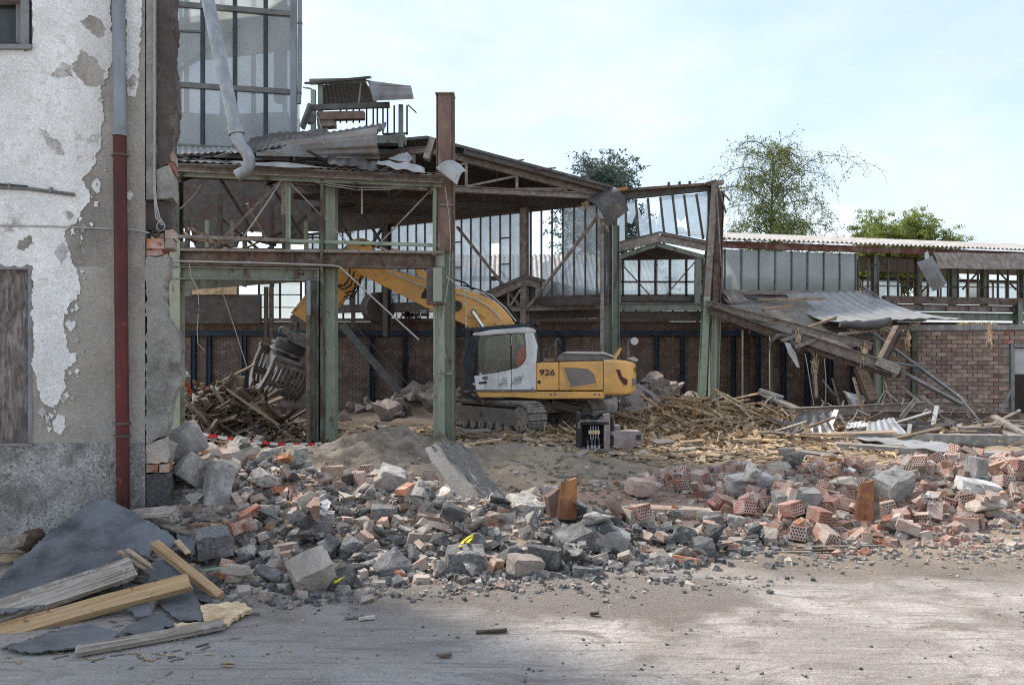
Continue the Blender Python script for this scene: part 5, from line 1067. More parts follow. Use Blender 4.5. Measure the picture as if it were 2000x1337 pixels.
# fallen steel
fs_ = [('fallen_beam', 'upper of the two long brown beams sloping down from the leaning column', (1380, 592), (1703, 676), 24.8, 22.6, .2, .2, m_rustlt, 'i'),
       ('fallen_beam', 'lower long brown beam sloping down from the leaning column under the collapsed deck', (1384, 604), (1560, 668), 24.7, 23.3, .26, .24, m_rust, 'i'),
       ('fallen_beam', 'thick pale dusty beam at the lower end of the fallen steel', (1545, 652), (1752, 722), 23.5, 22.2, .3, .26, m_rustlt, 'i'),
       ('fallen_beam', 'thin brown rail under the thick pale dusty beam', (1560, 676), (1742, 735), 23.4, 22.3, .12, .1, m_rust, 'i'),
       ('fallen_beam', 'short thick brown stub standing at a slant beside the pinkish brick wall', (1756, 640), (1724, 702), 23.2, 23.0, .26, .2, m_rust, 'i')]
for n_, l_, a, c, Y0, Y1, H, B, m_, kd in fs_:
    MB().ibar(S_(*a, Y0), S_(*c, Y1), H, B, .02).build(n_, m_, label=l_, cat='steel beam', group='steel fallen from the roof')
MB().bar(S_(1713, 704, 22.35), S_(1758, 724, 22.1), .3, .26).build('timber_block', m_woodgrey, label='squared grey timber end gripped in the fallen steel', cat='timber')
MB().box(S_(1760, 726, 22.06), (.12, .3, .3)).build('end_plate', m_rust, label='rusty plate on the end of the fallen timber', cat='steel plate')
for l_, a, c, Y0, Y1, t, m_ in (('pale lath across the two fallen beams', (1526, 665), (1568, 651), 23, 23.3, .1, m_woodgrey), ('second pale lath across the fallen beams lower down', (1553, 678), (1602, 659), 22.9, 23.2, .1, m_woodgrey),
        ('long grey strut slanting down in front of the pinkish brick wall', (1706, 651), (1888, 786), 23.8, 21.5, .1, m_greymid), ('lower grey strut fanning out to the scrap heap', (1760, 726), (1880, 790), 22.2, 21.3, .12, m_greymid),
        ('thin grey strut level behind the fallen beam end', (1735, 706), (1805, 718), 22.8, 22.6, .08, m_greymid), ('brown timber prop leaning under the collapsed roof', (1678, 716), (1706, 784), 23.6, 23.2, .36, m_woodmid),
        ('hanging brown lath under the fallen beams', (1591, 722), (1594, 776), 23, 23, .11, m_woodmid)):
    MB().bar(S_(*a, Y0), S_(*c, Y1), t, t * .7, V((1, 0, .3))).build('strut', m_, label=l_, cat='strut', group='struts round the collapsed roof')
for a in [[(1532, 668), (1540, 690), (1556, 716), (1560, 718), (1552, 690), (1540, 670)], ]:
    MB().prism([S_(x, y, 22.9) for x, y in a], V((.05, .03, 0))).build('bent_plate', m_sheetlt, label='pale pointed plate hanging from the fallen beams', cat='metal plate')
MB().tube([S_(1560, 686, 23.1), S_(1536, 657, 23.2), S_(1520, 655, 23), S_(1504, 668, 22.9), S_(1503, 684, 22.9)], .1, 8, r1=.03).build('torn_felt', m_sheetdk, label='curled dark felt scrap at the end of the collapsed deck', cat='roofing felt')
for q, l_ in (([(1572, 690), (1578, 720), (1584, 760), (1590, 792)], 'pale cable hanging left of the brown lath'), ([(1610, 700), (1613, 740), (1613, 770), (1611, 790)], 'pale cable hanging right of the brown lath'), ([(1397, 596), (1398, 640), (1398, 700), (1397, 760)], 'thin wire hanging down the leaning column')):
    MB().tube([S_(x, y, 22.9 if x > 1500 else 24.6) for x, y in q], .02 if x > 1500 else .012, 6).build('cable', m_cable, label=l_, cat='cable')
for px, py, Y in ((1592, 705, 23), (1772, 660, 24), (1557, 655, 23.2), (1688, 688, 22.6), (1932, 650, 25)):
    s = MB(); q = S_(px, py, Y)
    for j in range(26):
        d = V((random.gauss(0, .05), random.gauss(0, .05), random.uniform(-.5, .3))); s.bar(q + V((random.gauss(0, .05), 0, 0)), q + d, .02, .02)
    s.build('straw_tuft', m_straw, label='tuft of straw insulation hanging from the fallen steel', cat='straw', group='straw hanging from the fallen steel', kind='stuff')
for px, Y, m_, l_ in ((1716, 25.2, m_green, 'pale green post standing behind the collapsed roof'), (1457, 27.5, m_darksteel, 'dark rusty post under the collapsed roof'), (1507, 28, m_greenbl, 'thin green post near the sooty brick wall')):
    q = P(px, 0, Y); MB().ibar(V((q.x, Y, -.2)), V((q.x, Y, P(px, 645, Y).z)), .24 if px != 1507 else .14, .2 if px != 1507 else .12, .02, V((1, 0, 0))).build('steel_post', m_, label=l_, cat='post')
# a distant shed seen through the glazed wall
fd = thing('distant_shed', V((1, 46, 0)), 'distant shed with a pale wavy roof seen through the missing panes', 'building')
MB().box((.5, 48, 2.4), (16, 4, 5)).build('wall', m_board, fd)
sheet('roof', (V((-8, 45.4, 5.6)), V((9, 45.4, 5.6)), V((9, 50, 8.2)), V((-8, 50, 8.2))), 60, .06, m_roofwhite, nv=2, per=6, parent=fd, th=.03)
MB().bar(V((-8, 45.5, 5.25)), V((9, 45.5, 5.25)), .2, .4).build('fascia', m_rust, fd)
# ------------------------------------------------------------------ excavator
XC = V((.40, 21.1, 0)); XS = 78.5                         # slewing centre; photo pixels per metre at the near side of the cab
yaw = rad(4); UR = V((math.cos(yaw), -math.sin(yaw), 0)); UV = V((-math.sin(yaw), -math.cos(yaw), 0))   # towards its rear, towards the camera
def X(u, v, z): return XC + UR * u + UV * v + Z * z
def XP(px, py, v=1.36):                                   # photo pixel on the machine plane v metres towards the camera
    a = XC + UV * v; k = (px - 1000) / F
    u = (k * a.y - a.x) / (UR.x - k * UR.y); q = a + UR * u; return P(px, py, q.y)
ex = thing('excavator', XC, 'yellow and white tracked excavator with its arm raised behind the steel columns, numbered 926', 'excavator')
def xprism(pts, v0, v1, name, m_, parent=ex, **k):        # photo outline swept from depth v0 (near) to v1 (far)
    a = [XP(x, y, v0) for x, y in pts]
    return MB().prism(a, UV * (v1 - v0)).build(name, m_, parent, **k)
def bevel(o, w_=.03, seg=2, ang=30):
    m_ = o.modifiers.new('edge', 'BEVEL'); m_.width = w_; m_.segments = seg; m_.limit_method = 'ANGLE'; m_.angle_limit = rad(ang); return o
# undercarriage
tyaw = rad(50); TD = V((math.cos(tyaw), -math.sin(tyaw), 0)); TL = V((-math.sin(tyaw), -math.cos(tyaw), 0))
TLn, TR, TW, TG = 3.25, .37, .56, 1.08
def oval(n):                                              # evenly spaced stations round a track
    st = TLn - 2 * TR; per = 2 * st + 2 * math.pi * TR; out = []
    for i in range(n):
        s = per * i / n
        if s < st: out.append((-st / 2 + s, 2 * TR, (1, 0)))
        elif s < st + math.pi * TR: a = (s - st) / TR; out.append((st / 2 + TR * math.sin(a), TR + TR * math.cos(a), (math.cos(a), -math.sin(a))))
        elif s < 2 * st + math.pi * TR: out.append((st / 2 - (s - st - math.pi * TR), 0, (-1, 0)))
        else: a = (s - 2 * st - math.pi * TR) / TR; out.append((-st / 2 - TR * math.sin(a), TR - TR * math.cos(a), (-math.cos(a), math.sin(a))))
    return out, per
shoe = MB().box((0, 0, 0), (.135, TW, .03)).box((-.05, 0, .034), (.024, TW, .04)).box((.0, 0, .028), (.018, TW, .028)).box((.05, 0, .034), (.022, TW, .04)).mesh('track_shoe', m_track)
NS = 46
for sgn in (1, -1):
    ctr = XC + TL * TG * sgn + Z * .035
    fb = MB()
    pts, per = oval(60)
    tr = MB()
    ring = [ctr + TD * a * .985 + Z * (z * .93 + .03) for a, z, t in pts]
    inn = [ctr + TD * a * .90 + Z * ((z - TR) * .78 + TR) for a, z, t in pts]
    n = len(ring); w2 = TL * .2
    vs_ = [p + w2 for p in ring] + [p + w2 for p in inn] + [p - w2 for p in ring] + [p - w2 for p in inn]
    fs2 = []
    for i in range(n):
        j = (i + 1) % n; fs2 += [(i, j, n + j, n + i), (2 * n + j, 2 * n + i, 3 * n + i, 3 * n + j), (n + i, n + j, 3 * n + j, 3 * n + i), (j, i, 2 * n + i, 2 * n + j)]
    tr.add(vs_, fs2); tro = tr.build('track', m_trackbody, ex)
    pts, per = oval(NS)
    for a, z, t in pts:
        q = ctr + TD * a + Z * z; d = TD * t[0] + Z * t[1]; nrm = TL.cross(d) * -1
        if nrm.dot(Z * (z - TR) + TD * (a if abs(a) > TLn / 2 - TR else 0)) < 0: nrm = -nrm
        d = TL.cross(nrm) * -1
        R_ = M((d, d.cross(nrm) * -1, nrm)).transposed()
        put('track_shoe', shoe, q, R_, parent=tro)
    # side frame with rollers
    body = [(-1.2, .2), (-1.28, .55), (-1.0, .6), (.95, .6), (1.1, .45), (1.1, .2)]
    MB().prism([ctr + TD * a + Z * z + TL * .26 for a, z in body], -TL * .52).build('track_frame', m_trackbody, ex)
    for a in (-.95, -.6, -.25, .1, .45, .8): MB().tube([ctr + TD * a + Z * .14 + TL * .28, ctr + TD * a + Z * .14 - TL * .28], .11, 12).build('roller', m_track, ex, smooth='auto')
    for a in (-TLn / 2 + TR, TLn / 2 - TR): MB().tube([ctr + TD * a + Z * TR + TL * .25, ctr + TD * a + Z * TR - TL * .25], .3, 20).build('idler' if a > 0 else 'sprocket', m_track, ex, smooth='auto')
    MB().box(ctr + TD * -.3 + Z * .42 + TL * .27, (.1, .1, .1), M.Rotation(-tyaw, 3, 'Z')).build('step', m_grab, ex)
MB().prism([X(0, 0, 0) + TL * a + TD * b + Z * .45 for a, b in ((1, -.6), (1, .6), (-1, .6), (-1, -.6))], Z * .28).build('undercarriage', m_trackbody, ex)
MB().tube([X(0, 0, .68), X(0, 0, .86)], .62, 28).build('slewing_ring', m_darksteel, ex, smooth='auto')
for sg in (1, -1): MB().bar(XC + TL * .4 * sg + TD * .5 + Z * .7, XC + TL * 1.0 * sg + TD * 1.0 + Z * .5, .3, .2).build('cross_beam', m_trackbody, ex)
# revolving frame, engine housing, counterweight
H = 1.36
bevel(xprism([(929, 764), (1182, 764), (1180, 778), (1060, 779), (1000, 776), (936, 776)], H - .02, -1.25, 'frame_skirt', m_yellow), .03)
xprism([(926, 760.5), (1048, 760.5), (1048, 764), (926, 764)], H + .02, -1.2, 'deck_edge', m_greymid)
bevel(xprism([(1047.5, 709), (1091, 707), (1091, 762), (1047.5, 762)], H, -1.25, 'side_door', m_yellow), .025)
bevel(xprism([(1092, 707), (1178, 705), (1178, 762), (1092, 762)], H, -1.25, 'engine_door', m_yellow), .025)
xprism([(1100, 718), (1130, 718.5), (1149, 721), (1159, 730), (1164, 748.5), (1115, 755.5)], H + .012, H - .05, 'grille', m_grille)
gb_ = MB()
for i in range(12): gb_.bar(XP(1103 + i * 4.8, 719, H + .014), XP(1108 + i * 4.8, 753, H + .014), .008, .006)
for a in ((1099, 716.5, 1131, 717), (1131, 717, 1150, 719.5), (1150, 719.5, 1161, 729), (1161, 729, 1166, 749.5), (1166, 749.5, 1114, 757.5), (1114, 757.5, 1099, 716.5)):
    MB().bar(XP(a[0], a[1], H + .012), XP(a[2], a[3], H + .012), .02, .03).build('grille_rim', m_yellow, ex)
# counterweight: rounded block built from sections
cw = MB(); secs = []
for px, hh, inset in ((1179, 0, 0), (1196, 0, 0), (1212, .0, .0), (1226, .02, .06), (1237, .05, .22), (1244, .09, .48), (1249, .14, .95), (1250.5, .2, 1.36)):
    secs.append((px, hh, inset))
nps = 20; ringv = []
for px, hh, inset in secs:
    top, bot = XP(px, 702 + (px - 1179) * .02, H), XP(px, 772 - max(0, px - 1225) * .08, H)
    zt, zb2 = top.z - hh, bot.z + hh * .6; q = top - UV * inset
    va, vb = H - inset, -1.3 + inset
    if va < vb + .1: va, vb = .1, -.1
    u = (top - XC).dot(UR)
    rr_ = .09
    pr_ = []
    for (cv, cz, a0) in ((va - rr_, zt - rr_, 0), (vb + rr_, zt - rr_, 90), (vb + rr_, zb2 + rr_, 180), (va - rr_, zb2 + rr_, 270)):
        for j in range(5): a = rad(a0 + 22.5 * j); pr_.append(X(u, cv + rr_ * math.cos(a), cz + rr_ * math.sin(a)))
    ringv.append(pr_)
vs_ = [p for r_ in ringv for p in r_]; fs2 = [(i * nps + j, i * nps + (j + 1) % nps, (i + 1) * nps + (j + 1) % nps, (i + 1) * nps + j) for i in range(len(secs) - 1) for j in range(nps)]
fs2 += [tuple(reversed(range(nps))), tuple(range((len(secs) - 1) * nps, len(secs) * nps))]
cwo = cw.add(vs_, fs2).build('counterweight', m_yellow, ex, smooth='auto')
xprism([(1203, 721), (1211, 722), (1215, 735), (1226, 741), (1225, 751), (1219, 751), (1210, 740)], H + .006, H - .06, 'reflector_recess', m_maroon)
xprism([(1231, 739), (1243, 738.5), (1243, 752), (1231, 752)], H - .2, H - .5, 'rear_badge_plate', m_grille)
# covers and rails on top
hd = xprism([(1086, 706), (1088, 697), (1096, 690), (1180, 692), (1200, 699), (1202, 706)], H - .25, -.9, 'engine_hood', m_greymid); bevel(hd, .05, 3)
bevel(xprism([(1094, 690.5), (1108, 686), (1180, 687), (1198, 694), (1201, 699), (1180, 692)], H - .22, -.9, 'hood_lid', m_greylt), .02)
MB().tube([XP(1085, 706, .9), XP(1085, 667, .9), XP(1088, 661, .9), XP(1093, 663, .7), XP(1094, 672, .5)], .018, 6).build('handrail', m_greymid, ex)
MB().tube([XP(1062, 704, .9), XP(1062, 683, .9), XP(1068, 680, .9), XP(1071, 704, .5)], .014, 6).build('handrail', m_greymid, ex)
xprism([(1060, 699), (1090, 700), (1090, 706), (1060, 706)], .9, -.6, 'walkway', m_woodmid)
xprism([(1197, 701), (1213, 679), (1215, 680), (1203, 702)], .4, -.6, 'deflector', m_yellow)
xprism([(1226, 700), (1240, 697), (1247, 702), (1243, 706)], .5, -.4, 'rear_light', m_greylt)
MB().tube([XP(1227, 702, -.6), XP(1227, 668, -.6), XP(1231, 661, -.6)], .03, 8).build('mirror_arm', m_greymid, ex)
mr_ = MB(); q = XP(1239, 666, -.55); mr_.tube([q + UV * .05, q - UV * .05], .105, 16); mr_.build('mirror', m_greylt, ex, smooth='auto')
# cab: near side built from panels round the windows, glass, seat, roof
C0, C1 = H, .42
cabk = []
for pts in ([(926, 734), (945, 731), (945, 762), (930, 762)], [(945.5, 731), (973, 727), (973, 762), (945.5, 762)], [(973.5, 727), (998.5, 721.5), (998.5, 762), (973.5, 762)],
            [(999.5, 721), (1010, 718.5), (1019, 713), (1046.5, 712), (1047, 717), (1046.6, 762), (999.5, 762)],
            [(1019, 713), (1025, 705), (1028, 697), (1027.5, 675), (1025, 650), (1042, 649), (1050, 675), (1047, 712)]):
    cabk.append(xprism(pts, C0, C0 - .08, 'cab_panel', m_white))
bevel(xprism([(922, 655), (924, 650), (960, 643.5), (1030, 638.5), (1043, 641), (1044, 649), (1025, 650), (975, 652.5), (938, 656)], C0 + .02, C1 - .03, 'cab_roof', m_white), .03)
bevel(xprism([(991, 640), (997, 634), (1018, 633), (1024, 639)], 1.15, .6, 'roof_hatch', m_white), .02)
xprism([(910, 756), (908, 735), (911, 700), (920, 656), (929, 656), (921, 690), (919, 730), (924, 762), (914, 762)], C0 - .02, C1, 'front_frame', m_slate)
xprism([(921, 690), (928, 657), (938, 656), (928, 690), (924, 733), (930, 762), (924, 762), (919, 730)], C0 - .004, C0 - .06, 'door_seal', m_black)
for a, c in (((998.7, 651), (999, 762)), ):
    xprism([(996.5, 651.5), (999.8, 651.2), (999.8, 721), (996.5, 721.5)], C0 - .003, C0 - .07, 'door_pillar', m_black)
xprism([(938, 656.5), (996, 652.5), (996, 721), (950, 730), (926.5, 733.5), (926, 712), (930, 685)], C0 - .02, C0 - .03, 'door_window', m_cabglass)
xprism([(1000, 651.5), (1024.5, 650.5), (1027, 675), (1027.5, 697), (1024, 706), (1018, 713), (1000, 720.8)], C0 - .02, C0 - .03, 'side_window', m_cabglass)
xprism([(926, 690), (930, 660), (1040, 650), (1046, 700), (1046, 712), (926, 734)], C1 + .03, C1 + .02, 'far_window', m_cabglass)
xprism([(1022, 650), (1044, 650), (1050, 680), (1047, 712), (1022, 712)], C1 + .06, C1, 'far_pillar', m_white)
xprism([(926, 734), (1047, 714), (1047, 762), (930, 762)], C1 + .06, C1, 'far_panel', m_white)
xprism([(1044, 650), (1047, 650), (1054, 690), (1054, 712), (1050, 712)], C0 - .06, C1 + .06, 'rear_window', m_darkglass)
xprism([(930, 756), (1046, 756), (1046, 761.5), (930, 761.5)], C0 - .1, C1 + .07, 'cab_floor', m_black)
xprism([(968, 735), (1006, 735), (1008, 712), (1002, 706), (970, 708)], 1.1, .7, 'seat', m_greymid); xprism([(1000, 712), (1012, 712), (1015, 672), (1006, 670)], 1.1, .7, 'seat_back', m_greymid)
xprism([(1010, 717), (1008, 700), (1014, 680), (1020, 672), (1026, 676), (1027, 695), (1021, 711)], C0 - .12, C0 - .25, 'hung_jacket', m_orange)
xprism([(1015, 660), (1021, 656), (1025, 674), (1018, 678)], C0 - .12, C0 - .2, 'hung_cloth', m_foam)
MB().tube([XP(934, 718, 1.0), XP(940, 700, 1.0), XP(934, 690, 1.0)], .02, 6).build('control_lever', m_black, ex)
for px in (984, 1006):                                    # door louvres, stepped as on the machine
    for k in range(5):
        MB().bar(XP(px - 3 - k * 1.6, 738 + k * 3.4, C0 + .003), XP(px + (7 if px < 990 else 18) + (0 if px < 990 else -k * 1.5), 736.5 + k * 3.4 - (0 if px < 990 else 3), C0 + .003), .01, .01).build('louvre', m_black, ex)
xprism([(941, 736), (952, 734.5), (954, 739), (949, 742), (943, 741)], C0 + .006, C0 - .02, 'door_dent', m_grab)
xprism([(935, 745.5), (951, 744), (950, 749), (935, 750)], C0 + .008, C0 - .02, 'handle', m_black)
xprism([(1050, 743), (1056, 743), (1056, 749), (1050, 749)], H + .006, H - .02, 'latch', m_black)
MB().tube([XP(1040.5, 758, C0 + .004), XP(1040.5, 758, C0 - .02)], .02, 10).build('fuel_cap', m_black, ex)
for px in (1076, 1084, 1162, 1170): MB().tube([XP(px, 770, H - .016), XP(px, 770, H - .06)], .026, 10).build('bolt', m_grab, ex)
for px, py in ((938.5, 729.5), (925.5, 749.5)): MB().tube([XP(px, py, C0 + .006), XP(px, py, C0 - .02)], .03, 12).build('marker_disc', m_foam, ex)
MB().bar(XP(1000, 654, C0 + .02), XP(998, 675, C0 + .02), .015, .015, V((1, 0, 0))).build('door_handle_rail', m_foam, ex)
# guard rails round the roof, lamps, wiper, step
MB().prism([XP(910, 640.5, C0), XP(1030, 631, C0), XP(1052, 631.5, C0), XP(1052, 637, C0), XP(1030, 637, C0), XP(910, 646.5, C0)], -UV * .06).build('roof_guard', m_slate, ex)
MB().prism([XP(910, 640.5, C1 - .1), XP(1052, 631.5, C1 - .1), XP(1052, 637, C1 - .1), XP(910, 646.5, C1 - .1)], -UV * .06).build('roof_guard', m_slate, ex)
for px in (912, 940, 990, 1020): MB().bar(XP(px, 643 - (px - 912) * .07, C0 - .05), XP(px, 643 - (px - 912) * .07, C1 - .1), .05, .05).build('guard_bar', m_slate, ex)
for px in (914, 944, 1024): MB().bar(XP(px, 642, C0 - .03), XP(px + 2, 655, C0 - .03), .04, .03).build('guard_post', m_slate, ex)
MB().prism([XP(908, 641, C0 - .02), XP(918, 641, C0 - .02), XP(912, 700, C0 - .02), XP(907, 720, C0 - .02)], -UV * .07).build('front_guard', m_slate, ex)
for px in (1042, 1050): MB().tube([XP(px - 2, 634, C0 + .04), XP(px + 4, 633.5, C0 + .06)], .06, 12).build('work_lamp', m_black, ex, smooth='auto')
MB().bar(XP(898, 764, C0 - .2), XP(938, 786, C0 - .2), .5, .05, V((.4, 0, 1))).build('step', m_black, ex)
MB().tube([XP(921, 668, C0 + .1), XP(926, 664, C0 + .12), XP(930, 662, C0 + .03)], .015, 6).build('mirror_arm', m_slate, ex)
# boom and arm, in the middle plane of the machine
BV = -.12
def BP(px, py, v=BV): return XP(px, py, v)
def bprism(pts, v0, v1, name, m_, **k): return xprism(pts, v0, v1, name, m_, **k)
boom = [(1030, 690), (1000, 624), (986, 606), (966, 589), (934, 573), (891, 562), (831, 546), (752, 524), (712, 508), (700, 498), (688, 500), (684, 512), (696, 527), (708, 538), (770, 569), (831, 600), (858, 610), (891, 626), (908, 634), (930, 650), (980, 705)]
bm = bprism(boom, BV + .27, BV - .27, 'boom', m_yellow); bevel(bm, .02)
bprism([(812, 522), (826, 526), (834, 540), (831, 546), (815, 541)], BV + .1, BV - .1, 'bracket', m_yellow)
arm = [(687, 468), (702, 464), (717, 467), (722, 478), (716, 490), (712, 506), (706, 540), (690, 560), (657, 598), (632, 622), (600, 600), (596, 596), (575, 616), (567, 610), (590, 583), (640, 530), (660, 508)]
arm = [(687, 468), (702, 464), (717, 467), (723, 480), (717, 500), (708, 534), (690, 558), (657, 597), (590, 660), (578, 640), (566, 612), (600, 570), (640, 532), (661, 505)]
bevel(bprism([(687, 468), (702, 464), (717, 467), (723, 480), (717, 500), (708, 534), (690, 558), (657, 597), (622, 640), (596, 628), (577, 616), (567, 611), (600, 570), (640, 532), (661, 505)], BV + .2, BV - .2, 'arm', m_yellow), .02)
bprism([(567, 612), (600, 574), (603, 579), (573, 613)], BV + .21, BV - .21, 'arm_edge', m_straw)
for a, c, r_, m_ in (((738, 480), (790, 503), .045, m_chrome), ((764, 490), (840, 521), .085, m_yellow), ((923, 608), (948, 646), .05, m_chrome), ((700, 470), (742, 482), .06, m_darksteel)):
    MB().tube([BP(*a, BV if a[1] < 600 else BV + .42), BP(*c, BV if a[1] < 600 else BV + .42)], r_, 12).build('cylinder_rod' if m_ is m_chrome else 'cylinder', m_, ex, smooth='auto')
for a, c in (((736, 480), .06), ((771, 493), .1)): pass
MB().tube([BP(771, 492, BV + .1), BP(777, 494, BV + .1)], .1, 12).build('cylinder_gland', m_greylt, ex, smooth='auto')
for px, py, r_, m_ in ((925, 608, .07, m_grab), (925, 606, .2, m_yellow), (700, 514, .1, m_grab), (709, 474, .1, m_grab), (892, 597, .14, m_black)):
    d = .4 if r_ < .15 else .34
    MB().tube([BP(px, py, BV + d), BP(px, py, BV + .1)], r_, 16).build('pivot_pin', m_, ex, smooth='auto')
bprism([(925, 593), (942, 600), (952, 612), (948, 620), (936, 613), (925, 622), (914, 614), (913, 600)], BV + .33, BV + .27, 'cylinder_boss', m_yellow)
for k, q in enumerate(([(745, 519), (760, 534), (831, 562), (860, 571)], [(891, 573), (925, 583), (950, 597), (968, 612), (982, 630)], [(757, 526), (800, 536), (850, 551), (905, 563), (945, 575), (975, 595), (1000, 625)],
                       [(905, 558), (940, 568), (970, 588), (990, 608), (1004, 628)], [(930, 566), (960, 578), (985, 600), (1008, 628)])):
    for o in ((.3, .0) if k < 2 else (.12, .0, -.12)): 
        MB().tube([BP(x, y - 1, BV + o) for x, y in q], .02, 6).build('hydraulic_pipe', m_greylt if k != 3 else m_rubber, ex)
        if k < 2: break
MB().tube([BP(865, 548), BP(885, 545), BP(908, 552), BP(925, 566)], .025, 6).build('hydraulic_hose', m_rubber, ex)
MB().tube([BP(985, 603), BP(998, 606), BP(1006, 616), BP(1010, 628)], .025, 6).build('hydraulic_hose', m_rubber, ex)
for q in ([(684, 522), (682, 545), (672, 558), (657, 556)], [(692, 530), (686, 556), (672, 566), (655, 556)], [(704, 540), (702, 556), (690, 568), (674, 572)], [(696, 545), (690, 572), (682, 584), (672, 578)], [(705, 550), (698, 566), (690, 580), (678, 576)]):
    MB().tube([BP(x, y, BV + .34) for x, y in q], .022, 6).build('hydraulic_hose', m_rubber, ex)
bprism([(824, 573), (831, 563), (848, 568), (848, 586), (822, 582)], BV + .276, BV + .2, 'letter_panel', m_black)
MB().bar(BP(834, 573, BV + .28), BP(846, 576, BV + .28), .01, .04).build('letter_stroke', m_yellow, ex); MB().bar(BP(833, 580, BV + .28), BP(846, 583, BV + .28), .01, .04).build('letter_stroke', m_yellow, ex)
bprism([(931, 640), (984, 634), (990, 700), (940, 700)], .42 - .05, -.5, 'boom_foot_bracket', m_slate)
for px in (942, 978): MB().tube([XP(px, 636, .3), XP(px, 636, -.3)], .12, 14).build('cylinder_head', m_yellow, ex, smooth='auto')
# numbers
t926 = text_mesh('926', .2, m_black, .003, .004, 1.3)
o = put('number', t926, XP(1069, 727.5, H + .02), V((rad(90), 0, -yaw)), parent=ex)
o2 = put('number', text_mesh('926', .2, m_black, .008, .004, .8), XP(1242, 722.5, H - .4) + UR * .035, V((rad(90), 0, rad(55))), parent=ex)
# quick coupler, rotator and sorting grapple
GV = BV
MB().prism([BP(571, 616, GV + .12), BP(579, 614, GV + .12), BP(612, 630, GV + .12), BP(612, 645, GV + .12), BP(596, 636, GV + .12), BP(575, 626, GV + .12)], -UV * .24).build('link', m_grab, ex)
MB().tube([BP(573, 620, GV + .16), BP(573, 620, GV - .16)], .085, 14).build('pin', m_grab, ex, smooth='auto')
MB().prism([BP(570, 625, GV + .1), BP(580, 628, GV + .1), BP(578, 655, GV + .1), BP(565, 652, GV + .1)], -UV * .2).build('link', m_grab, ex)
MB().prism([BP(557, 654, GV + .2), BP(548, 643, GV + .2), BP(552, 638, GV + .2), BP(560, 646, GV + .2), BP(575, 648, GV + .2), BP(600, 656, GV + .2), BP(606, 672, GV + .2), BP(590, 670, GV + .2), BP(575, 664, GV + .2)], -UV * .4).build('coupler', m_grab, ex)
MB().tube([BP(552 + 6 * math.cos(t), 645 + 6 * math.sin(t), GV) for t in np.linspace(1.2, 5.6, 10)], .035, 8).build('lifting_hook', m_grab, ex, smooth='auto')
for px, py in ((564, 658), (591, 663)): MB().tube([BP(px, py, GV + .24), BP(px, py, GV - .24)], .06, 12).build('pin', m_grab, ex, smooth='auto')
ga = BP(572, 664, GV); gd_ = (BP(528, 772, GV) - ga).normalized(); gs_ = UV.cross(gd_).normalized()      # down the grapple, and across it
if gs_.x < 0: gs_ = -gs_
gc, gn_ = math.cos(rad(52)), math.sin(rad(52)); gs_, GVV = gs_ * gc + UV * gn_, UV * gc - gs_ * gn_      # the head is swung round on its ring
def GP(d, a, v): return ga + gd_ * d + gs_ * a + GVV * v
MB().tube([GP(.06, 0, 0), GP(.30, 0, 0)], .42, 22).build('rotator', m_black, ex, smooth='auto'); MB().tube([GP(.30, 0, 0), GP(.38, 0, 0)], .47, 22).build('rotator_ring', m_grab, ex, smooth='auto')
MB().tube([GP(.38, 0, 0), GP(.52, 0, 0)], .38, 22).build('rotator', m_black, ex, smooth='auto'); MB().box(GP(.18, -.02, .42), (.22, .02, .07), M.Rotation(rad(10), 3, 'Y')).build('maker_plate', m_foam, ex)
for k in range(4): MB().tube([GP(.35 + .03 * math.sin(t), .47 * math.cos(t), .47 * math.sin(t)) for t in np.linspace(.2 + k * .2, 2.4 + k * .2, 9)], .022, 6).build('hydraulic_hose', m_rubber, ex)
MB().prism([GP(.5, -.5, .3), GP(.5, .42, .3), GP(.85, .5, .3), GP(.98, .3, .3), GP(.98, -.3, .3), GP(.85, -.55, .3)], -GVV * .6).build('grapple_frame', m_grab, ex)
MB().tube([GP(.85, -.35, 0), GP(.85, .35, 0)], .1, 14).build('cylinder', m_grab, ex, smooth='auto')
for sg in (-1, 1):                                        # two jaws: side plates, lip and slats
    jaw = thing_parts = MB()
    def jp(t, r_=1.0):                                    # jaw curve from hinge to lip
        a = rad(-20 + 105 * t)
        return (.72 + .78 * math.sin(a) * r_ + .12 * t, sg * (.12 + .62 * math.cos(a) * r_ * 1.0 + .05))
    jo = jaw.tube([GP(*jp(.02), .56), GP(*jp(.02), -.56)], .07, 10).build('jaw', m_grab, ex)
    for v in (-.55, .55):
        pl = [GP(*jp(t), v) for t in np.linspace(0, 1, 9)] + [GP(*jp(t, .72), v) for t in np.linspace(1, 0, 9)]
        MB().prism(pl, GVV * -.05).build('side_plate', m_grab, jo)
    for i in range(9):
        v = -.46 + i * .115
        if i == 4: v0, v1 = v - .06, v + .06
        else: v0, v1 = v - .022, v + .022
        pl = [GP(*jp(t), v1) for t in np.linspace(.12, .88, 7)] + [GP(*jp(t, .84), v1) for t in np.linspace(.88, .12, 7)]
        MB().prism(pl, GVV * (v0 - v1)).build('slat', m_grab, jo)
    for t0, t1 in ((0, .14), (.45, .55), (.86, 1.0)):
        pl = [GP(*jp(t), .5) for t in np.linspace(t0, t1, 4)] + [GP(*jp(t, .8), .5) for t in np.linspace(t1, t0, 4)]
        MB().prism(pl, GVV * -1.0).build('lip' if t0 > .8 else 'cross_bar', m_grab if t0 != .86 else m_grab, jo)
MB().prism([GP(1.52, .1, .56), GP(1.52, .3, .56), GP(1.58, .3, .56), GP(1.58, .1, .56)], -GVV * .05).build('red_mark', m_red, ex)

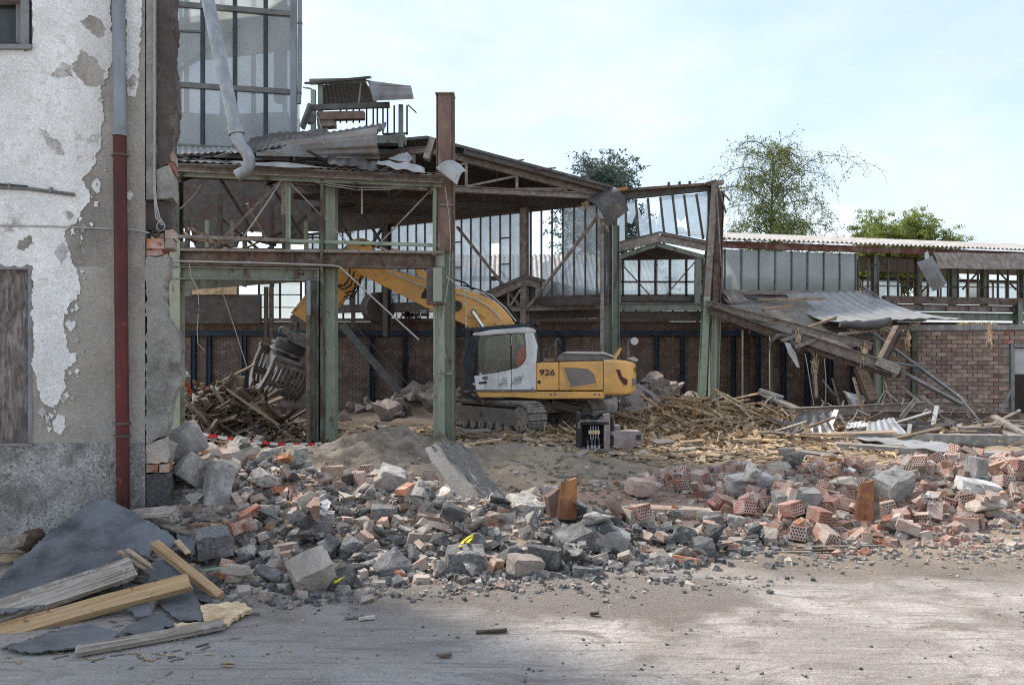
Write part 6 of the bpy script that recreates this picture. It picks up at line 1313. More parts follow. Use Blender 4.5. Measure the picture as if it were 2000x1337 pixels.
# ------------------------------------------------------------------ hydraulic attachment lying in front of the tracks
at = thing('hydraulic_attachment', Gd(1165, 885), 'black box ended hydraulic tool with looped hoses and dusty pink beam before the excavator', 'attachment')
AY = 16.0
def AT(px, py, d=0): return P(px, py, AY + d)
MB().box(AT(1132.5, 845) + V((0, .3, 0)), (.07, .6, .78)).build('side_plate', m_black, at); MB().box(AT(1186, 848) + V((0, .32, 0)), (.12, .64, .80)).build('side_plate', m_attach, at)
MB().box(AT(1158, 824, .3), (.58, .6, .05)).build('top_plate', m_black, at); MB().box(AT(1158, 882, .3), (.6, .6, .06)).build('bottom_plate', m_black, at)
MB().box(AT(1158, 852, .58), (.6, .04, .62)).build('back_plate', m_black, at)
MB().tube([AT(1131, 836, -.02), AT(1131, 826, -.02), AT(1134, 822, -.02), AT(1183, 822.5, -.02)], .03, 8).build('front_rim', m_grab, at); MB().tube([AT(1134, 879, -.02), AT(1182, 879, -.02)], .03, 8).build('front_rim', m_grab, at)
for i in range(4):
    px = 1153.5 + i * 5; MB().bar(AT(px, 831, .1), AT(px, 857, .1), .018, .018, V((1, 0, 0))).build('rod', m_greylt, at)
for i, px in enumerate((1148, 1156, 1162, 1170)):
    MB().tube([AT(px, 858 - i % 2 * 3, .08), AT(px, 876, .08)], .013, 6).build('rod', m_greymid, at); MB().tube([AT(px, 869, .08), AT(px, 876, .08)], .025, 8).build('nut', m_greylt, at)
MB().box(AT(1160.5, 843.5, .05), (.23, .02, .075)).build('plate', m_straw, at)
for cx, r_ in ((1148, 11), (1179, 16)):
    pts_ = [AT(cx - r_, 826, .3)] + [AT(cx + r_ * math.cos(t) * -1, 822 - 14 * math.sin(t), .3) for t in np.linspace(0, math.pi, 10)]
    pts_ += [AT(cx + r_ + 1, 835, .2), AT(cx + r_, 868, .05)] if cx > 1160 else [AT(cx + r_, 826, .3)]
    MB().tube(pts_, .04, 8).build('hose', m_rubber, at, smooth='auto')
MB().prism([AT(1193, 842, .1), AT(1250, 842, .1), AT(1256, 846, .1), AT(1256, 868, .1), AT(1240, 872, .1), AT(1222, 876, .1), AT(1193, 878, .1)], V((0, .42, 0))).build('beam', m_attach, at)
MB().box(AT(1247, 853.5, .095), (.09, .02, .1)).build('socket_hole_paint', m_black, at); MB().box(AT(1247, 863.5, .096), (.09, .02, .06)).build('socket_hole_paint', m_woodgrey, at)  # plates on the beam face paint the shaded inside of the socket
MB().prism([AT(1196, 833, .3), AT(1211, 830, .3), AT(1212, 842, .3), AT(1196, 842, .3)], V((0, .25, 0))).build('bracket', m_attach, at)
# ------------------------------------------------------------------ rubble heaps: pieces dropped one by one on a height map
hx0, hy0, hs = -6.0, 5.0, .04; hnx, hny = 430, 240
HX, HY = np.meshgrid(hx0 + np.arange(hnx) * hs, hy0 + np.arange(hny) * hs); HM = height(HX, HY).copy()
def hm(x, y):
    i, j = int((x - hx0) / hs), int((y - hy0) / hs)
    return float(HM[j, i]) if 0 <= i < hnx and 0 <= j < hny else hz(x, y)
def settle(x, y, r, thick, sink=.3):
    i, j, k = int((x - hx0) / hs), int((y - hy0) / hs), max(1, int(r / hs))
    i0, i1, j0, j1 = max(0, i - k), min(hnx, i + k + 1), max(0, j - k), min(hny, j + k + 1)
    if i1 <= i0 or j1 <= j0: return hz(x, y)
    sub = HM[j0:j1, i0:i1]; dx = HX[j0:j1, i0:i1] - x; dy = HY[j0:j1, i0:i1] - y; q = (dx * dx + dy * dy) / (r * r); ins = q < 1
    if not ins.any(): return hz(x, y)
    z = float(np.percentile(sub[ins], 55)); prof = z + thick * (1 - sink) * np.sqrt(np.clip(1 - q, 0, 1)) * .92
    sub[ins] = np.maximum(sub[ins], prof[ins]); return z - thick * sink
def inpoly(p, poly):
    x, y = p; c = False; n = len(poly)
    for i in range(n):
        (x0, y0), (x1, y1) = poly[i], poly[i - 1]
        if (y0 > y) != (y1 > y) and x < (x1 - x0) * (y - y0) / (y1 - y0) + x0: c = not c
    return c
def chunk_mesh(seed, n=13, jag=.35, flat=1.0):
    r = random.Random(seed); bm_ = bmesh.new()
    for k in range(n):
        d = V((r.uniform(-1, 1), r.uniform(-1, 1), r.uniform(-1, 1) * flat)); m_ = max(abs(d.x), abs(d.y), abs(d.z) / max(flat, .01)) ; d = d / m_ * .5 * r.uniform(1 - jag, 1); bm_.verts.new(d)
    bmesh.ops.convex_hull(bm_, input=bm_.verts); bmesh.ops.delete(bm_, geom=[v for v in bm_.verts if not v.link_faces], context='VERTS')
    bmesh.ops.dissolve_limit(bm_, angle_limit=rad(14), verts=bm_.verts, edges=bm_.edges)
    bmesh.ops.bevel(bm_, geom=bm_.edges[:], offset=.025, segments=1, affect='EDGES', profile=.5)
    bmesh.ops.triangulate(bm_, faces=bm_.faces[:])
    for it in range(2):
        bmesh.ops.subdivide_edges(bm_, edges=[e for e in bm_.edges if e.calc_length() > .09], cuts=1)
        bmesh.ops.triangulate(bm_, faces=bm_.faces[:])
    bm_.normal_update()
    for v in bm_.verts: v.co += v.normal * (.05 * noise.noise(v.co * 4 + V((seed, 0, 0))) + .028 * noise.noise(v.co * 11 + V((0, seed, 0))))
    me_ = bpy.data.meshes.new('chunk'); bm_.to_mesh(me_); bm_.free(); me_.materials.append(None); return me_
def brick_mesh(seed, hollow=False, half=False):           # unit length 1, chipped corners
    r = random.Random(seed); bm_ = bmesh.new(); bmesh.ops.create_cube(bm_, size=1)
    L, W_, H_ = (.24, .115, .071) if not hollow else (.24, .165, .15)
    for v in bm_.verts: v.co = V((v.co.x * L, v.co.y * W_, v.co.z * H_))
    if half:                                              # snapped off along a ragged plane
        for cut in range(2):
            no = V((1, r.uniform(-.7, .7), r.uniform(-.7, .7))).normalized()
            bmesh.ops.bisect_plane(bm_, geom=bm_.verts[:] + bm_.edges[:] + bm_.faces[:], plane_co=(r.uniform(-.02, .055), 0, 0), plane_no=no, clear_outer=True)
            bmesh.ops.holes_fill(bm_, edges=[e for e in bm_.edges if e.is_boundary])
        bmesh.ops.triangulate(bm_, faces=[f for f in bm_.faces if len(f.verts) > 4])
    bmesh.ops.bevel(bm_, geom=bm_.edges[:], offset=.004, segments=1, affect='EDGES', profile=.5)
    if not hollow:
        k = [v for v in bm_.verts if v.co.x > 0 and v.co.y > 0 and v.co.z > 0]
        for v in k: v.co *= r.uniform(.72, .98)
        k = [v for v in bm_.verts if v.co.x < 0 and v.co.y < 0 and v.co.z > 0]
        for v in k: v.co *= r.uniform(.8, 1)
    me_ = bpy.data.meshes.new('brick'); bm_.to_mesh(me_); bm_.free(); me_.materials.append(None)
    if hollow:                                            # perforations drawn flat on the ends, their inner shade painted dark
        me_.materials.append(m_hole); b2 = bmesh.new(); b2.from_mesh(me_)
        for sx in ((-1,) if half else (-1, 1)):
            for a in range(5):
                for c in range(4):
                    y = (a - 2 + (.25 if c % 2 else -.25)) * W_ / 5.6; z = (c - 1.5) * H_ / 4.5; s = .0095
                    rg = [b2.verts.new((sx * (L / 2 + .0012), y + s * math.cos(t), z + s * 1.1 * math.sin(t))) for t in np.linspace(0, 2 * math.pi, 7)[:-1]]
                    f = b2.faces.new(rg if sx > 0 else rg[::-1]); f.material_index = 1
        for sy in (-1, 1):                                # grooved long faces
            for c in range(5):
                z = (c - 2) * H_ / 5.4; y = sy * (W_ / 2 + .003)
                xe = -.03 if half else L / 2 - .008
                q = [b2.verts.new(v) for v in ((-L / 2 + .008, y, z - .005), (xe, y, z - .005), (xe, y, z + .005), (-L / 2 + .008, y, z + .005))]
                b2.faces.new(q if sy < 0 else q[::-1])
        b2.to_mesh(me_); b2.free()
    return me_
CH = [chunk_mesh(100 + k, random.Random(k).choice((9, 11, 13, 16)), random.Random(k + 50).uniform(.15, .5)) for k in range(18)]
BK = [brick_mesh(200 + k, half=k > 3) for k in range(9)]; HB = [brick_mesh(300 + k, True) for k in range(2)] + [brick_mesh(310 + k, True, True) for k in range(4)]
left_poly = [(-3.7, 8.2), (-3.1, 7.0), (-2.3, 6.75), (-1.95, 6.62), (-.9, 6.95), (.5, 7.35), (1.5, 7.35), (2.3, 7.9), (3.0, 8.5), (2.5, 9.7), (1.1, 9.9), (.2, 10.1), (-.5, 10.5), (-1.5, 11.0), (-2.8, 11.2), (-4.2, 10.6), (-4.5, 9)]
right_poly = [(3.0, 8.5), (4.2, 8.15), (5.2, 8.7), (6.4, 9.5), (8, 10.0), (9.5, 12.2), (7, 12.9), (5.5, 13.1), (3.5, 13.2), (2.1, 12.3), (1.9, 11.4), (2.7, 10.4), (2.5, 9.5)]
LM = []
SHORT = {1: 'the big straight edged block', 2: 'the foot of the wall stub', 3: 'the pyramid shaped block', 4: 'the upright grey block', 5: 'the long grey block', 6: 'the flat pale topped slab', 8: 'the cone like block', 9: 'the rounded pale boulder',
         10: 'the big rounded boulder', 12: 'the square asphalt block', 13: 'the flat topped asphalt block', 15: 'the loose kerb stone', 16: 'the broad asphalt lump', 17: 'the pale angular block', 18: 'the white topped block', 19: 'the pale kerb length',
         20: 'the long flat topped block', 21: 'the slanting pale block', 22: 'the upright grey slab', 23: 'the whitish plaster slab', 24: 'the wide broken block', 25: 'the perforated brick block', 26: 'the slotted block', 27: 'the flat crest slab', 28: 'the pale rimmed block', 29: 'the leaning slab'}
LM += [(P(1106, 1012, 8.55).x, 8.5, 'the upright clay piece'), (P(1686, 1014, 8.75).x, 8.7, 'the second clay piece'), (3.9, 12.6, 'the red heap crest'), (5.6, 12.6, 'the low concrete kerb'), (8.0, 12.2, 'the far right crest'), (2.9, 9.2, 'the grey red seam'), (5.6, 9.1, 'the dark gritty strip'), (7.2, 9.9, 'the red heap corner')]
def zheap(x, y):
    return 'grey' if min(LM, key=lambda m_: (m_[0] - x) ** 2 + (m_[1] - y) ** 2)[0] < 2.6 else 'red'
def zone(x, y):
    q = min(LM, key=lambda m_: (m_[0] - x) ** 2 + (m_[1] - y) ** 2); dx, dy = x - q[0], y - q[1]
    if math.hypot(dx, dy) < .22: return 'against ' + q[2]
    return ('in front of ' if dy < 0 else 'behind ') + q[2] if abs(dy) > abs(dx) else ('left of ' if dx < 0 else 'right of ') + q[2]
counts = {}
SIZE_W = lambda s: 'large' if s > .3 else 'fist sized' if s < .17 else 'medium'
def drop_piece(kind, x, y, s=None, mat_=None, tilt=30, label=None, dims=None, dz=0, rot=None, nocount=False):
    r = random
    if kind == 'concrete_chunk':
        d = dims or (s * r.uniform(.8, 1.3), s * r.uniform(.65, 1.0), s * r.uniform(.45, .8)); me_ = r.choice(CH); sc_ = d
    elif kind == 'loose_brick': me_ = r.choice(BK); k = r.uniform(.9, 1.08); sc_ = (k, k, k); d = (.22, .115, .08)
    else: me_ = r.choice(HB); sc_ = (1, 1, 1); d = (.24, .16, .16)
    rt = rot if rot is not None else V((rad(r.gauss(0, tilt * .6)) + (math.pi / 2 if kind != 'concrete_chunk' and r.random() < .3 else 0), rad(r.gauss(0, tilt * .6)), r.uniform(0, 6.3)))
    R_ = M.Rotation(rt[2], 3, 'Z') @ M.Rotation(rt[1], 3, 'Y') @ M.Rotation(rt[0], 3, 'X')
    ez = sum(abs(R_[2][i]) * d[i] for i in range(3)); er = .5 * math.sqrt(d[0] * d[1])
    z0 = settle(x, y, er, ez * .8, .22); z = z0 + ez * .44 + dz
    m_ = mat_
    col = {m_chunk.name: 'grey concrete', m_chunkdk.name: 'dark grey asphalt', m_chunklt.name: 'pale mortar', m_brick.name: 'red', m_brickdk.name: 'dusty brown', m_hollow.name: 'perforated', m_blockpink.name: 'pinkish grey'}[m_.name]
    lb = label or (f'{SIZE_W(max(d))} {col} chunk {zone(x, y)}' if kind == 'concrete_chunk' else f'{"half " if me_ in BK[4:] or me_ in HB[2:] else "whole "}{col} {"" if kind == "hollow_brick" else "loose "}brick {"on edge" if abs(R_[2][2]) < .6 else "tilted" if abs(R_[2][2]) < .93 else "flat"} {zone(x, y)}')
    o = put(kind, me_, (x, y, z), V(rt), sc_, mat=m_)
    tag(o, lb, {'concrete_chunk': 'chunk', 'loose_brick': 'brick', 'hollow_brick': 'hollow brick'}[kind], {'concrete_chunk': 'broken chunks', 'loose_brick': 'loose bricks', 'hollow_brick': 'hollow bricks'}[kind] + f' in the {zheap(x, y)} heap')
    counts[kind] = counts.get(kind, 0) + 1
    return o
def onheap(px, py):                                       # where the ray of a photo pixel meets the heap
    for Y in np.arange(6.0, 15, .02):
        q = P(px, py, Y)
        if q.z <= hm(q.x, q.y): return q
    return Gd(px, py)
# first the named large pieces
def block(px, py, wpx, hpx, Y, m_, label, rot=(0, 0, 0), dpx=None, name='concrete_block', cat='block', seed=1, jag=.12, n=22):
    k = Y / F; d = (wpx * k, (dpx or wpx * .8) * k, hpx * k)
    me_ = chunk_mesh(900 + seed, n, jag); q = P(px, py, Y)
    o = put(name, me_, q, V([rad(a) for a in rot]), d, mat=m_); tag(o, label, cat)
    settle(q.x, q.y, .35 * (d[0] + d[1]) * .6, 0.02); 
    i, j, r_ = int((q.x - hx0) / hs), int((q.y - hy0) / hs), max(1, int(.3 * d[0] / hs))
    if 0 < i < hnx and 0 < j < hny: HM[max(0, j - r_):j + r_, max(0, i - r_):i + r_] = np.maximum(HM[max(0, j - r_):j + r_, max(0, i - r_):i + r_], q.z + d[2] * .3)
    return o
def cut_block(px, py, dims, Y, m_, label, rot, name='concrete_block', cat='block', seed=0, chip=.06, mats=None):
    b_ = bmesh.new(); bmesh.ops.create_cube(b_, size=1); r = random.Random(seed)
    bmesh.ops.subdivide_edges(b_, edges=b_.edges[:], cuts=3, use_grid_fill=True)
    mn = min(dims)
    for v in b_.verts:
        n_ = sum(1 for a in v.co if abs(abs(a) - .5) < 1e-4)
        p = V((v.co.x * dims[0], v.co.y * dims[1], v.co.z * dims[2])); k = (0, .25, .7, 1.0)[n_] * chip * mn * 1.5
        p -= V([math.copysign(r.uniform(0, k), a) if abs(abs(a) - .5) < 1e-4 else r.uniform(-k, k) for a in v.co]); v.co = p
    me_ = bpy.data.meshes.new(name); b_.to_mesh(me_); b_.free(); me_.materials.append(m_)
    if mats: 
        for m2 in mats: me_.materials.append(m2)
        for p in me_.polygons:
            if p.normal.z > .6: p.material_index = 1
    q = P(px, py, Y); o = put(name, me_, q, V([rad(a) for a in rot])); tag(o, label, cat)
    if seed in SHORT: LM.append((q.x, q.y, SHORT[seed]))
    r_ = max(1, int(.32 * max(dims[0], dims[1]) / hs)); i, j = int((q.x - hx0) / hs), int((q.y - hy0) / hs)
    if 0 < i < hnx and 0 < j < hny: HM[max(0, j - r_):j + r_, max(0, i - r_):i + r_] = np.maximum(HM[max(0, j - r_):j + r_, max(0, i - r_):i + r_], q.z + .1 * dims[2])
    return o
# the leaning slab with asphalt on top
c1, c2_, c3_, c4 = P(828, 879, 10.0), P(851, 864, 10.05), P(958, 988, 9.5), P(924, 1024, 9.4); wv_ = P(906, 868, 10.65) - c2_
bmx = bmesh.new(); bmesh.ops.create_cube(bmx, size=1); bmesh.ops.subdivide_edges(bmx, edges=bmx.edges[:], cuts=9, use_grid_fill=True); r_ = random.Random(2); so_ = (c1 + c3_) / 2 + wv_ / 2
for v in bmx.verts:
    l_, t_, s_ = v.co.x + .5, v.co.y + .5, v.co.z + .5; e = sum(1 for a in v.co if abs(abs(a) - .5) < 1e-4)
    p = (c1 * (1 - t_) + c2_ * t_) * (1 - l_) + (c4 * (1 - t_) + c3_ * t_) * l_ + wv_ * s_ * (1 - .15 * l_); j = (0, .002, .016, .04)[e]
    v.co = p - so_ + V((r_.uniform(-j, j), r_.uniform(-j, j), r_.uniform(-j, j)))
bmx.normal_update(); bmesh.ops.recalc_face_normals(bmx, faces=bmx.faces[:])
tn = (c3_ - c2_).cross(wv_).normalized(); tn = tn if tn.z > 0 else -tn
mes = bpy.data.meshes.new('slab'); bmx.to_mesh(mes); bmx.free(); mes.materials.append(mat('slab concrete', (.4, .36, .315), .95, 0, .15, 3, .5, 26, [((.3, .265, .23), .35, 2.5, .1)], bdist=.02)); mes.materials.append(mat('dark asphalt skin', (.095, .094, .093), .95, 0, .4, 25, 1.0, 40, [((.28, .27, .26), .2, 6, .06), ((.2, .19, .18), .3, 40, .05)], bdist=.02))
for p in mes.polygons:
    if p.normal.dot(tn) > .75: p.material_index = 1
o = put('leaning_slab', mes, so_); tag(o, 'long thick concrete slab with a dark asphalt top leaning out of the grey heap', 'slab')
for (px, py, dims, Y, m_, lab, rot, sd_) in [
    (362, 862, (.42, .3, .34), 8.9, m_concrete, 'big grey block with straight edges at the top of the heap beside the wall stub', (8, -28, 22), 1),
    (318, 880, (.2, .25, .26), 8.6, m_chunklt, 'pale broken mortar lump against the foot of the wall stub', (10, 20, 40), 2),
    (470, 886, (.34, .3, .3), 10.0, m_chunklt, 'pale pyramid shaped block peaking over the back of the grey heap', (38, 30, 20), 3),
    (425, 948, (.27, .24, .5), 8.6, m_concrete, 'upright grey block standing in the heap near the wall stub', (-12, 14, 35), 4),
    (390, 925, (.5, .22, .3), 8.75, m_chunk, 'long grey block lying behind the upright one near the wall stub', (0, 38, 35), 5),
    (608, 1010, (.46, .34, .13), 8.2, m_concrete, 'flat pale topped slab piece in the middle of the left heap', (-6, 3, 8), 6),
    (611, 1030, (.40, .3, .14), 8.15, m_chunk, 'grey slab piece right under the flat pale topped one', (0, -4, 14), 7),
    (610, 1118, (.36, .3, .3), 6.75, m_chunklt, 'pale cone like block with one dark face at the front foot of the heap', (28, -22, 24), 8),
    (760, 945, (.33, .3, .4), 9.5, m_chunk, 'rounded pale grey boulder on the back of the heap near the dirt ridge', (15, 20, 10), 9),
    (1018, 1000, (.38, .3, .34), 8.9, m_chunk, 'big rounded grey boulder beside the upright clay piece', (20, 10, 30), 10),
    (968, 985, (.2, .18, .22), 9.3, m_chunklt, 'small pale pointed stone left of the big boulder by the clay piece', (0, 25, 10), 11),
    (908, 1098, (.36, .3, .28), 7.25, m_chunkdk, 'dark square asphalt block at the front of the heap below the yellow strap', (5, 4, 8), 12),
    (1063, 1088, (.32, .26, .2), 7.4, m_chunkdk, 'dark asphalt block with flat top above the brick stained stone', (-8, 6, -14), 13),
    (1026, 1103, (.3, .24, .17), 7.2, m_blockpink, 'brick stained rounded stone at the front of the heap', (5, 8, 20), 14),
    (1148, 1116, (.28, .1, .09), 7.2, m_chunkdk, 'narrow dark kerb stone lying loose on the ground in front', (0, 2, 4), 15),
    (1128, 1055, (.42, .3, .26), 7.9, m_chunkdk, 'broad dark asphalt lump in the centre of the heap front', (12, -16, 20), 16),
    (1196, 1052, (.34, .26, .2), 7.9, m_concrete, 'pale angular block right of the broad dark asphalt lump', (4, 18, -10), 17),
    (1248, 1010, (.3, .25, .18), 8.8, m_chunklt, 'white topped block by the pale kerb length', (-4, 6, 14), 18),
    (1310, 1003, (.95, .22, .16), 9.3, m_brickdk, 'long pale bricklike kerb length behind the heap', (0, 2, -2), 19),
    (1555, 975, (.55, .3, .22), 9.6, m_concrete, 'long grey block with flat top in the red heap', (6, -4, -3), 20),
    (1745, 950, (.42, .3, .36), 9.9, m_concrete, 'big pale grey block with slanting face behind the second clay piece', (20, -18, 20), 21),
    (1905, 925, (.22, .22, .46), 10.6, m_concrete, 'upright grey slab among hollow bricks at the right end of the heap', (4, 6, 20), 22),
    (1910, 950, (.48, .3, .16), 10.2, m_foam, 'whitish plaster slab lying on the right end of the red heap', (6, 10, -10), 23),
    (1462, 944, (.6, .3, .25), 10.6, m_chunk, 'wide grey broken block near the top of the red heap', (6, -4, 10), 24),
    (1250, 950, (.36, .24, .22), 10.8, m_hollow, 'big perforated brick block at the left edge of the red heap', (10, 6, 25), 25),
    (750, 1008, (.3, .24, .24), 8.6, m_chunkdk, 'dark hollow block with a slot left of the leaning slab', (0, 5, 10), 26),
    (580, 906, (.4, .3, .12), 10.5, m_concrete, 'flat grey slab at the back crest of the left heap', (-6, 4, 10), 27),
    (416, 1058, (.32, .25, .24), 7.4, m_chunkdk, 'dark block with pale rim above the timber lath', (12, -6, 30), 28),
    (860, 975, (.3, .22, .16), 9.2, m_chunklt, 'pale block wedged under the leaning slab', (8, -30, 20), 29)]:
    cut_block(px, py, dims, Y, m_, lab, rot, seed=sd_, chip=.09)
q = P(752, 1015, 8.44); MB().box(q, (.13, .03, .05)).build('slot_shade', m_hole, label='dark box painted as a shaded slot in the hollow block left of the leaning slab', cat='hole')  # solid box, the slot's inner shade is put into its colour
# curved clay pipe pieces and the channel end
def clay(px, py, Y, hgt, wid, lean, lab, flip=1):
    b_ = MB()
    def f(u, v):
        a = rad(-42 + 84 * u); taper = 1 - .22 * v
        return P(px, py, Y) + V((flip * (math.sin(a) * wid * taper * .55 + lean * v), -.0 + (math.cos(a) - .7) * -.34 * wid * 2, hgt * v * (1 + .1 * (u - .5))))
    b_.grid(f, 12, 6, .035); o_ = b_.build('clay_channel', m_orangewood, smooth='auto', label=lab, cat='clay piece')
    return o_
clay(1106, 1012, 8.55, .42, .3, .05 - .02, 'upright orange brown curved clay piece standing in the middle of the heap')
MB().prism([P(1062, 968, 8.75), P(1085, 950, 8.75), P(1092, 1010, 8.7), P(1070, 1012, 8.7)], V((.04, -.1, 0))).build('clay_channel', m_clayside, label='dark curved clay shard behind the upright orange brown piece', cat='clay piece')
clay(1686, 1014, 8.75, .42, .3, .03, 'second orange brown curved clay piece standing in the red heap')
MB().prism([P(1700, 940, 8.8), P(1716, 960, 8.8), P(1718, 1012, 8.75), P(1704, 1020, 8.75)], V((.06, .12, 0))).build('clay_channel', m_clayside, label='dark side of the broken clay in the red heap', cat='clay piece')
MB().cbar(P(1187, 972, 8.9), P(1212, 1008, 8.7), .1, .08, .012, V((1, -1, .6))).build('steel_channel', m_clayside, label='short dark channel sticking out beside the perforated brick', cat='channel')
m_foam_ = m_chunklt
# the mass of loose pieces, larger ones first where the photo shows them
def fill(kind, poly, n, mats_, wts, smin=0, smax=0, dens=None, tilt=30):
    xs_ = [p[0] for p in poly]; ys_ = [p[1] for p in poly]; k = 0; tries = 0
    while k < n and tries < 20000:
        tries += 1
        x, y = random.uniform(min(xs_), max(xs_)), random.uniform(min(ys_), max(ys_))
        if not inpoly((x, y), poly) or (dens and random.random() > dens(x, y)) or inpoly((x, y), keepout): continue
        s = smin + (smax - smin) * random.random() ** 1.7 if smax else None
        drop_piece(kind, x, y, s, random.choices(mats_, wts)[0], tilt); k += 1
keepout = [(-1.3, 10.1), (-.8, 8.85), (-.2, 8.7), (.05, 9.4), (-.3, 10.6)]        # the leaning slab keeps its face clear
nearw = lambda x, y: min(1, max(.25, (11.5 - y) / 3))
backw = lambda x, y: min(1, max(.06, (y - 7.6) / 1.4)) if x < .3 else .12
frontw = lambda x, y: min(1, max(.1, (9.6 - y) / 1.6)) * (1 if x > -2.6 else .5)
fill('concrete_chunk', left_poly, 120, [m_chunk, m_chunklt, m_chunkdk], [5, 5, 1], .16, .46, backw)
fill('loose_brick', left_poly, 135, [m_brick, m_brickdk], [3, 5], dens=lambda x, y: nearw(x, y) * (1 if x < -.4 else .45))
fill('concrete_chunk', left_poly, 150, [m_chunk, m_chunkdk, m_chunklt], [3, 9, .8], .12, .34, frontw)
fill('hollow_brick', left_poly, 8, [m_hollow], [1], dens=lambda x, y: 1 if -2.5 < x < -.8 and y > 9 else .1)
fill('hollow_brick', right_poly, 200, [m_hollow, m_hollow], [1, 1])
fill('concrete_chunk', right_poly, 32, [m_chunk, m_chunklt, m_foam_], [4, 5, 1.2], .12, .4)
fill('loose_brick', right_poly, 160, [m_brick, m_brickdk], [2, 5])
# placed hollow bricks that show their perforated ends
for px, py, a in ((1455, 1010, 70), (1484, 998, 55), (1520, 1050, 60), (1540, 1018, 95), (1600, 1020, 80), (1628, 990, 92), (1862, 915, 60), (1880, 938, 75), (1950, 925, 40), (1990, 915, 85), (1730, 915, 80), (1250, 1014, 75), (660, 925, 80), (716, 925, 95), (1545, 1015, 85)):
    q = onheap(px, py); drop_piece('hollow_brick', q.x, q.y, None, m_hollow, rot=V((rad(random.uniform(-15, 15)), rad(random.uniform(-25, 10)), rad(-a + random.uniform(-10, 10)))))
# everything smaller: one mass of fragments
HE = {}
def gap_h(x, y):                                          # height down in the gaps between the pieces
    if not HE:
        k = 3; A = HM.copy()
        for dj in range(-k, k + 1):
            for di in range(-k, k + 1):
                if di * di + dj * dj <= k * k: A = np.minimum(A, np.roll(np.roll(HM, dj, 0), di, 1))
        HE['a'] = A
    i, j = int((x - hx0) / hs), int((y - hy0) / hs)
    return float(.8 * HE['a'][j, i] + .2 * HM[j, i]) if 0 <= i < hnx and 0 <= j < hny else hz(x, y)
def frag_mass(name, polys, n, smin, smax, mats_, wts, lab, spill=.3, seed=1, post=1.0):
    r = random.Random(seed); protos = [[tuple(v.co) for v in m_.vertices] for m_ in CH]; pf = [[tuple(p.vertices) for p in m_.polygons] for m_ in CH]
    simple = []
    for k in range(8):
        m_ = chunk_mesh.__wrapped__(k) if hasattr(chunk_mesh, '__wrapped__') else None
    b_ = MB(); pts_ = [V(q_) for q_ in ((-.5, -.4, -.4), (.45, -.5, -.35), (.5, .4, -.45), (-.4, .5, -.4), (-.35, -.3, .4), (.3, -.4, .5), (.4, .35, .35), (-.45, .3, .45))]
    k = 0
    while k < n:
        poly = polys[k % len(polys)] if len(polys) > 1 else polys[0]
        xs_ = [p[0] for p in poly]; ys_ = [p[1] for p in poly]
        x, y = r.uniform(min(xs_) - spill, max(xs_) + spill), r.uniform(min(ys_) - spill, max(ys_) + spill)
        if not inpoly((x, y), poly) and not inpoly((x + r.gauss(0, spill * .6), y + abs(r.gauss(0, spill * .8))), poly): continue
        if name == 'gravel' and float(vnoise(np.array([x * 1.3]), np.array([y * 2.6]))[0]) < r.uniform(-.35, .3): continue
        s = smin + (smax - smin) * r.random() ** (2.5 if name == 'rubble' else 5); z = gap_h(x, y)
        R_ = M.Rotation(r.uniform(0, 6.3), 3, 'Z') @ M.Rotation(r.gauss(0, .6), 3, 'X'); sc_ = V((s * r.uniform(.8, 1.5), s * r.uniform(.6, 1), s * r.uniform(.4, .9)))
        b_.m = r.choices(range(len(mats_)), wts)[0]
        b_.add([R_ @ V((p.x * sc_.x * r.uniform(.7, 1.1), p.y * sc_.y * r.uniform(.7, 1.1), p.z * sc_.z * r.uniform(.7, 1.1))) + V((x, y, z + s * .18)) for p in pts_], BOXF); k += 1
    return b_.build(name, mats_, label=lab, cat='rubble', kind='stuff', origin=(0, 0, 0))
lback = [(-4.2, 8.3), (-3, 8.0), (-.6, 8.2), (.6, 8.6), (.2, 10.2), (-1.5, 11.1), (-2.8, 11.3), (-4.3, 10.6)]
frag_mass('rubble', [lback], 3600, .02, .14, [m_chunk, m_chunklt, m_brickdk, m_brick, m_chunkdk], [4, 5, 3, 1.5, 1.5], 'small dusty beige and brick fragments filling the back of the left heap', .25, 1)
frag_mass('rubble', [left_poly], 4200, .015, .13, [m_chunk, m_chunkdk, m_chunklt, m_brickdk], [5, 6, 2, 1.1], 'small grey fragments of concrete and asphalt filling the left heap', .35, 6)
frag_mass('rubble', [right_poly], 6200, .015, .13, [m_hollow, m_brickdk, m_chunklt, m_chunk, m_brick], [4, 5, 5, 2, 1.4], 'small dusty brick and mortar fragments filling the right heap', .45, 2)
m_soil = mat('brown soil clods', (.2, .165, .135), .95, 0, .35, 8, .6, 40, [((.3, .255, .21), .35, 4, .1)])
frag_mass('rubble', [lback], 1500, .04, .15, [m_chunk, m_chunklt, m_brickdk, m_brick], [4, 5, 3, 2], 'fist sized dusty fragments lying over the back of the left heap', .1, 8)
frag_mass('rubble', [left_poly], 2600, .04, .15, [m_chunk, m_chunkdk, m_chunklt, m_brickdk], [4, 8, 2, 1], 'fist sized dark fragments lying over the left heap', .1, 9)
frag_mass('rubble', [right_poly], 3400, .04, .15, [m_hollow, m_brickdk, m_chunklt, m_brick], [4, 4, 5, 2], 'fist sized brick fragments lying over the right heap', .1, 10)
apron = [(-3.1, 6.9), (-2.2, 6.3), (-.9, 6.6), (.6, 6.9), (1.8, 6.9), (2.6, 7.4), (3.4, 7.9), (4.4, 7.6), (5.8, 8.1), (7, 8.9), (6.4, 9.6), (3, 8.6), (1.5, 7.6), (-.9, 7.2)]
frag_mass('gravel', [apron], 6500, .004, .06, [m_chunkdk, m_chunk, m_chunklt, m_brickdk], [5, 4, 3, 1.5], 'crushed grit thinning out along the foot of both heaps', .25, 7)
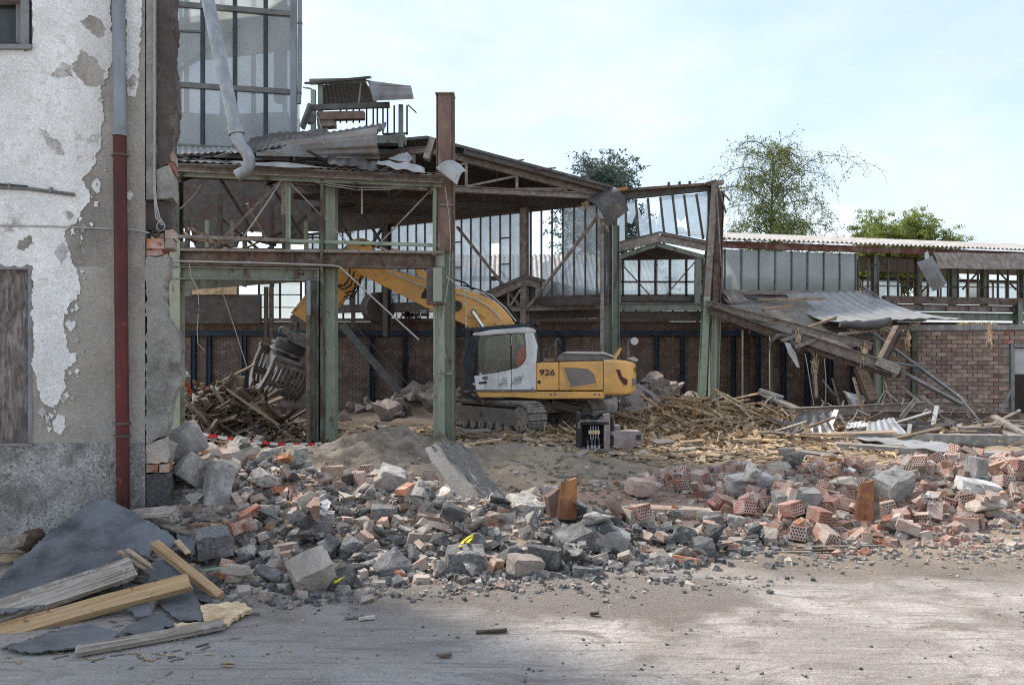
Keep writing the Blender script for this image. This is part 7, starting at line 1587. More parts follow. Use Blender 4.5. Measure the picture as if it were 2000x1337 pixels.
fore = [(-3, 4.2), (4, 4.2), (9, 7), (8, 9.5), (5, 8.6), (2, 7.6), (-2, 7)]
frag_mass('gravel', [fore], 3200, .003, .03, [m_chunkdk, m_chunk, m_chunklt, m_brickdk], [5, 3, 3, 1], 'grit and crumbs scattered over the foreground yard', .2, 3)
frag_mass('rubble', [[(-4, 11.2), (0, 10.4), (2, 10.2), (2, 12), (1, 14), (-4.5, 14)]], 3000, .012, .13, [m_soil, m_chunk, m_chunklt, m_woodmid], [8, 1.5, 1, .6], 'small stones and clods on the dirt ridge behind the heap', .2, 5)
frag_mass('gravel', [[(4.2, 7.6), (9, 9.0), (9.5, 10.5), (6, 9.4), (4, 8.4)]], 1500, .01, .06, [m_chunkdk, m_chunk, m_brickdk, m_chunklt], [4, 3, 3, 3], 'dark gritty strip in front of the red heap', .2, 4)
# pale blocks heaped behind the excavator
def heap_blocks(cx, cy, sx, sy, n, smin, smax, where, seed):
    r = random.Random(seed)
    for k in range(n):
        x, y = r.gauss(cx, sx), r.gauss(cy, sy); s = r.uniform(smin, smax)
        o_ = put('concrete_block', CH[r.randrange(18)], (x, y, hz(x, y) + s * .12), V((r.gauss(0, .4), r.gauss(0, .4), r.uniform(0, 6.3))), (s * r.uniform(.9, 1.4), s * r.uniform(.7, 1.1), s * r.uniform(.5, .9)), mat=m_blockpink)
        tag(o_, f'{"big" if s > (smin + smax) / 2 else "small"} dusty pinkish block {"high on" if hz(x, y) > .7 * hz(cx, cy) else "low on"} the {"left" if x < cx - .4 * sx else "right" if x > cx + .4 * sx else "middle"} of the heap {where}', 'block', f'pinkish blocks {where}')
heap_blocks(1.8, 25.6, 1.2, .8, 46, .5, 1.15, 'behind the excavator cab', 1); heap_blocks(4.6, 25.6, .8, .6, 34, .4, .9, 'right of the excavator tail', 2); heap_blocks(-2.9, 24.8, 1.0, .6, 40, .35, .8, 'behind the rust red column', 3)

for k, (px, py) in enumerate(((1850, 950), (1835, 968), (1640, 935), (1290, 990), (900, 1040), (560, 960), (1480, 960), (700, 1010))):
    q = onheap(px, py); pts_ = [q - Z * .1]; d = V((random.uniform(-.6, .6), random.uniform(-.3, .1), 1)).normalized()
    for j in range(6): pts_.append(pts_[-1] + d * .09); d = (d + V((random.uniform(-.5, .5), random.uniform(-.2, .2), random.uniform(-.55, .1)))).normalized()
    MB().tube(pts_, .006, 5).build('bent_rebar', m_rust, label=f'thin bent rusty rod sticking out {zone(q.x, q.y)}', cat='rebar', group='bent rods in the heaps')
for k in range(16):
    px, py = random.choice(((1900, 950), (1950, 980), (1620, 925), (1300, 930), (1440, 920), (640, 1000), (1830, 990), (980, 1030))); q = onheap(px + random.uniform(-40, 40), py + random.uniform(-15, 15)); s_ = random.uniform(.05, .14)
    MB().prism([q + V((s_ * math.cos(t) * random.uniform(.5, 1), s_ * math.sin(t) * random.uniform(.3, .8), s_ * .3 * math.sin(t * 2) + .05)) for t in np.linspace(0, 5.4, 7)], Z * .012).build('plaster_scrap', m_foam, label=f'whitish plaster scrap {zone(q.x, q.y)}', cat='scrap', group='whitish scraps on the heaps')
# ------------------------------------------------------------------ debris against the plastered building in the foreground
def shard(pts, Yf, th, name, m_, lab, cat='panel', amp=3, step=9, seed=1, wave=.0, group=None):
    b_ = MB(); rp_ = rough(pts, amp, step, seed)
    r = random.Random(seed); ph = r.uniform(0, 6)
    q = [P(x, y, min(Yf(x, y), 1.965 * F / (y - HOR))) + Z * wave * math.sin(x * .05 + ph) for x, y in rp_]
    b_.prism(q, V((.004, th * .6, -th))); return b_.build(name, m_, label=lab, cat=cat, group=group)
PYf = lambda x, y: 7.72 - (y - 976) / 204 * 1.3
out_ = frac([(-60, 1215), (-20, 1150), (30, 1095), (90, 1045), (150, 1000), (172, 982), (190, 976), (212, 978), (240, 992), (300, 1022), (338, 1048), (345, 1062), (318, 1078), (300, 1060), (292, 1090), (262, 1072), (282, 1100), (250, 1140), (180, 1160), (90, 1185)], 3, 3, 12)
def slate(u, v):
    x, y = -62 + 410 * u, 972 + 246 * v; n_ = noise.noise(V((x * .012, y * .012, 3))) * .05 + noise.noise(V((x * .04, y * .04, 7))) * .018 + .03 * abs(math.sin((x * .8 + y * .6) * .018))
    p = P(x, y, min(PYf(x, y), 1.9 * F / (y - HOR)) - .02); return p + V((0, -.5, .5)) * n_
MB().grid(slate, 300, 190, .01, lambda u, v: not inpoly((-62 + 410 * u, 972 + 246 * v), out_)).build('slate_sheet', m_panel, label='large dark slate coloured panel leaning on the foot of the plastered building', cat='panel', smooth='auto')
sh = [([(130, 1100), (160, 1085), (230, 1095), (275, 1105), (240, 1135), (150, 1130)], lambda x, y: PYf(x, y) - .06, 'torn slate flap bent over the large panel'),
      ([(300, 1095), (340, 1085), (362, 1110), (350, 1150), (300, 1130), (285, 1110)], lambda x, y: 6.9 - (y - 1085) / 70 * .3, 'slate panel piece under the end of the slanting timber lath'),
      ([(302, 1172), (360, 1150), (388, 1165), (396, 1210), (350, 1212), (330, 1195)], lambda x, y: 6.5 - (y - 1150) / 70 * .25, 'slate panel piece beneath the pale timber plank end'),
      ([(236, 1180), (270, 1174), (302, 1180), (296, 1200), (270, 1206)], lambda x, y: 6.2 - (y - 1174) / 40 * .15, 'small curled slate flake below the pale timber plank'),
      ([(236, 1232), (280, 1205), (320, 1195), (336, 1218), (300, 1232), (262, 1238)], lambda x, y: 6.1 - (y - 1195) / 40 * .2, 'flat slate flake beside the dark lying board'),
      ([(10, 1262), (90, 1235), (175, 1216), (236, 1234), (200, 1256), (120, 1268), (40, 1272)], lambda x, y: 5.75 - (y - 1216) / 60 * .3, 'long flat slate sheet lying on the ground under the planks'),
      ([(345, 1040), (385, 1050), (372, 1075), (350, 1072)], lambda x, y: 7.4 - (y - 1040) / 40 * .3, 'slate panel corner beside the dark asphalt chunks'),
      ([(375, 1148), (420, 1160), (430, 1176), (390, 1172)], lambda x, y: 6.7 - (y - 1148) / 30 * .1, 'bluish slate sliver under the slanting timber lath')]
for i, (q, f, l_) in enumerate(sh): shard(q, f, .012, 'slate_shard', m_panel, l_, 'panel shard', 2.5, 7, 40 + i, .004, 'shards of slate panel')
plank_obj('plank', P(-60, 1213, 5.75), P(262, 1106, 6.35), .21, .045, V((.15, -.55, .8)), m_woodgrey, label='weathered grey plank lying across the slate panel', cat='plank')
plank_obj('plank', P(-60, 1254, 5.62), P(370, 1136, 6.42), .15, .055, V((.1, -.5, .8)), m_wood, label='long fresh yellow timber plank lying below the weathered grey plank', cat='plank')
plank_obj('timber_lath', P(302, 1062, 6.95), P(432, 1166, 6.45), .075, .06, V((.3, -.5, .8)), m_wood, label='short yellow timber lath slanting down over the plank end', cat='timber')
plank_obj('board', P(145, 1271, 5.24), P(438, 1217, 5.75), .09, .035, V((.1, -.3, .9)), m_woodgrey, label='thin weathered board lying flat on the ground in front', cat='board')
cb_ = MB(); cp = rough([(392, 1180), (440, 1174), (478, 1176), (492, 1186), (462, 1204), (436, 1218), (402, 1214), (396, 1196)], 3, 6, 77); cb_.prism([P(x, y, min(6.45 - (y - 1174) / 44 * .35, 1.955 * F / (y - HOR))) for x, y in cp], V((0, .01, -.03))).build('chipboard_piece', m_straw, label='tan chipboard piece lying at the tip of the debris', cat='board')
cb_ = MB(); cp = rough([(340, 1216), (400, 1214), (436, 1220), (400, 1232), (345, 1234)], 2, 6, 78); cb_.prism([P(x, y, min(5.98, 1.965 * F / (y - HOR))) for x, y in cp], V((0, .01, -.02))).build('chipboard_piece', m_straw, label='thin tan chipboard strip behind the lying board', cat='board')
for a, c, w_, m_, l_ in (((-60, 1062), (50, 1062), .09, m_wood, 'sawn timber end under the left edge of the slate panel'), ((-60, 1088), (44, 1086), .07, m_straw, 'thin pale timber end lowest under the slate panel'), ((-60, 1076), (60, 1050), .1, m_woodgrey, 'grey timber end against the plinth')):
    MB().bar(P(*a, 7.0), P(*c, 7.4), w_, w_).build('timber', m_, label=l_, cat='timber')
MB().tube([P(40, 1072, 7.35), P(60, 1050, 7.4), P(80, 1042, 7.5)], [.07, .09, .06], 8).build('tree_stump', m_wooddk, label='dark root stump by the plinth at the panel edge', cat='stump')
MB().bar(P(255, 1012, 7.7), P(342, 1004, 7.6), .16, .1, V((0, -.5, .9))).build('timber', m_woodgrey, label='grey squared timber behind the top of the slate panel', cat='timber')
for k, (a, c, w_, m_, l_) in enumerate([((232, 1076), (300, 1120), .05, m_woodmid, 'splintered brown slat across the panel'), ((248, 1072), (312, 1116), .04, m_woodmid, 'second splintered brown slat across the panel'), ((345, 1055), (368, 1080), .05, m_straw, 'pale splinter near the lath head'), ((335, 1096), (352, 1112), .06, m_straw, 'torn fibre edge by the lath'), ((392, 1114), (460, 1104), .035, m_greenlt, 'thin pale green strip in the rubble beside the lath')]):
    MB().bar(P(*a, 6.9), P(*c, 6.8), w_, .015).build('splinter', m_, label=l_, cat='splinter')
r6 = random.Random(6); cr_ = MB()
for k in range(95):                                     # torn corners, crumbs and splinters round the debris
    q = Gd(r6.gauss(200, 150), r6.gauss(1262, 22)); d = V((r6.uniform(-1, 1), r6.uniform(-.5, .5), 0)).normalized() * r6.uniform(.01, .09)
    cr_.m = r6.choice((0, 0, 1, 2)); cr_.bar(q + Z * .008, q + d + Z * .008, r6.uniform(.004, .018), .006)
cr_.build('splinters', [m_woodgrey, m_panel, m_straw], label='small splinters and crumbs on the ground before the planks', cat='splinters', kind='stuff')
for px, py, L_m, m_ in ((960, 1236, .22, m_wooddk), (715, 1210, .12, m_brickdk), (690, 1208, .14, m_chunkdk), (1160, 1195, .06, m_wooddk), (1150, 1120, .1, m_chunkdk), (870, 1278, .08, m_wooddk), (1530, 1078, .5, m_woodgrey), (1640, 1068, .9, m_woodgrey), (1590, 1075, .6, m_wooddk)):
    q = Gd(px, py, .012); a = random.uniform(-.3, .3); MB().bar(q - V((L_m / 2, -.1 * a, 0)), q + V((L_m / 2, .2 * a, .01)), .035, .018).build('wood_scrap', m_, label={960: 'small dark twig like scrap lying alone on the pale foreground', 715: 'tiny brick crumb on the foreground yard', 690: 'tiny dark crumb near the shaded yard edge', 1160: 'small dark pebble like scrap below the kerb stone', 1150: 'small dark scrap under the kerb stone', 870: 'dark speck of wood near the bottom edge', 1530: 'short weathered lath at the foot of the red heap', 1640: 'long weathered lath at the foot of the red heap', 1590: 'dark lath between the two weathered laths'}[px], cat='scrap')
for pts_, l_ in (([(898, 1078), (905, 1066), (916, 1058), (923, 1054), (920, 1062), (912, 1070), (921, 1072), (918, 1082)], 'yellow strap looped on the grey heap'), ([(652, 1148), (662, 1144), (676, 1138), (688, 1132)], 'yellow green strap at the foot of the cone like block')):
    b_ = MB(); q = [onheap(x, y) + Z * .05 for x, y in pts_]
    for i in range(len(q) - 1): b_.bar(q[i], q[i + 1], .028, .006, V((0, -.6, .8)))
    b_.build('strap', m_strapy, label=l_, cat='strap')
# barrier tape: alternating red and white lengths
tp_ = thing('barrier_tape', P(490, 860, 15.0), 'red and white barrier tape stretched over the timber heap to the middle column', 'tape')
a0, a1 = P(388, 846, 14.0), P(628, 866, 16.9); n_ = 15
for k in range(n_):
    t0, t1 = k / n_, (k + 1) / n_; sag = lambda t: Z * (-.08 * math.sin(t * math.pi))
    MB().bar(lerp(a0, a1, t0) + sag(t0), lerp(a0, a1, t1) + sag(t1), .004, .055).build('tape_length', m_red if k % 2 else m_tapewhite, tp_)
MB().bar(P(440, 853, 14.7), P(452, 862, 14.6), .004, .04).build('tape_length', m_tapewhite, tp_)

# ------------------------------------------------------------------ timber heap under the front bay
def planks(n, cx, cy, sx, sy, mats_, L0, L1, lab, grp, seed, up=.35, name='broken_plank', lift=.06, cat='plank', w_=(.06, .2)):
    r = random.Random(seed)
    for k in range(n):
        x, y = r.gauss(cx, sx), r.gauss(cy, sy); L_m = r.uniform(L0, L1); a = r.uniform(0, 6.3); d = V((math.cos(a), math.sin(a) * .6, r.gauss(0, up)))
        d = d.normalized() * L_m / 2; z = hz(x, y) + lift + abs(r.gauss(0, .09)); q = V((x, y, max(z, z + abs(d.z) * .4)))
        m_ = r.choice(mats_)
        wh = ('left' if x < cx - .5 * sx else 'right' if x > cx + .5 * sx else 'middle') + (' front' if y < cy else ' back')
        sz_ = ('long' if L_m > L0 + (L1 - L0) * .66 else 'medium' if L_m > L0 + (L1 - L0) * .33 else 'short') + (' steep' if abs(d.z) > .3 * L_m / 2 else ' flat')
        plank_obj(name, q - d, q + d, r.uniform(*w_), r.uniform(.02, .06), V((r.uniform(-.3, .3), r.uniform(-.6, .2), 1)), m_, seed=seed * 1000 + k + 1, taper=r.uniform(.5, 1.1), split=.9, label=lab.format(c={m_wooddk.name: 'charred', m_woodmid.name: 'split brown', m_woodgrey.name: 'weathered grey', m_wood.name: 'fresh yellow', m_straw.name: 'pale fibrous'}[m_.name], s=sz_, w=wh), cat=cat, group=grp)
planks(165, -6.9, 19.0, .85, .55, [m_wooddk, m_wooddk, m_wooddk, m_woodmid, m_woodgrey], .4, 1.5, '{s} {c} plank at the {w} of the timber heap', 'planks in the timber heap', 11, .4)
MB().bar(P(402, 812, 18.4), P(452, 780, 18.3), .16, .05).build('broken_plank', m_woodgrey, label='thick pale grey plank standing out on top of the timber heap', cat='plank')
MB().bar(P(388, 768, 18.8), P(496, 712, 19.8), .09, .04).build('timber_lath', m_woodmid, label='long thin lath pointing up from the heap to the grapple', cat='timber')
MB().bar(P(432, 752, 18.6), P(545, 830, 18.2), .08, .04).build('timber_lath', m_woodmid, label='long brown lath sloping down the right face of the timber heap', cat='timber')
MB().prism([P(420, 752, 18.7), P(432, 752, 18.7), P(436, 768, 18.6), P(422, 766, 18.6)], V((.02, .1, 0))).build('plastic_scrap', m_foam, label='white scrap on top of the timber heap', cat='scrap')
def chips(n, boxes, seed, mats_, wts, lab, L=(.06, .45), up=.25, name='wood_chips'):
    r = random.Random(seed); b_ = MB()
    for k in range(n):
        cx, cy, sx, sy = r.choices([q[:4] for q in boxes], [q[4] for q in boxes])[0]
        x, y = r.gauss(cx, sx), r.gauss(cy, sy)
        if y < 11.8: continue
        L_m = L[0] + (L[1] - L[0]) * r.random() ** 2; a = r.uniform(0, 6.3); d = V((math.cos(a), math.sin(a), r.gauss(0, up))).normalized() * L_m / 2
        q = V((x, y, hz(x, y) + .02 + abs(d.z) * .5 + abs(r.gauss(0, .03)))); b_.m = r.choices(range(len(mats_)), wts)[0]
        wd_ = r.uniform(.008, .04) if r.random() < .6 else r.uniform(.05, .2)
        b_.bar(q - d, q + d, wd_, r.uniform(.006, .02), V((r.uniform(-.5, .5), r.uniform(-.5, .5), 1)), w1=wd_ * r.uniform(.2, 1))
    return b_.build(name, mats_, label=lab, cat='wood chips', kind='stuff', origin=(0, 0, 0))
chips(2200, [(-6.9, 19.0, .9, .7, 1), (-5.2, 18, 1.2, .6, .4)], 21, [m_wooddk, m_woodmid, m_woodgrey], [5, 2, 1.5], 'dark splinters and broken laths of the timber heap', (.1, .7), .5)
chips(5200, [(5.2, 21.4, 1.3, .6, 3), (4.0, 19.3, 2.2, 1.0, 2), (7.0, 20.2, 1.2, .8, 1)], 22, [m_straw, m_wood, m_woodmid], [4, 2, 2], 'heap of pale orange splintered wood fibre right of the excavator', (.08, .7), .4)
chips(5200, [(-2.5, 17.5, 1.8, .9, 3), (1.0, 17.4, 1.6, 1.0, 3), (2.0, 15.6, 2.0, .9, 2), (4.5, 16.5, 2.5, 1.4, 2), (-1.0, 20, 2.5, 1.5, 1)], 23, [m_straw, m_woodmid, m_woodgrey, m_wood], [4, 3, 2, 1], 'wood chips and splinters strewn over the yard before the excavator', (.04, .4), .15)
planks(46, -1.2, 17.2, 2.3, .9, [m_woodmid, m_woodgrey, m_straw, m_wooddk], .3, 1.2, '{s} {c} board strewn {w} before the excavator tracks', 'boards strewn before the tracks', 12, .06, 'broken_board', .02, 'board')
planks(90, 5.1, 21.0, 1.4, .7, [m_straw, m_woodmid, m_straw, m_straw, m_wood], .35, 1.5, '{s} {c} board at the {w} of the splintered wood heap', 'boards in the splintered heap', 13, .25, 'broken_board', .1, 'board', (.03, .11))
planks(26, 3.6, 16.2, 2.2, 1.2, [m_woodmid, m_woodgrey, m_straw], .2, .9, '{s} {c} splinter at the {w} of the open dirt', 'splinters on the open dirt', 14, .05, 'broken_board', .015, 'board')
for px, py, w_, l_, m_ in ((1258, 884, .38, 'white scrap sheet lying beside the pink beam', m_foam), (1345, 850, .8, 'grey flat sheet lying in the chips', m_woodgrey), (1068, 907, .3, 'small crumpled grey sheet on the dirt', m_sheetlt), (745, 832, .5, 'bent grey plate standing in the chips by the middle column', m_sheet), (1040, 900, .26, 'white paper scrap on the dirt', m_foam), (640, 884, .5, 'pale bluish flat scrap at the foot of the middle column', m_greylt)):
    q = Gd(px, py, .03); b_ = MB(); pl = [q + V((math.cos(t) * w_ * random.uniform(.35, .6), math.sin(t) * w_ * random.uniform(.5, .9), .02 * math.sin(3 * t))) for t in np.linspace(0, 5.4, 6)]; b_.prism(pl, Z * .01).build('flat_scrap', m_, label=l_, cat='scrap')

# ------------------------------------------------------------------ scrap heap before the collapsed roof
def SB(name, a, c, Y0, Y1, kind, H, B, m_, l_, grp='beams in the scrap heap'):
    b_ = MB(); a, c = P(*a, Y0), P(*c, Y1)
    if kind == 'i': b_.ibar(a, c, H, B, .016)
    elif kind == 'l': b_.lbar(a, c, H, .012)
    else: b_.bar(a, c, B, H)
    return b_.build(name, m_, label=l_, cat='steel beam' if kind == 'i' else 'steel bar', group=grp)
SB('fallen_beam', (1553, 805), (1832, 792), 20.5, 21.6, 'i', .24, .18, m_rustlt, 'long brown beam with studs lying level on the scrap heap')
SB('fallen_beam', (1832, 789), (1920, 797), 21.6, 21.8, 'i', .14, .14, m_rustlt, 'bent right continuation of the long studded beam')
for px in (1605, 1645, 1684, 1723, 1762): MB().bar(P(px, 800 - (px - 1553) * .045, 20.8), P(px + 3, 786 - (px - 1553) * .045, 20.9), .05, .03, V((1, 0, 0))).build('stud', m_rustlt, label='upright stud on the long studded beam', cat='stud', group='studs on the long beam')
SB('fallen_beam', (1700, 808), (1990, 812), 20.2, 20.4, 'i', .16, .14, m_rust, 'thin brown beam lying behind the pale sheets')
SB('fallen_beam', (1690, 838), (1990, 842), 19.2, 19.4, 'i', .2, .16, m_rust, 'dark brown beam low in the scrap heap')
SB('fallen_beam', (1880, 840), (2050, 836), 19.0, 19.2, 'b', .14, .2, m_woodgrey, 'grey timber low at the right of the scrap heap')
SB('steel_bar', (1486, 766), (1560, 800), 21.8, 20.8, 'b', .07, .3, m_woodgrey, 'broad grey slatted piece slanting at the left end of the scrap heap')
SB('steel_bar', (1484, 760), (1530, 775), 21.7, 21.3, 'b', .05, .12, m_sheetlt, 'pale lath on the slatted piece')
SB('steel_bar', (1760, 815), (1790, 778), 20, 20.4, 'l', .08, .08, m_rustlt, 'upright angle bar in the middle of the scrap heap')
SB('steel_bar', (1617, 845), (1634, 800), 19, 19.2, 'b', .03, .12, m_sheetlt, 'upright pale strip at the left of the pale sheets')
SB('steel_bar', (1820, 843), (1830, 792), 19.2, 19.6, 'b', .03, .1, m_sheetlt, 'upright pale strip in the middle of the scrap heap')
SB('steel_bar', (1773, 857), (1778, 828), 18.4, 18.5, 'b', .03, .09, m_sheetlt, 'short upright pale strip right of the fan of sheets')
SB('steel_bar', (1800, 774), (1835, 805), 20.6, 20.3, 'b', .06, .12, m_rustlt, 'slanting brown plate strip leaning on the long beam')
SB('steel_bar', (1940, 812), (2010, 852), 19, 18.2, 'b', .06, .2, m_woodgrey, 'grey board slanting down at the right end of the scrap heap')
SB('steel_bar', (1958, 878), (2010, 850), 17.2, 17.4, 'b', .05, .1, m_straw, 'pale lath rising at the right edge behind the kerb')
SB('steel_bar', (1870, 870), (1958, 884), 17.2, 17.0, 'b', .14, .06, m_rust, 'rusty bar lying on the concrete kerb')
sheet('scrap_sheet', (P(1690, 854, 17.9), P(1770, 845, 18.1), P(1744, 815, 18.9), P(1694, 826, 18.7)), 5, .03, m_sheetlt, 'bright fan of corrugated sheet in the scrap heap', nv=5, th=.01, dent=.03, seed=4, group='sheets in the scrap heap')
sheet('scrap_sheet', (P(1664, 856, 17.6), P(1845, 881, 14.9), P(1872, 868, 15.3), P(1690, 850, 17.9)), 4, .03, m_sheetlt, 'long bright corrugated sheet sloping over the concrete kerb', nv=6, th=.01, dent=.02, seed=5, group='sheets in the scrap heap')
sheet('scrap_sheet', (P(1515, 851, 18.3), P(1640, 850, 18.4), P(1622, 822, 19.2), P(1530, 834, 19.0)), 7, .035, m_sheet, 'grey corrugated sheet with dents left of the bright fan', nv=5, th=.01, dent=.06, seed=6, group='sheets in the scrap heap')
sheet('scrap_sheet', (P(1530, 832, 19), P(1650, 820, 19.4), P(1640, 806, 20), P(1535, 818, 19.8)), 6, .035, m_sheetdk, 'dark corrugated sheet under the long studded beam', nv=4, th=.01, dent=.06, seed=7, group='sheets in the scrap heap')
sheet('scrap_sheet', (P(1452, 858, 18.1), P(1560, 857, 18.2), P(1565, 850, 18.6), P(1460, 853, 18.4)), 2, .03, m_sheetlt, 'thin bright strip of sheet at the left tip of the scrap heap', nv=4, th=.01, dent=.03, seed=8, group='sheets in the scrap heap')
sheet('scrap_sheet', (P(1652, 836, 18.8), P(1694, 832, 18.9), P(1694, 820, 19.2), P(1656, 826, 19.1)), 5, .02, m_foam, 'small white ribbed sheet behind the bright fan', nv=3, th=.01, seed=9, group='sheets in the scrap heap')
sheet('scrap_sheet', (P(1630, 855, 18.2), P(1690, 856, 18.2), P(1680, 838, 18.6), P(1640, 842, 18.5)), 4, .03, m_sheet, 'crumpled grey sheet between the dented sheet and the bright fan', nv=4, th=.01, dent=.09, seed=10, group='sheets in the scrap heap')
r8 = random.Random(8)
for k in range(70):
    px, py = r8.uniform(1500, 1995), r8.uniform(800, 852); Y = 2 * F / (py + 14 - HOR) * r8.uniform(.96, 1.02); a = P(px, py, Y); d = V((r8.uniform(-1, 1), r8.uniform(-.4, .4), r8.gauss(0, .18))).normalized() * r8.uniform(.3, 1.6)
    m_ = r8.choice((m_rust, m_rustlt, m_rustlt, m_sheet, m_woodgrey, m_woodmid, m_sheetlt)); b_ = MB()
    if r8.random() < .4: b_.lbar(a - d, a + d, r8.uniform(.04, .09), .008)
    else: b_.bar(a - d, a + d, r8.uniform(.03, .14), r8.uniform(.015, .05), V((r8.uniform(-.5, .5), r8.uniform(-.5, .2), 1)))
    cn = {m_rust.name: 'rusty', m_rustlt.name: 'brown', m_sheet.name: 'grey metal', m_woodgrey.name: 'grey timber', m_woodmid.name: 'brown timber', m_sheetlt.name: 'bright metal'}[m_.name]
    b_.build('scrap_bar', m_, label=f'{"long" if d.length > 1.2 else "medium" if d.length > .7 else "short"} {cn} {"level" if abs(d.z) < .12 * d.length else "tilted"} bar at the {"left" if px < 1620 else "middle left" if px < 1740 else "middle right" if px < 1870 else "right"} {"top" if py < 824 else "foot"} of the scrap heap', cat='scrap bar', group=f'bars in the scrap heap')
for k in range(9):
    px, py = r8.uniform(1520, 1960), r8.uniform(790, 840); q = [P(px, py, 19.5)]
    for j in range(6): q.append(q[-1] + V((r8.uniform(-.1, .4), r8.uniform(-.1, .1), r8.uniform(-.18, .2))))
    MB().tube(q, .014, 5).build('bent_wire', r8.choice((m_rust, m_cable)), label=f'bent wire sticking out of the {"left" if px < 1660 else "middle" if px < 1810 else "right"} of the scrap heap', cat='wire', group='wires in the scrap heap')
MB().tube([P(1486, 800, 21), P(1500, 780, 21.3), P(1512, 772, 21.4), P(1520, 790, 21.2), P(1540, 812, 20.8)], .02, 6).build('bent_wire', m_cable, label='looped pale cable at the left end of the scrap heap', cat='wire')
MB().tube([P(1715, 785, 22), P(1728, 762, 22.2), P(1756, 786, 21.8)], .02, 6).build('bent_wire', m_cable, label='pale bent rod standing like a tent behind the long beam', cat='wire')
put_ = put('plastic_sack', CH[3], P(1672, 780, 23.5), V((.2, .1, .5)), (1.1, .6, .5), mat=m_foam); tag(put_, 'whitish plastic sack lying in the shade behind the scrap heap', 'sack')
for k in range(5):
    q = P(1590 + k * 9, 786 - k % 2 * 6, 24.5); MB().bar(q, q + V((random.uniform(-.6, .6), .2, random.uniform(.2, .6))), .1, .08).build('charred_stick', m_wooddk, label='charred black stick in the shade behind the scrap heap', cat='stick', group='charred sticks')
# concrete kerb round a low slab
kb = thing('concrete_kerb', Gd(1780, 893), 'low pale concrete kerb in front of the scrap heap', 'kerb')
MB().prism([Gd(1634, 878), Gd(1910, 897), Gd(1910, 897) + V((.1, .35, 0)), Gd(1634, 878) + V((.1, .35, 0))], Z * .13).build('kerb', m_concrete, kb)
MB().prism([Gd(1916, 897), Gd(2120, 902), Gd(2120, 902) + V((.1, .35, 0)), Gd(1916, 897) + V((.1, .35, 0))], Z * .13).build('kerb', m_concrete, kb)
MB().prism([Gd(1660, 866), Gd(2000, 870), Gd(2000, 870) + V((0, .3, 0)), Gd(1660, 866) + V((0, .3, 0))], Z * .22).build('kerb', m_concrete, kb)
# ------------------------------------------------------------------ trees beyond the halls
def leafm(name, c, var=.4): 
    m_ = mat(name, c, .7, 0, var, .8, 0, 30, [((c[0] * 1.5, c[1] * 1.45, c[2] * 1.2), .3, 2.5, .12), ((c[0] * .55, c[1] * .55, c[2] * .6), .3, 1.2, .15)])
    t = m_.node_tree; b = t.nodes['Principled BSDF']; b.inputs['Specular IOR Level'].default_value = .2
    tl = t.nodes.new('ShaderNodeBsdfTranslucent'); mxs = t.nodes.new('ShaderNodeMixShader'); mxs.inputs[0].default_value = .5
    src = b.inputs['Base Color'].links[0].from_socket; t.links.new(src, tl.inputs[0]); t.links.new(b.outputs[0], mxs.inputs[1]); t.links.new(tl.outputs[0], mxs.inputs[2]); t.links.new(mxs.outputs[0], t.nodes['Material Output'].inputs[0])
    return m_
m_bark = mat('grey bark', (.16, .15, .14), .9, 0, .35, 3, .4, 20, [((.05, .045, .04), .3, 4, .1)])
m_birchleaf = leafm('young birch leaves', (.17, .23, .06)); m_mapleleaf = leafm('maple leaves', (.23, .28, .075)); m_needle = leafm('blue green needles', (.11, .15, .13)); m_bushleaf = leafm('shrub leaves', (.1, .15, .04))
def leaf_quads(pts, sizes, r, flat=False):
    n = len(pts); pts = np.array(pts); a = r.normal(size=(n, 3)); a /= np.linalg.norm(a, axis=1)[:, None]; b = r.normal(size=(n, 3)); b -= (a * b).sum(1)[:, None] * a; b /= np.linalg.norm(b, axis=1)[:, None]
    s = np.array(sizes)[:, None]; v = np.stack([pts - a * s, pts + b * s * .45, pts + a * s, pts - b * s * .45], 1).reshape(-1, 3)
    return v, [(4 * i, 4 * i + 1, 4 * i + 2, 4 * i + 3) for i in range(n)]
def branch(b_, p, d, L, r0, r1, n=7, sag=0.0, wob=.1, rr=random, sides=6):
    q = [V(p)]; d = V(d).normalized()
    for i in range(n):
        d = (d + V((rr.gauss(0, wob), rr.gauss(0, wob), rr.gauss(0, wob * .6) - sag * (i + 1) / n))).normalized(); q.append(q[-1] + d * L / n)
    b_.tube(q, r0, sides, r1); return q
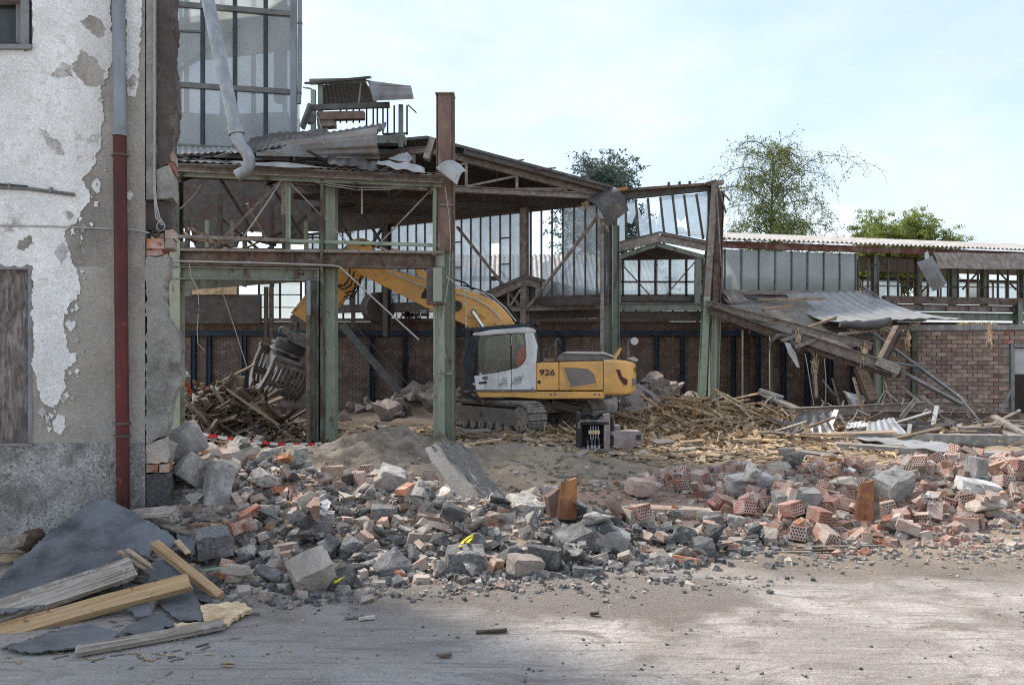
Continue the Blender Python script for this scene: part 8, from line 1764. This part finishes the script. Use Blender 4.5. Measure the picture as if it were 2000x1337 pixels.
def birch():
    rr = random.Random(31); r = np.random.default_rng(31); bx = V((P(1515, 0, 55).x, 55, 0)); Ht = 16.0
    t = thing('birch_tree', bx, 'tall weeping birch with thin fresh leaves behind the right wing', 'tree')
    tb = MB(); bb = MB(); tw_ = MB(); pts = []; sz = []
    trunk = [bx + V((.1 * math.sin(z * .5) - (.25 if z > 9 else 0), .1 * math.cos(z * .4), z)) for z in np.linspace(-.3, Ht, 14)]
    tb.tube(trunk, .24, 10, .025)
    for k in range(46):
        z = 5.2 + (Ht - 5.6) * (k / 45) ** .9; f = (z - 5.2) / (Ht - 5.2); i = min(12, max(0, int((z + .3) / (Ht + .3) * 13)))
        p = trunk[i]; p = V((p.x, p.y, z)); a = k * 2.4 + rr.uniform(-.4, .4); Lb = (5.4 * (1 - f * .8) ** .55 * (.75 + .5 * math.sin(k * 1.7)) + 1.2) * rr.uniform(.6, 1.1)
        if math.cos(a) > .3 and .25 < f < .75: Lb *= 1.25
        el = .75 + .3 * f
        el = .8 + .15 * math.sin(k * 3.1)
        q = branch(bb, p, V((math.cos(a) * math.cos(el), math.sin(a) * math.cos(el), math.sin(el))), Lb, .075 * (1 - f * .6), .014, 8, .42, .1, rr, 5)
        for j in range(2, 9):
            for m_ in range(4):
                s = q[j] + V((rr.gauss(0, .1), rr.gauss(0, .1), 0)); Lt = rr.uniform(.6, 3.0) * (1.1 - .3 * f)
                dd_ = V((rr.gauss(0, .5), rr.gauss(0, .5), rr.uniform(-.1, .5)))
                qq = branch(tw_, s, dd_, Lt, .014, .007, 5, .85, .12, rr, 3)
                for c in range(rr.randint(14, 34) if f < .6 else rr.randint(8, 22)):
                    u = qq[rr.randint(1, 5)]; pts.append(tuple(u + V((rr.gauss(0, .09), rr.gauss(0, .09), rr.gauss(0, .14))))); sz.append(rr.uniform(.05, .1))
    tb.build('trunk', m_bark, t, smooth='auto'); bb.build('branches', m_bark, t, kind='stuff'); tw_.build('twigs', mat('birch twigs', (.1, .08, .06), .9, 0, .3, 5, 0), t, kind='stuff')
    v, f = leaf_quads(pts, sz, r); c = MB(); c.add(v.tolist(), f); c.build('crown', m_birchleaf, t, kind='stuff')
birch()
def maple():
    rr = random.Random(32); r = np.random.default_rng(32); bx = V((P(1745, 0, 60).x, 60, 0))
    t = thing('maple_tree', bx, 'round crowned leafy maple behind the right wing', 'tree'); tb = MB(); bb = MB(); pts = []; sz = []
    tb.tube([bx - Z * .3, bx + Z * 4, bx + V((.2, 0, 8))], .3, 9, .18); tb.build('trunk', m_bark, t, smooth='auto')
    for k in range(84):
        a = k * 2.4; el = rr.uniform(.15, 1.45); L_m = rr.uniform(3.5, 4.7) * (1.08 if math.cos(a) > .2 else .98) * (1 if el < .9 else 1.18); h0 = rr.uniform(6.3, 7.6)
        q = branch(bb, bx + V((.1, 0, h0)), V((math.cos(a) * math.cos(el) * 1.15, math.sin(a) * math.cos(el), math.sin(el))), L_m, .1, .02, 7, .0, .13, rr, 5)
        for j in range(3, 8):
            for m_ in range(6):
                c0 = q[j] + V((rr.gauss(0, .38), rr.gauss(0, .38), rr.gauss(0, .3)))
                for c in range(rr.randint(26, 56)): pts.append(tuple(c0 + V((rr.gauss(0, .17), rr.gauss(0, .17), rr.gauss(0, .1))))); sz.append(rr.uniform(.055, .12))
    bb.build('branches', m_bark, t, kind='stuff'); v, f = leaf_quads(pts, sz, r); c = MB(); c.add(v.tolist(), f); c.build('crown', m_mapleleaf, t, kind='stuff')
maple()
def cedar():
    rr = random.Random(33); r = np.random.default_rng(33); bx = V((P(1185, 0, 62).x, 62, 0))
    t = thing('cedar_tree', bx, 'broad blue green conifer rising behind the hall roof', 'tree'); tb = MB(); bb = MB(); pts = []; sz = []
    tb.tube([bx - Z * .3, bx + Z * 8, bx + V((.1, 0, 16.8))], .4, 9, .06); tb.build('trunk', m_bark, t, smooth='auto')
    for k in range(120):
        z = 3.5 + 11.6 * (k / 119); f = (z - 3.5) / 11.6; a = k * 2.4 + rr.uniform(-.3, .3); L_m = (5.4 * (1 - f * .75) ** .5 + .4) * rr.uniform(.7, 1.1); el = .2 + .75 * f ** 1.5
        q = branch(bb, bx + Z * z, V((math.cos(a) * math.cos(el), math.sin(a) * math.cos(el), math.sin(el))), L_m, .09 * (1.1 - f), .015, 7, .0, .1, rr, 4)
        for j in range(2, 8):
            for m_ in range(9):
                c0 = q[j] + V((rr.gauss(0, .42), rr.gauss(0, .42), rr.gauss(0, .1))); d = V((rr.gauss(0, 1), rr.gauss(0, 1), rr.gauss(.25, .35))).normalized()
                for c in range(rr.randint(5, 10)): pts.append(tuple(c0 + d * rr.uniform(-.25, .35) + V((rr.gauss(0, .07), rr.gauss(0, .07), rr.gauss(0, .05))))); sz.append(rr.uniform(.07, .15))
    bb.build('branches', m_bark, t, kind='stuff'); v, f = leaf_quads(pts, sz, r); c = MB(); c.add(v.tolist(), f); c.build('crown', m_needle, t, kind='stuff')
cedar()
def shrub(px, Y, w_, h, lab, n=1800, seed=1):
    rr = random.Random(seed); r = np.random.default_rng(seed); bx = V((P(px, 0, Y).x, Y, 0)); t = thing('shrub', bx, lab, 'shrub', ); pts = []; sz = []; bb = MB()
    for k in range(18):
        q = branch(bb, bx, V((rr.gauss(0, .5) * w_ / h, rr.gauss(0, .4), 1)), h * rr.uniform(.6, 1), .05, .01, 6, .1, .2, rr, 4)
        for c in range(n // 18): pts.append(tuple(q[rr.randint(2, 6)] + V((rr.gauss(0, .4), rr.gauss(0, .4), rr.gauss(0, .35))))); sz.append(rr.uniform(.07, .15))
    bb.build('stems', m_bark, t, kind='stuff'); v, f = leaf_quads(pts, sz, r); c = MB(); c.add(v.tolist(), f); c.build('crown', m_bushleaf, t, kind='stuff')
shrub(1430, 52, 4, 7.6, 'leafy green shrub under the weeping birch', 3600, 41); shrub(1475, 53, 4, 6.9, 'second green shrub right under the birch trunk', 2600, 42)
shrub(850, 36, 2, 4.2, 'green shrub seen through the far left windows', 1600, 43); shrub(1270, 36, 3, 4.4, 'green shrub behind the low windows on the sooty wall', 1800, 44); shrub(1480, 36, 3, 4.3, 'green shrub behind the low windows further right', 1800, 45)

# ------------------------------------------------------------------ worker half hidden behind the timber heap
def person(base, lab):
    t = thing('person', base, lab, 'person')
    J = {'pel': (0, 0, .9, .15), 'spi': (.08, -.02, 1.08, .15), 'che': (.2, -.05, 1.24, .165), 'nec': (.3, -.07, 1.36, .062), 'hea': (.345, -.08, 1.45, .088), 'top': (.37, -.085, 1.53, .07),
         'shl': (.2, -.2, 1.28, .075), 'ell': (.34, -.26, 1.02, .05), 'wrl': (.48, -.2, .84, .035), 'hal': (.53, -.18, .78, .042), 'shr': (.2, .12, 1.28, .075), 'elr': (.34, .2, 1.02, .05), 'wrr': (.48, .14, .84, .035), 'har': (.53, .12, .78, .042),
         'hil': (-.02, -.1, .86, .11), 'knl': (.06, -.12, .48, .07), 'anl': (-.02, -.13, .09, .048), 'fol': (.14, -.14, .04, .045), 'hir': (-.02, .1, .86, .11), 'knr': (.05, .14, .48, .07), 'anr': (-.06, .15, .09, .048), 'for': (.1, .16, .04, .045)}
    E = [('pel', 'spi'), ('spi', 'che'), ('che', 'nec'), ('nec', 'hea'), ('hea', 'top'), ('che', 'shl'), ('shl', 'ell'), ('ell', 'wrl'), ('wrl', 'hal'), ('che', 'shr'), ('shr', 'elr'), ('elr', 'wrr'), ('wrr', 'har'), ('pel', 'hil'), ('hil', 'knl'), ('knl', 'anl'), ('anl', 'fol'), ('pel', 'hir'), ('hir', 'knr'), ('knr', 'anr'), ('anr', 'for')]
    nm = list(J)
    for h, y in (('hal', -1), ('har', 1)):                # fingers and thumb
        hx_, hy_, hz_, _ = J[h]
        for k in range(5):
            n1 = f'{h}{k}'; J[n1] = (hx_ + .07 - (.03 if k == 4 else 0), hy_ + (k - 1.5) * .022 if k < 4 else hy_ - y * .05, hz_ - .03 - (.035 if k < 4 else 0), .011); nm.append(n1); E.append((h, n1))
    me_ = bpy.data.meshes.new('person_body'); me_.from_pydata([J[n][:3] for n in nm], [(nm.index(a), nm.index(b)) for a, b in E], [])
    for m_ in (m_orange, m_trouser, m_skin): me_.materials.append(m_)
    o_ = put('body', me_, base, V((0, 0, rad(-20))), parent=t); md = o_.modifiers.new('skin', 'SKIN'); md.use_smooth_shade = True
    for i, n in enumerate(nm): me_.skin_vertices[0].data[i].radius = (J[n][3],) * 2
    me_.skin_vertices[0].data[0].use_root = True
    sub = o_.modifiers.new('smooth', 'SUBSURF'); sub.levels = 1; sub.render_levels = 1
    dg = bpy.context.evaluated_depsgraph_get(); me2 = bpy.data.meshes.new_from_object(o_.evaluated_get(dg)); o_.modifiers.clear(); o_.data = me2
    me2.materials.clear()
    for m_ in (m_orange, m_trouser, m_skin): me2.materials.append(m_)
    for p in me2.polygons:
        c = p.center; p.material_index = 2 if (c.z > 1.36 and c.x > .24) or (c.x > .46 and c.z < .9 and c.z > .6) else 1 if c.z < .92 else 0
    R_ = M.Rotation(rad(-20), 3, 'Z'); hp_ = base + R_ @ V((.36, -.083, 1.5)); hb = MB()
    hb.tube([hp_ + V((0, 0, .0)), hp_ + V((0, 0, .015)), hp_ + V((.005, 0, .08)), hp_ + V((.01, 0, .12)), hp_ + V((.012, 0, .135))], [.155, .125, .11, .07, .02], 16); hb.build('helmet', m_helmet, t, smooth='auto')
    fp = base + R_ @ V((.43, -.085, 1.45)); MB().tube([fp, fp + R_ @ V((.022, 0, -.012))], .014, 6).build('nose', m_skin, t)
    for s in (-1, 1): MB().box(base + R_ @ V((.42, -.085 + s * .034, 1.475)), (.012, .02, .012)).build('eye', m_black, t)
    MB().box(base + R_ @ V((.422, -.085, 1.405)), (.008, .045, .01)).build('mouth', m_maroon, t)
    for z in (1.1, 1.2):
        vb = MB(); vb.tube([base + R_ @ V((.09 + (z - 1.1) * .8, -.03, z)), base + R_ @ V((.1 + (z - 1.1) * .8, -.03, z + .04))], .172, 14); vb.build('vest_stripe', m_foam, t)
q = P(345, 0, 21.5); person(V((q.x, 21.5, hz(q.x, 21.5) - .12)), 'worker in a white helmet and orange vest bending behind the timber heap')
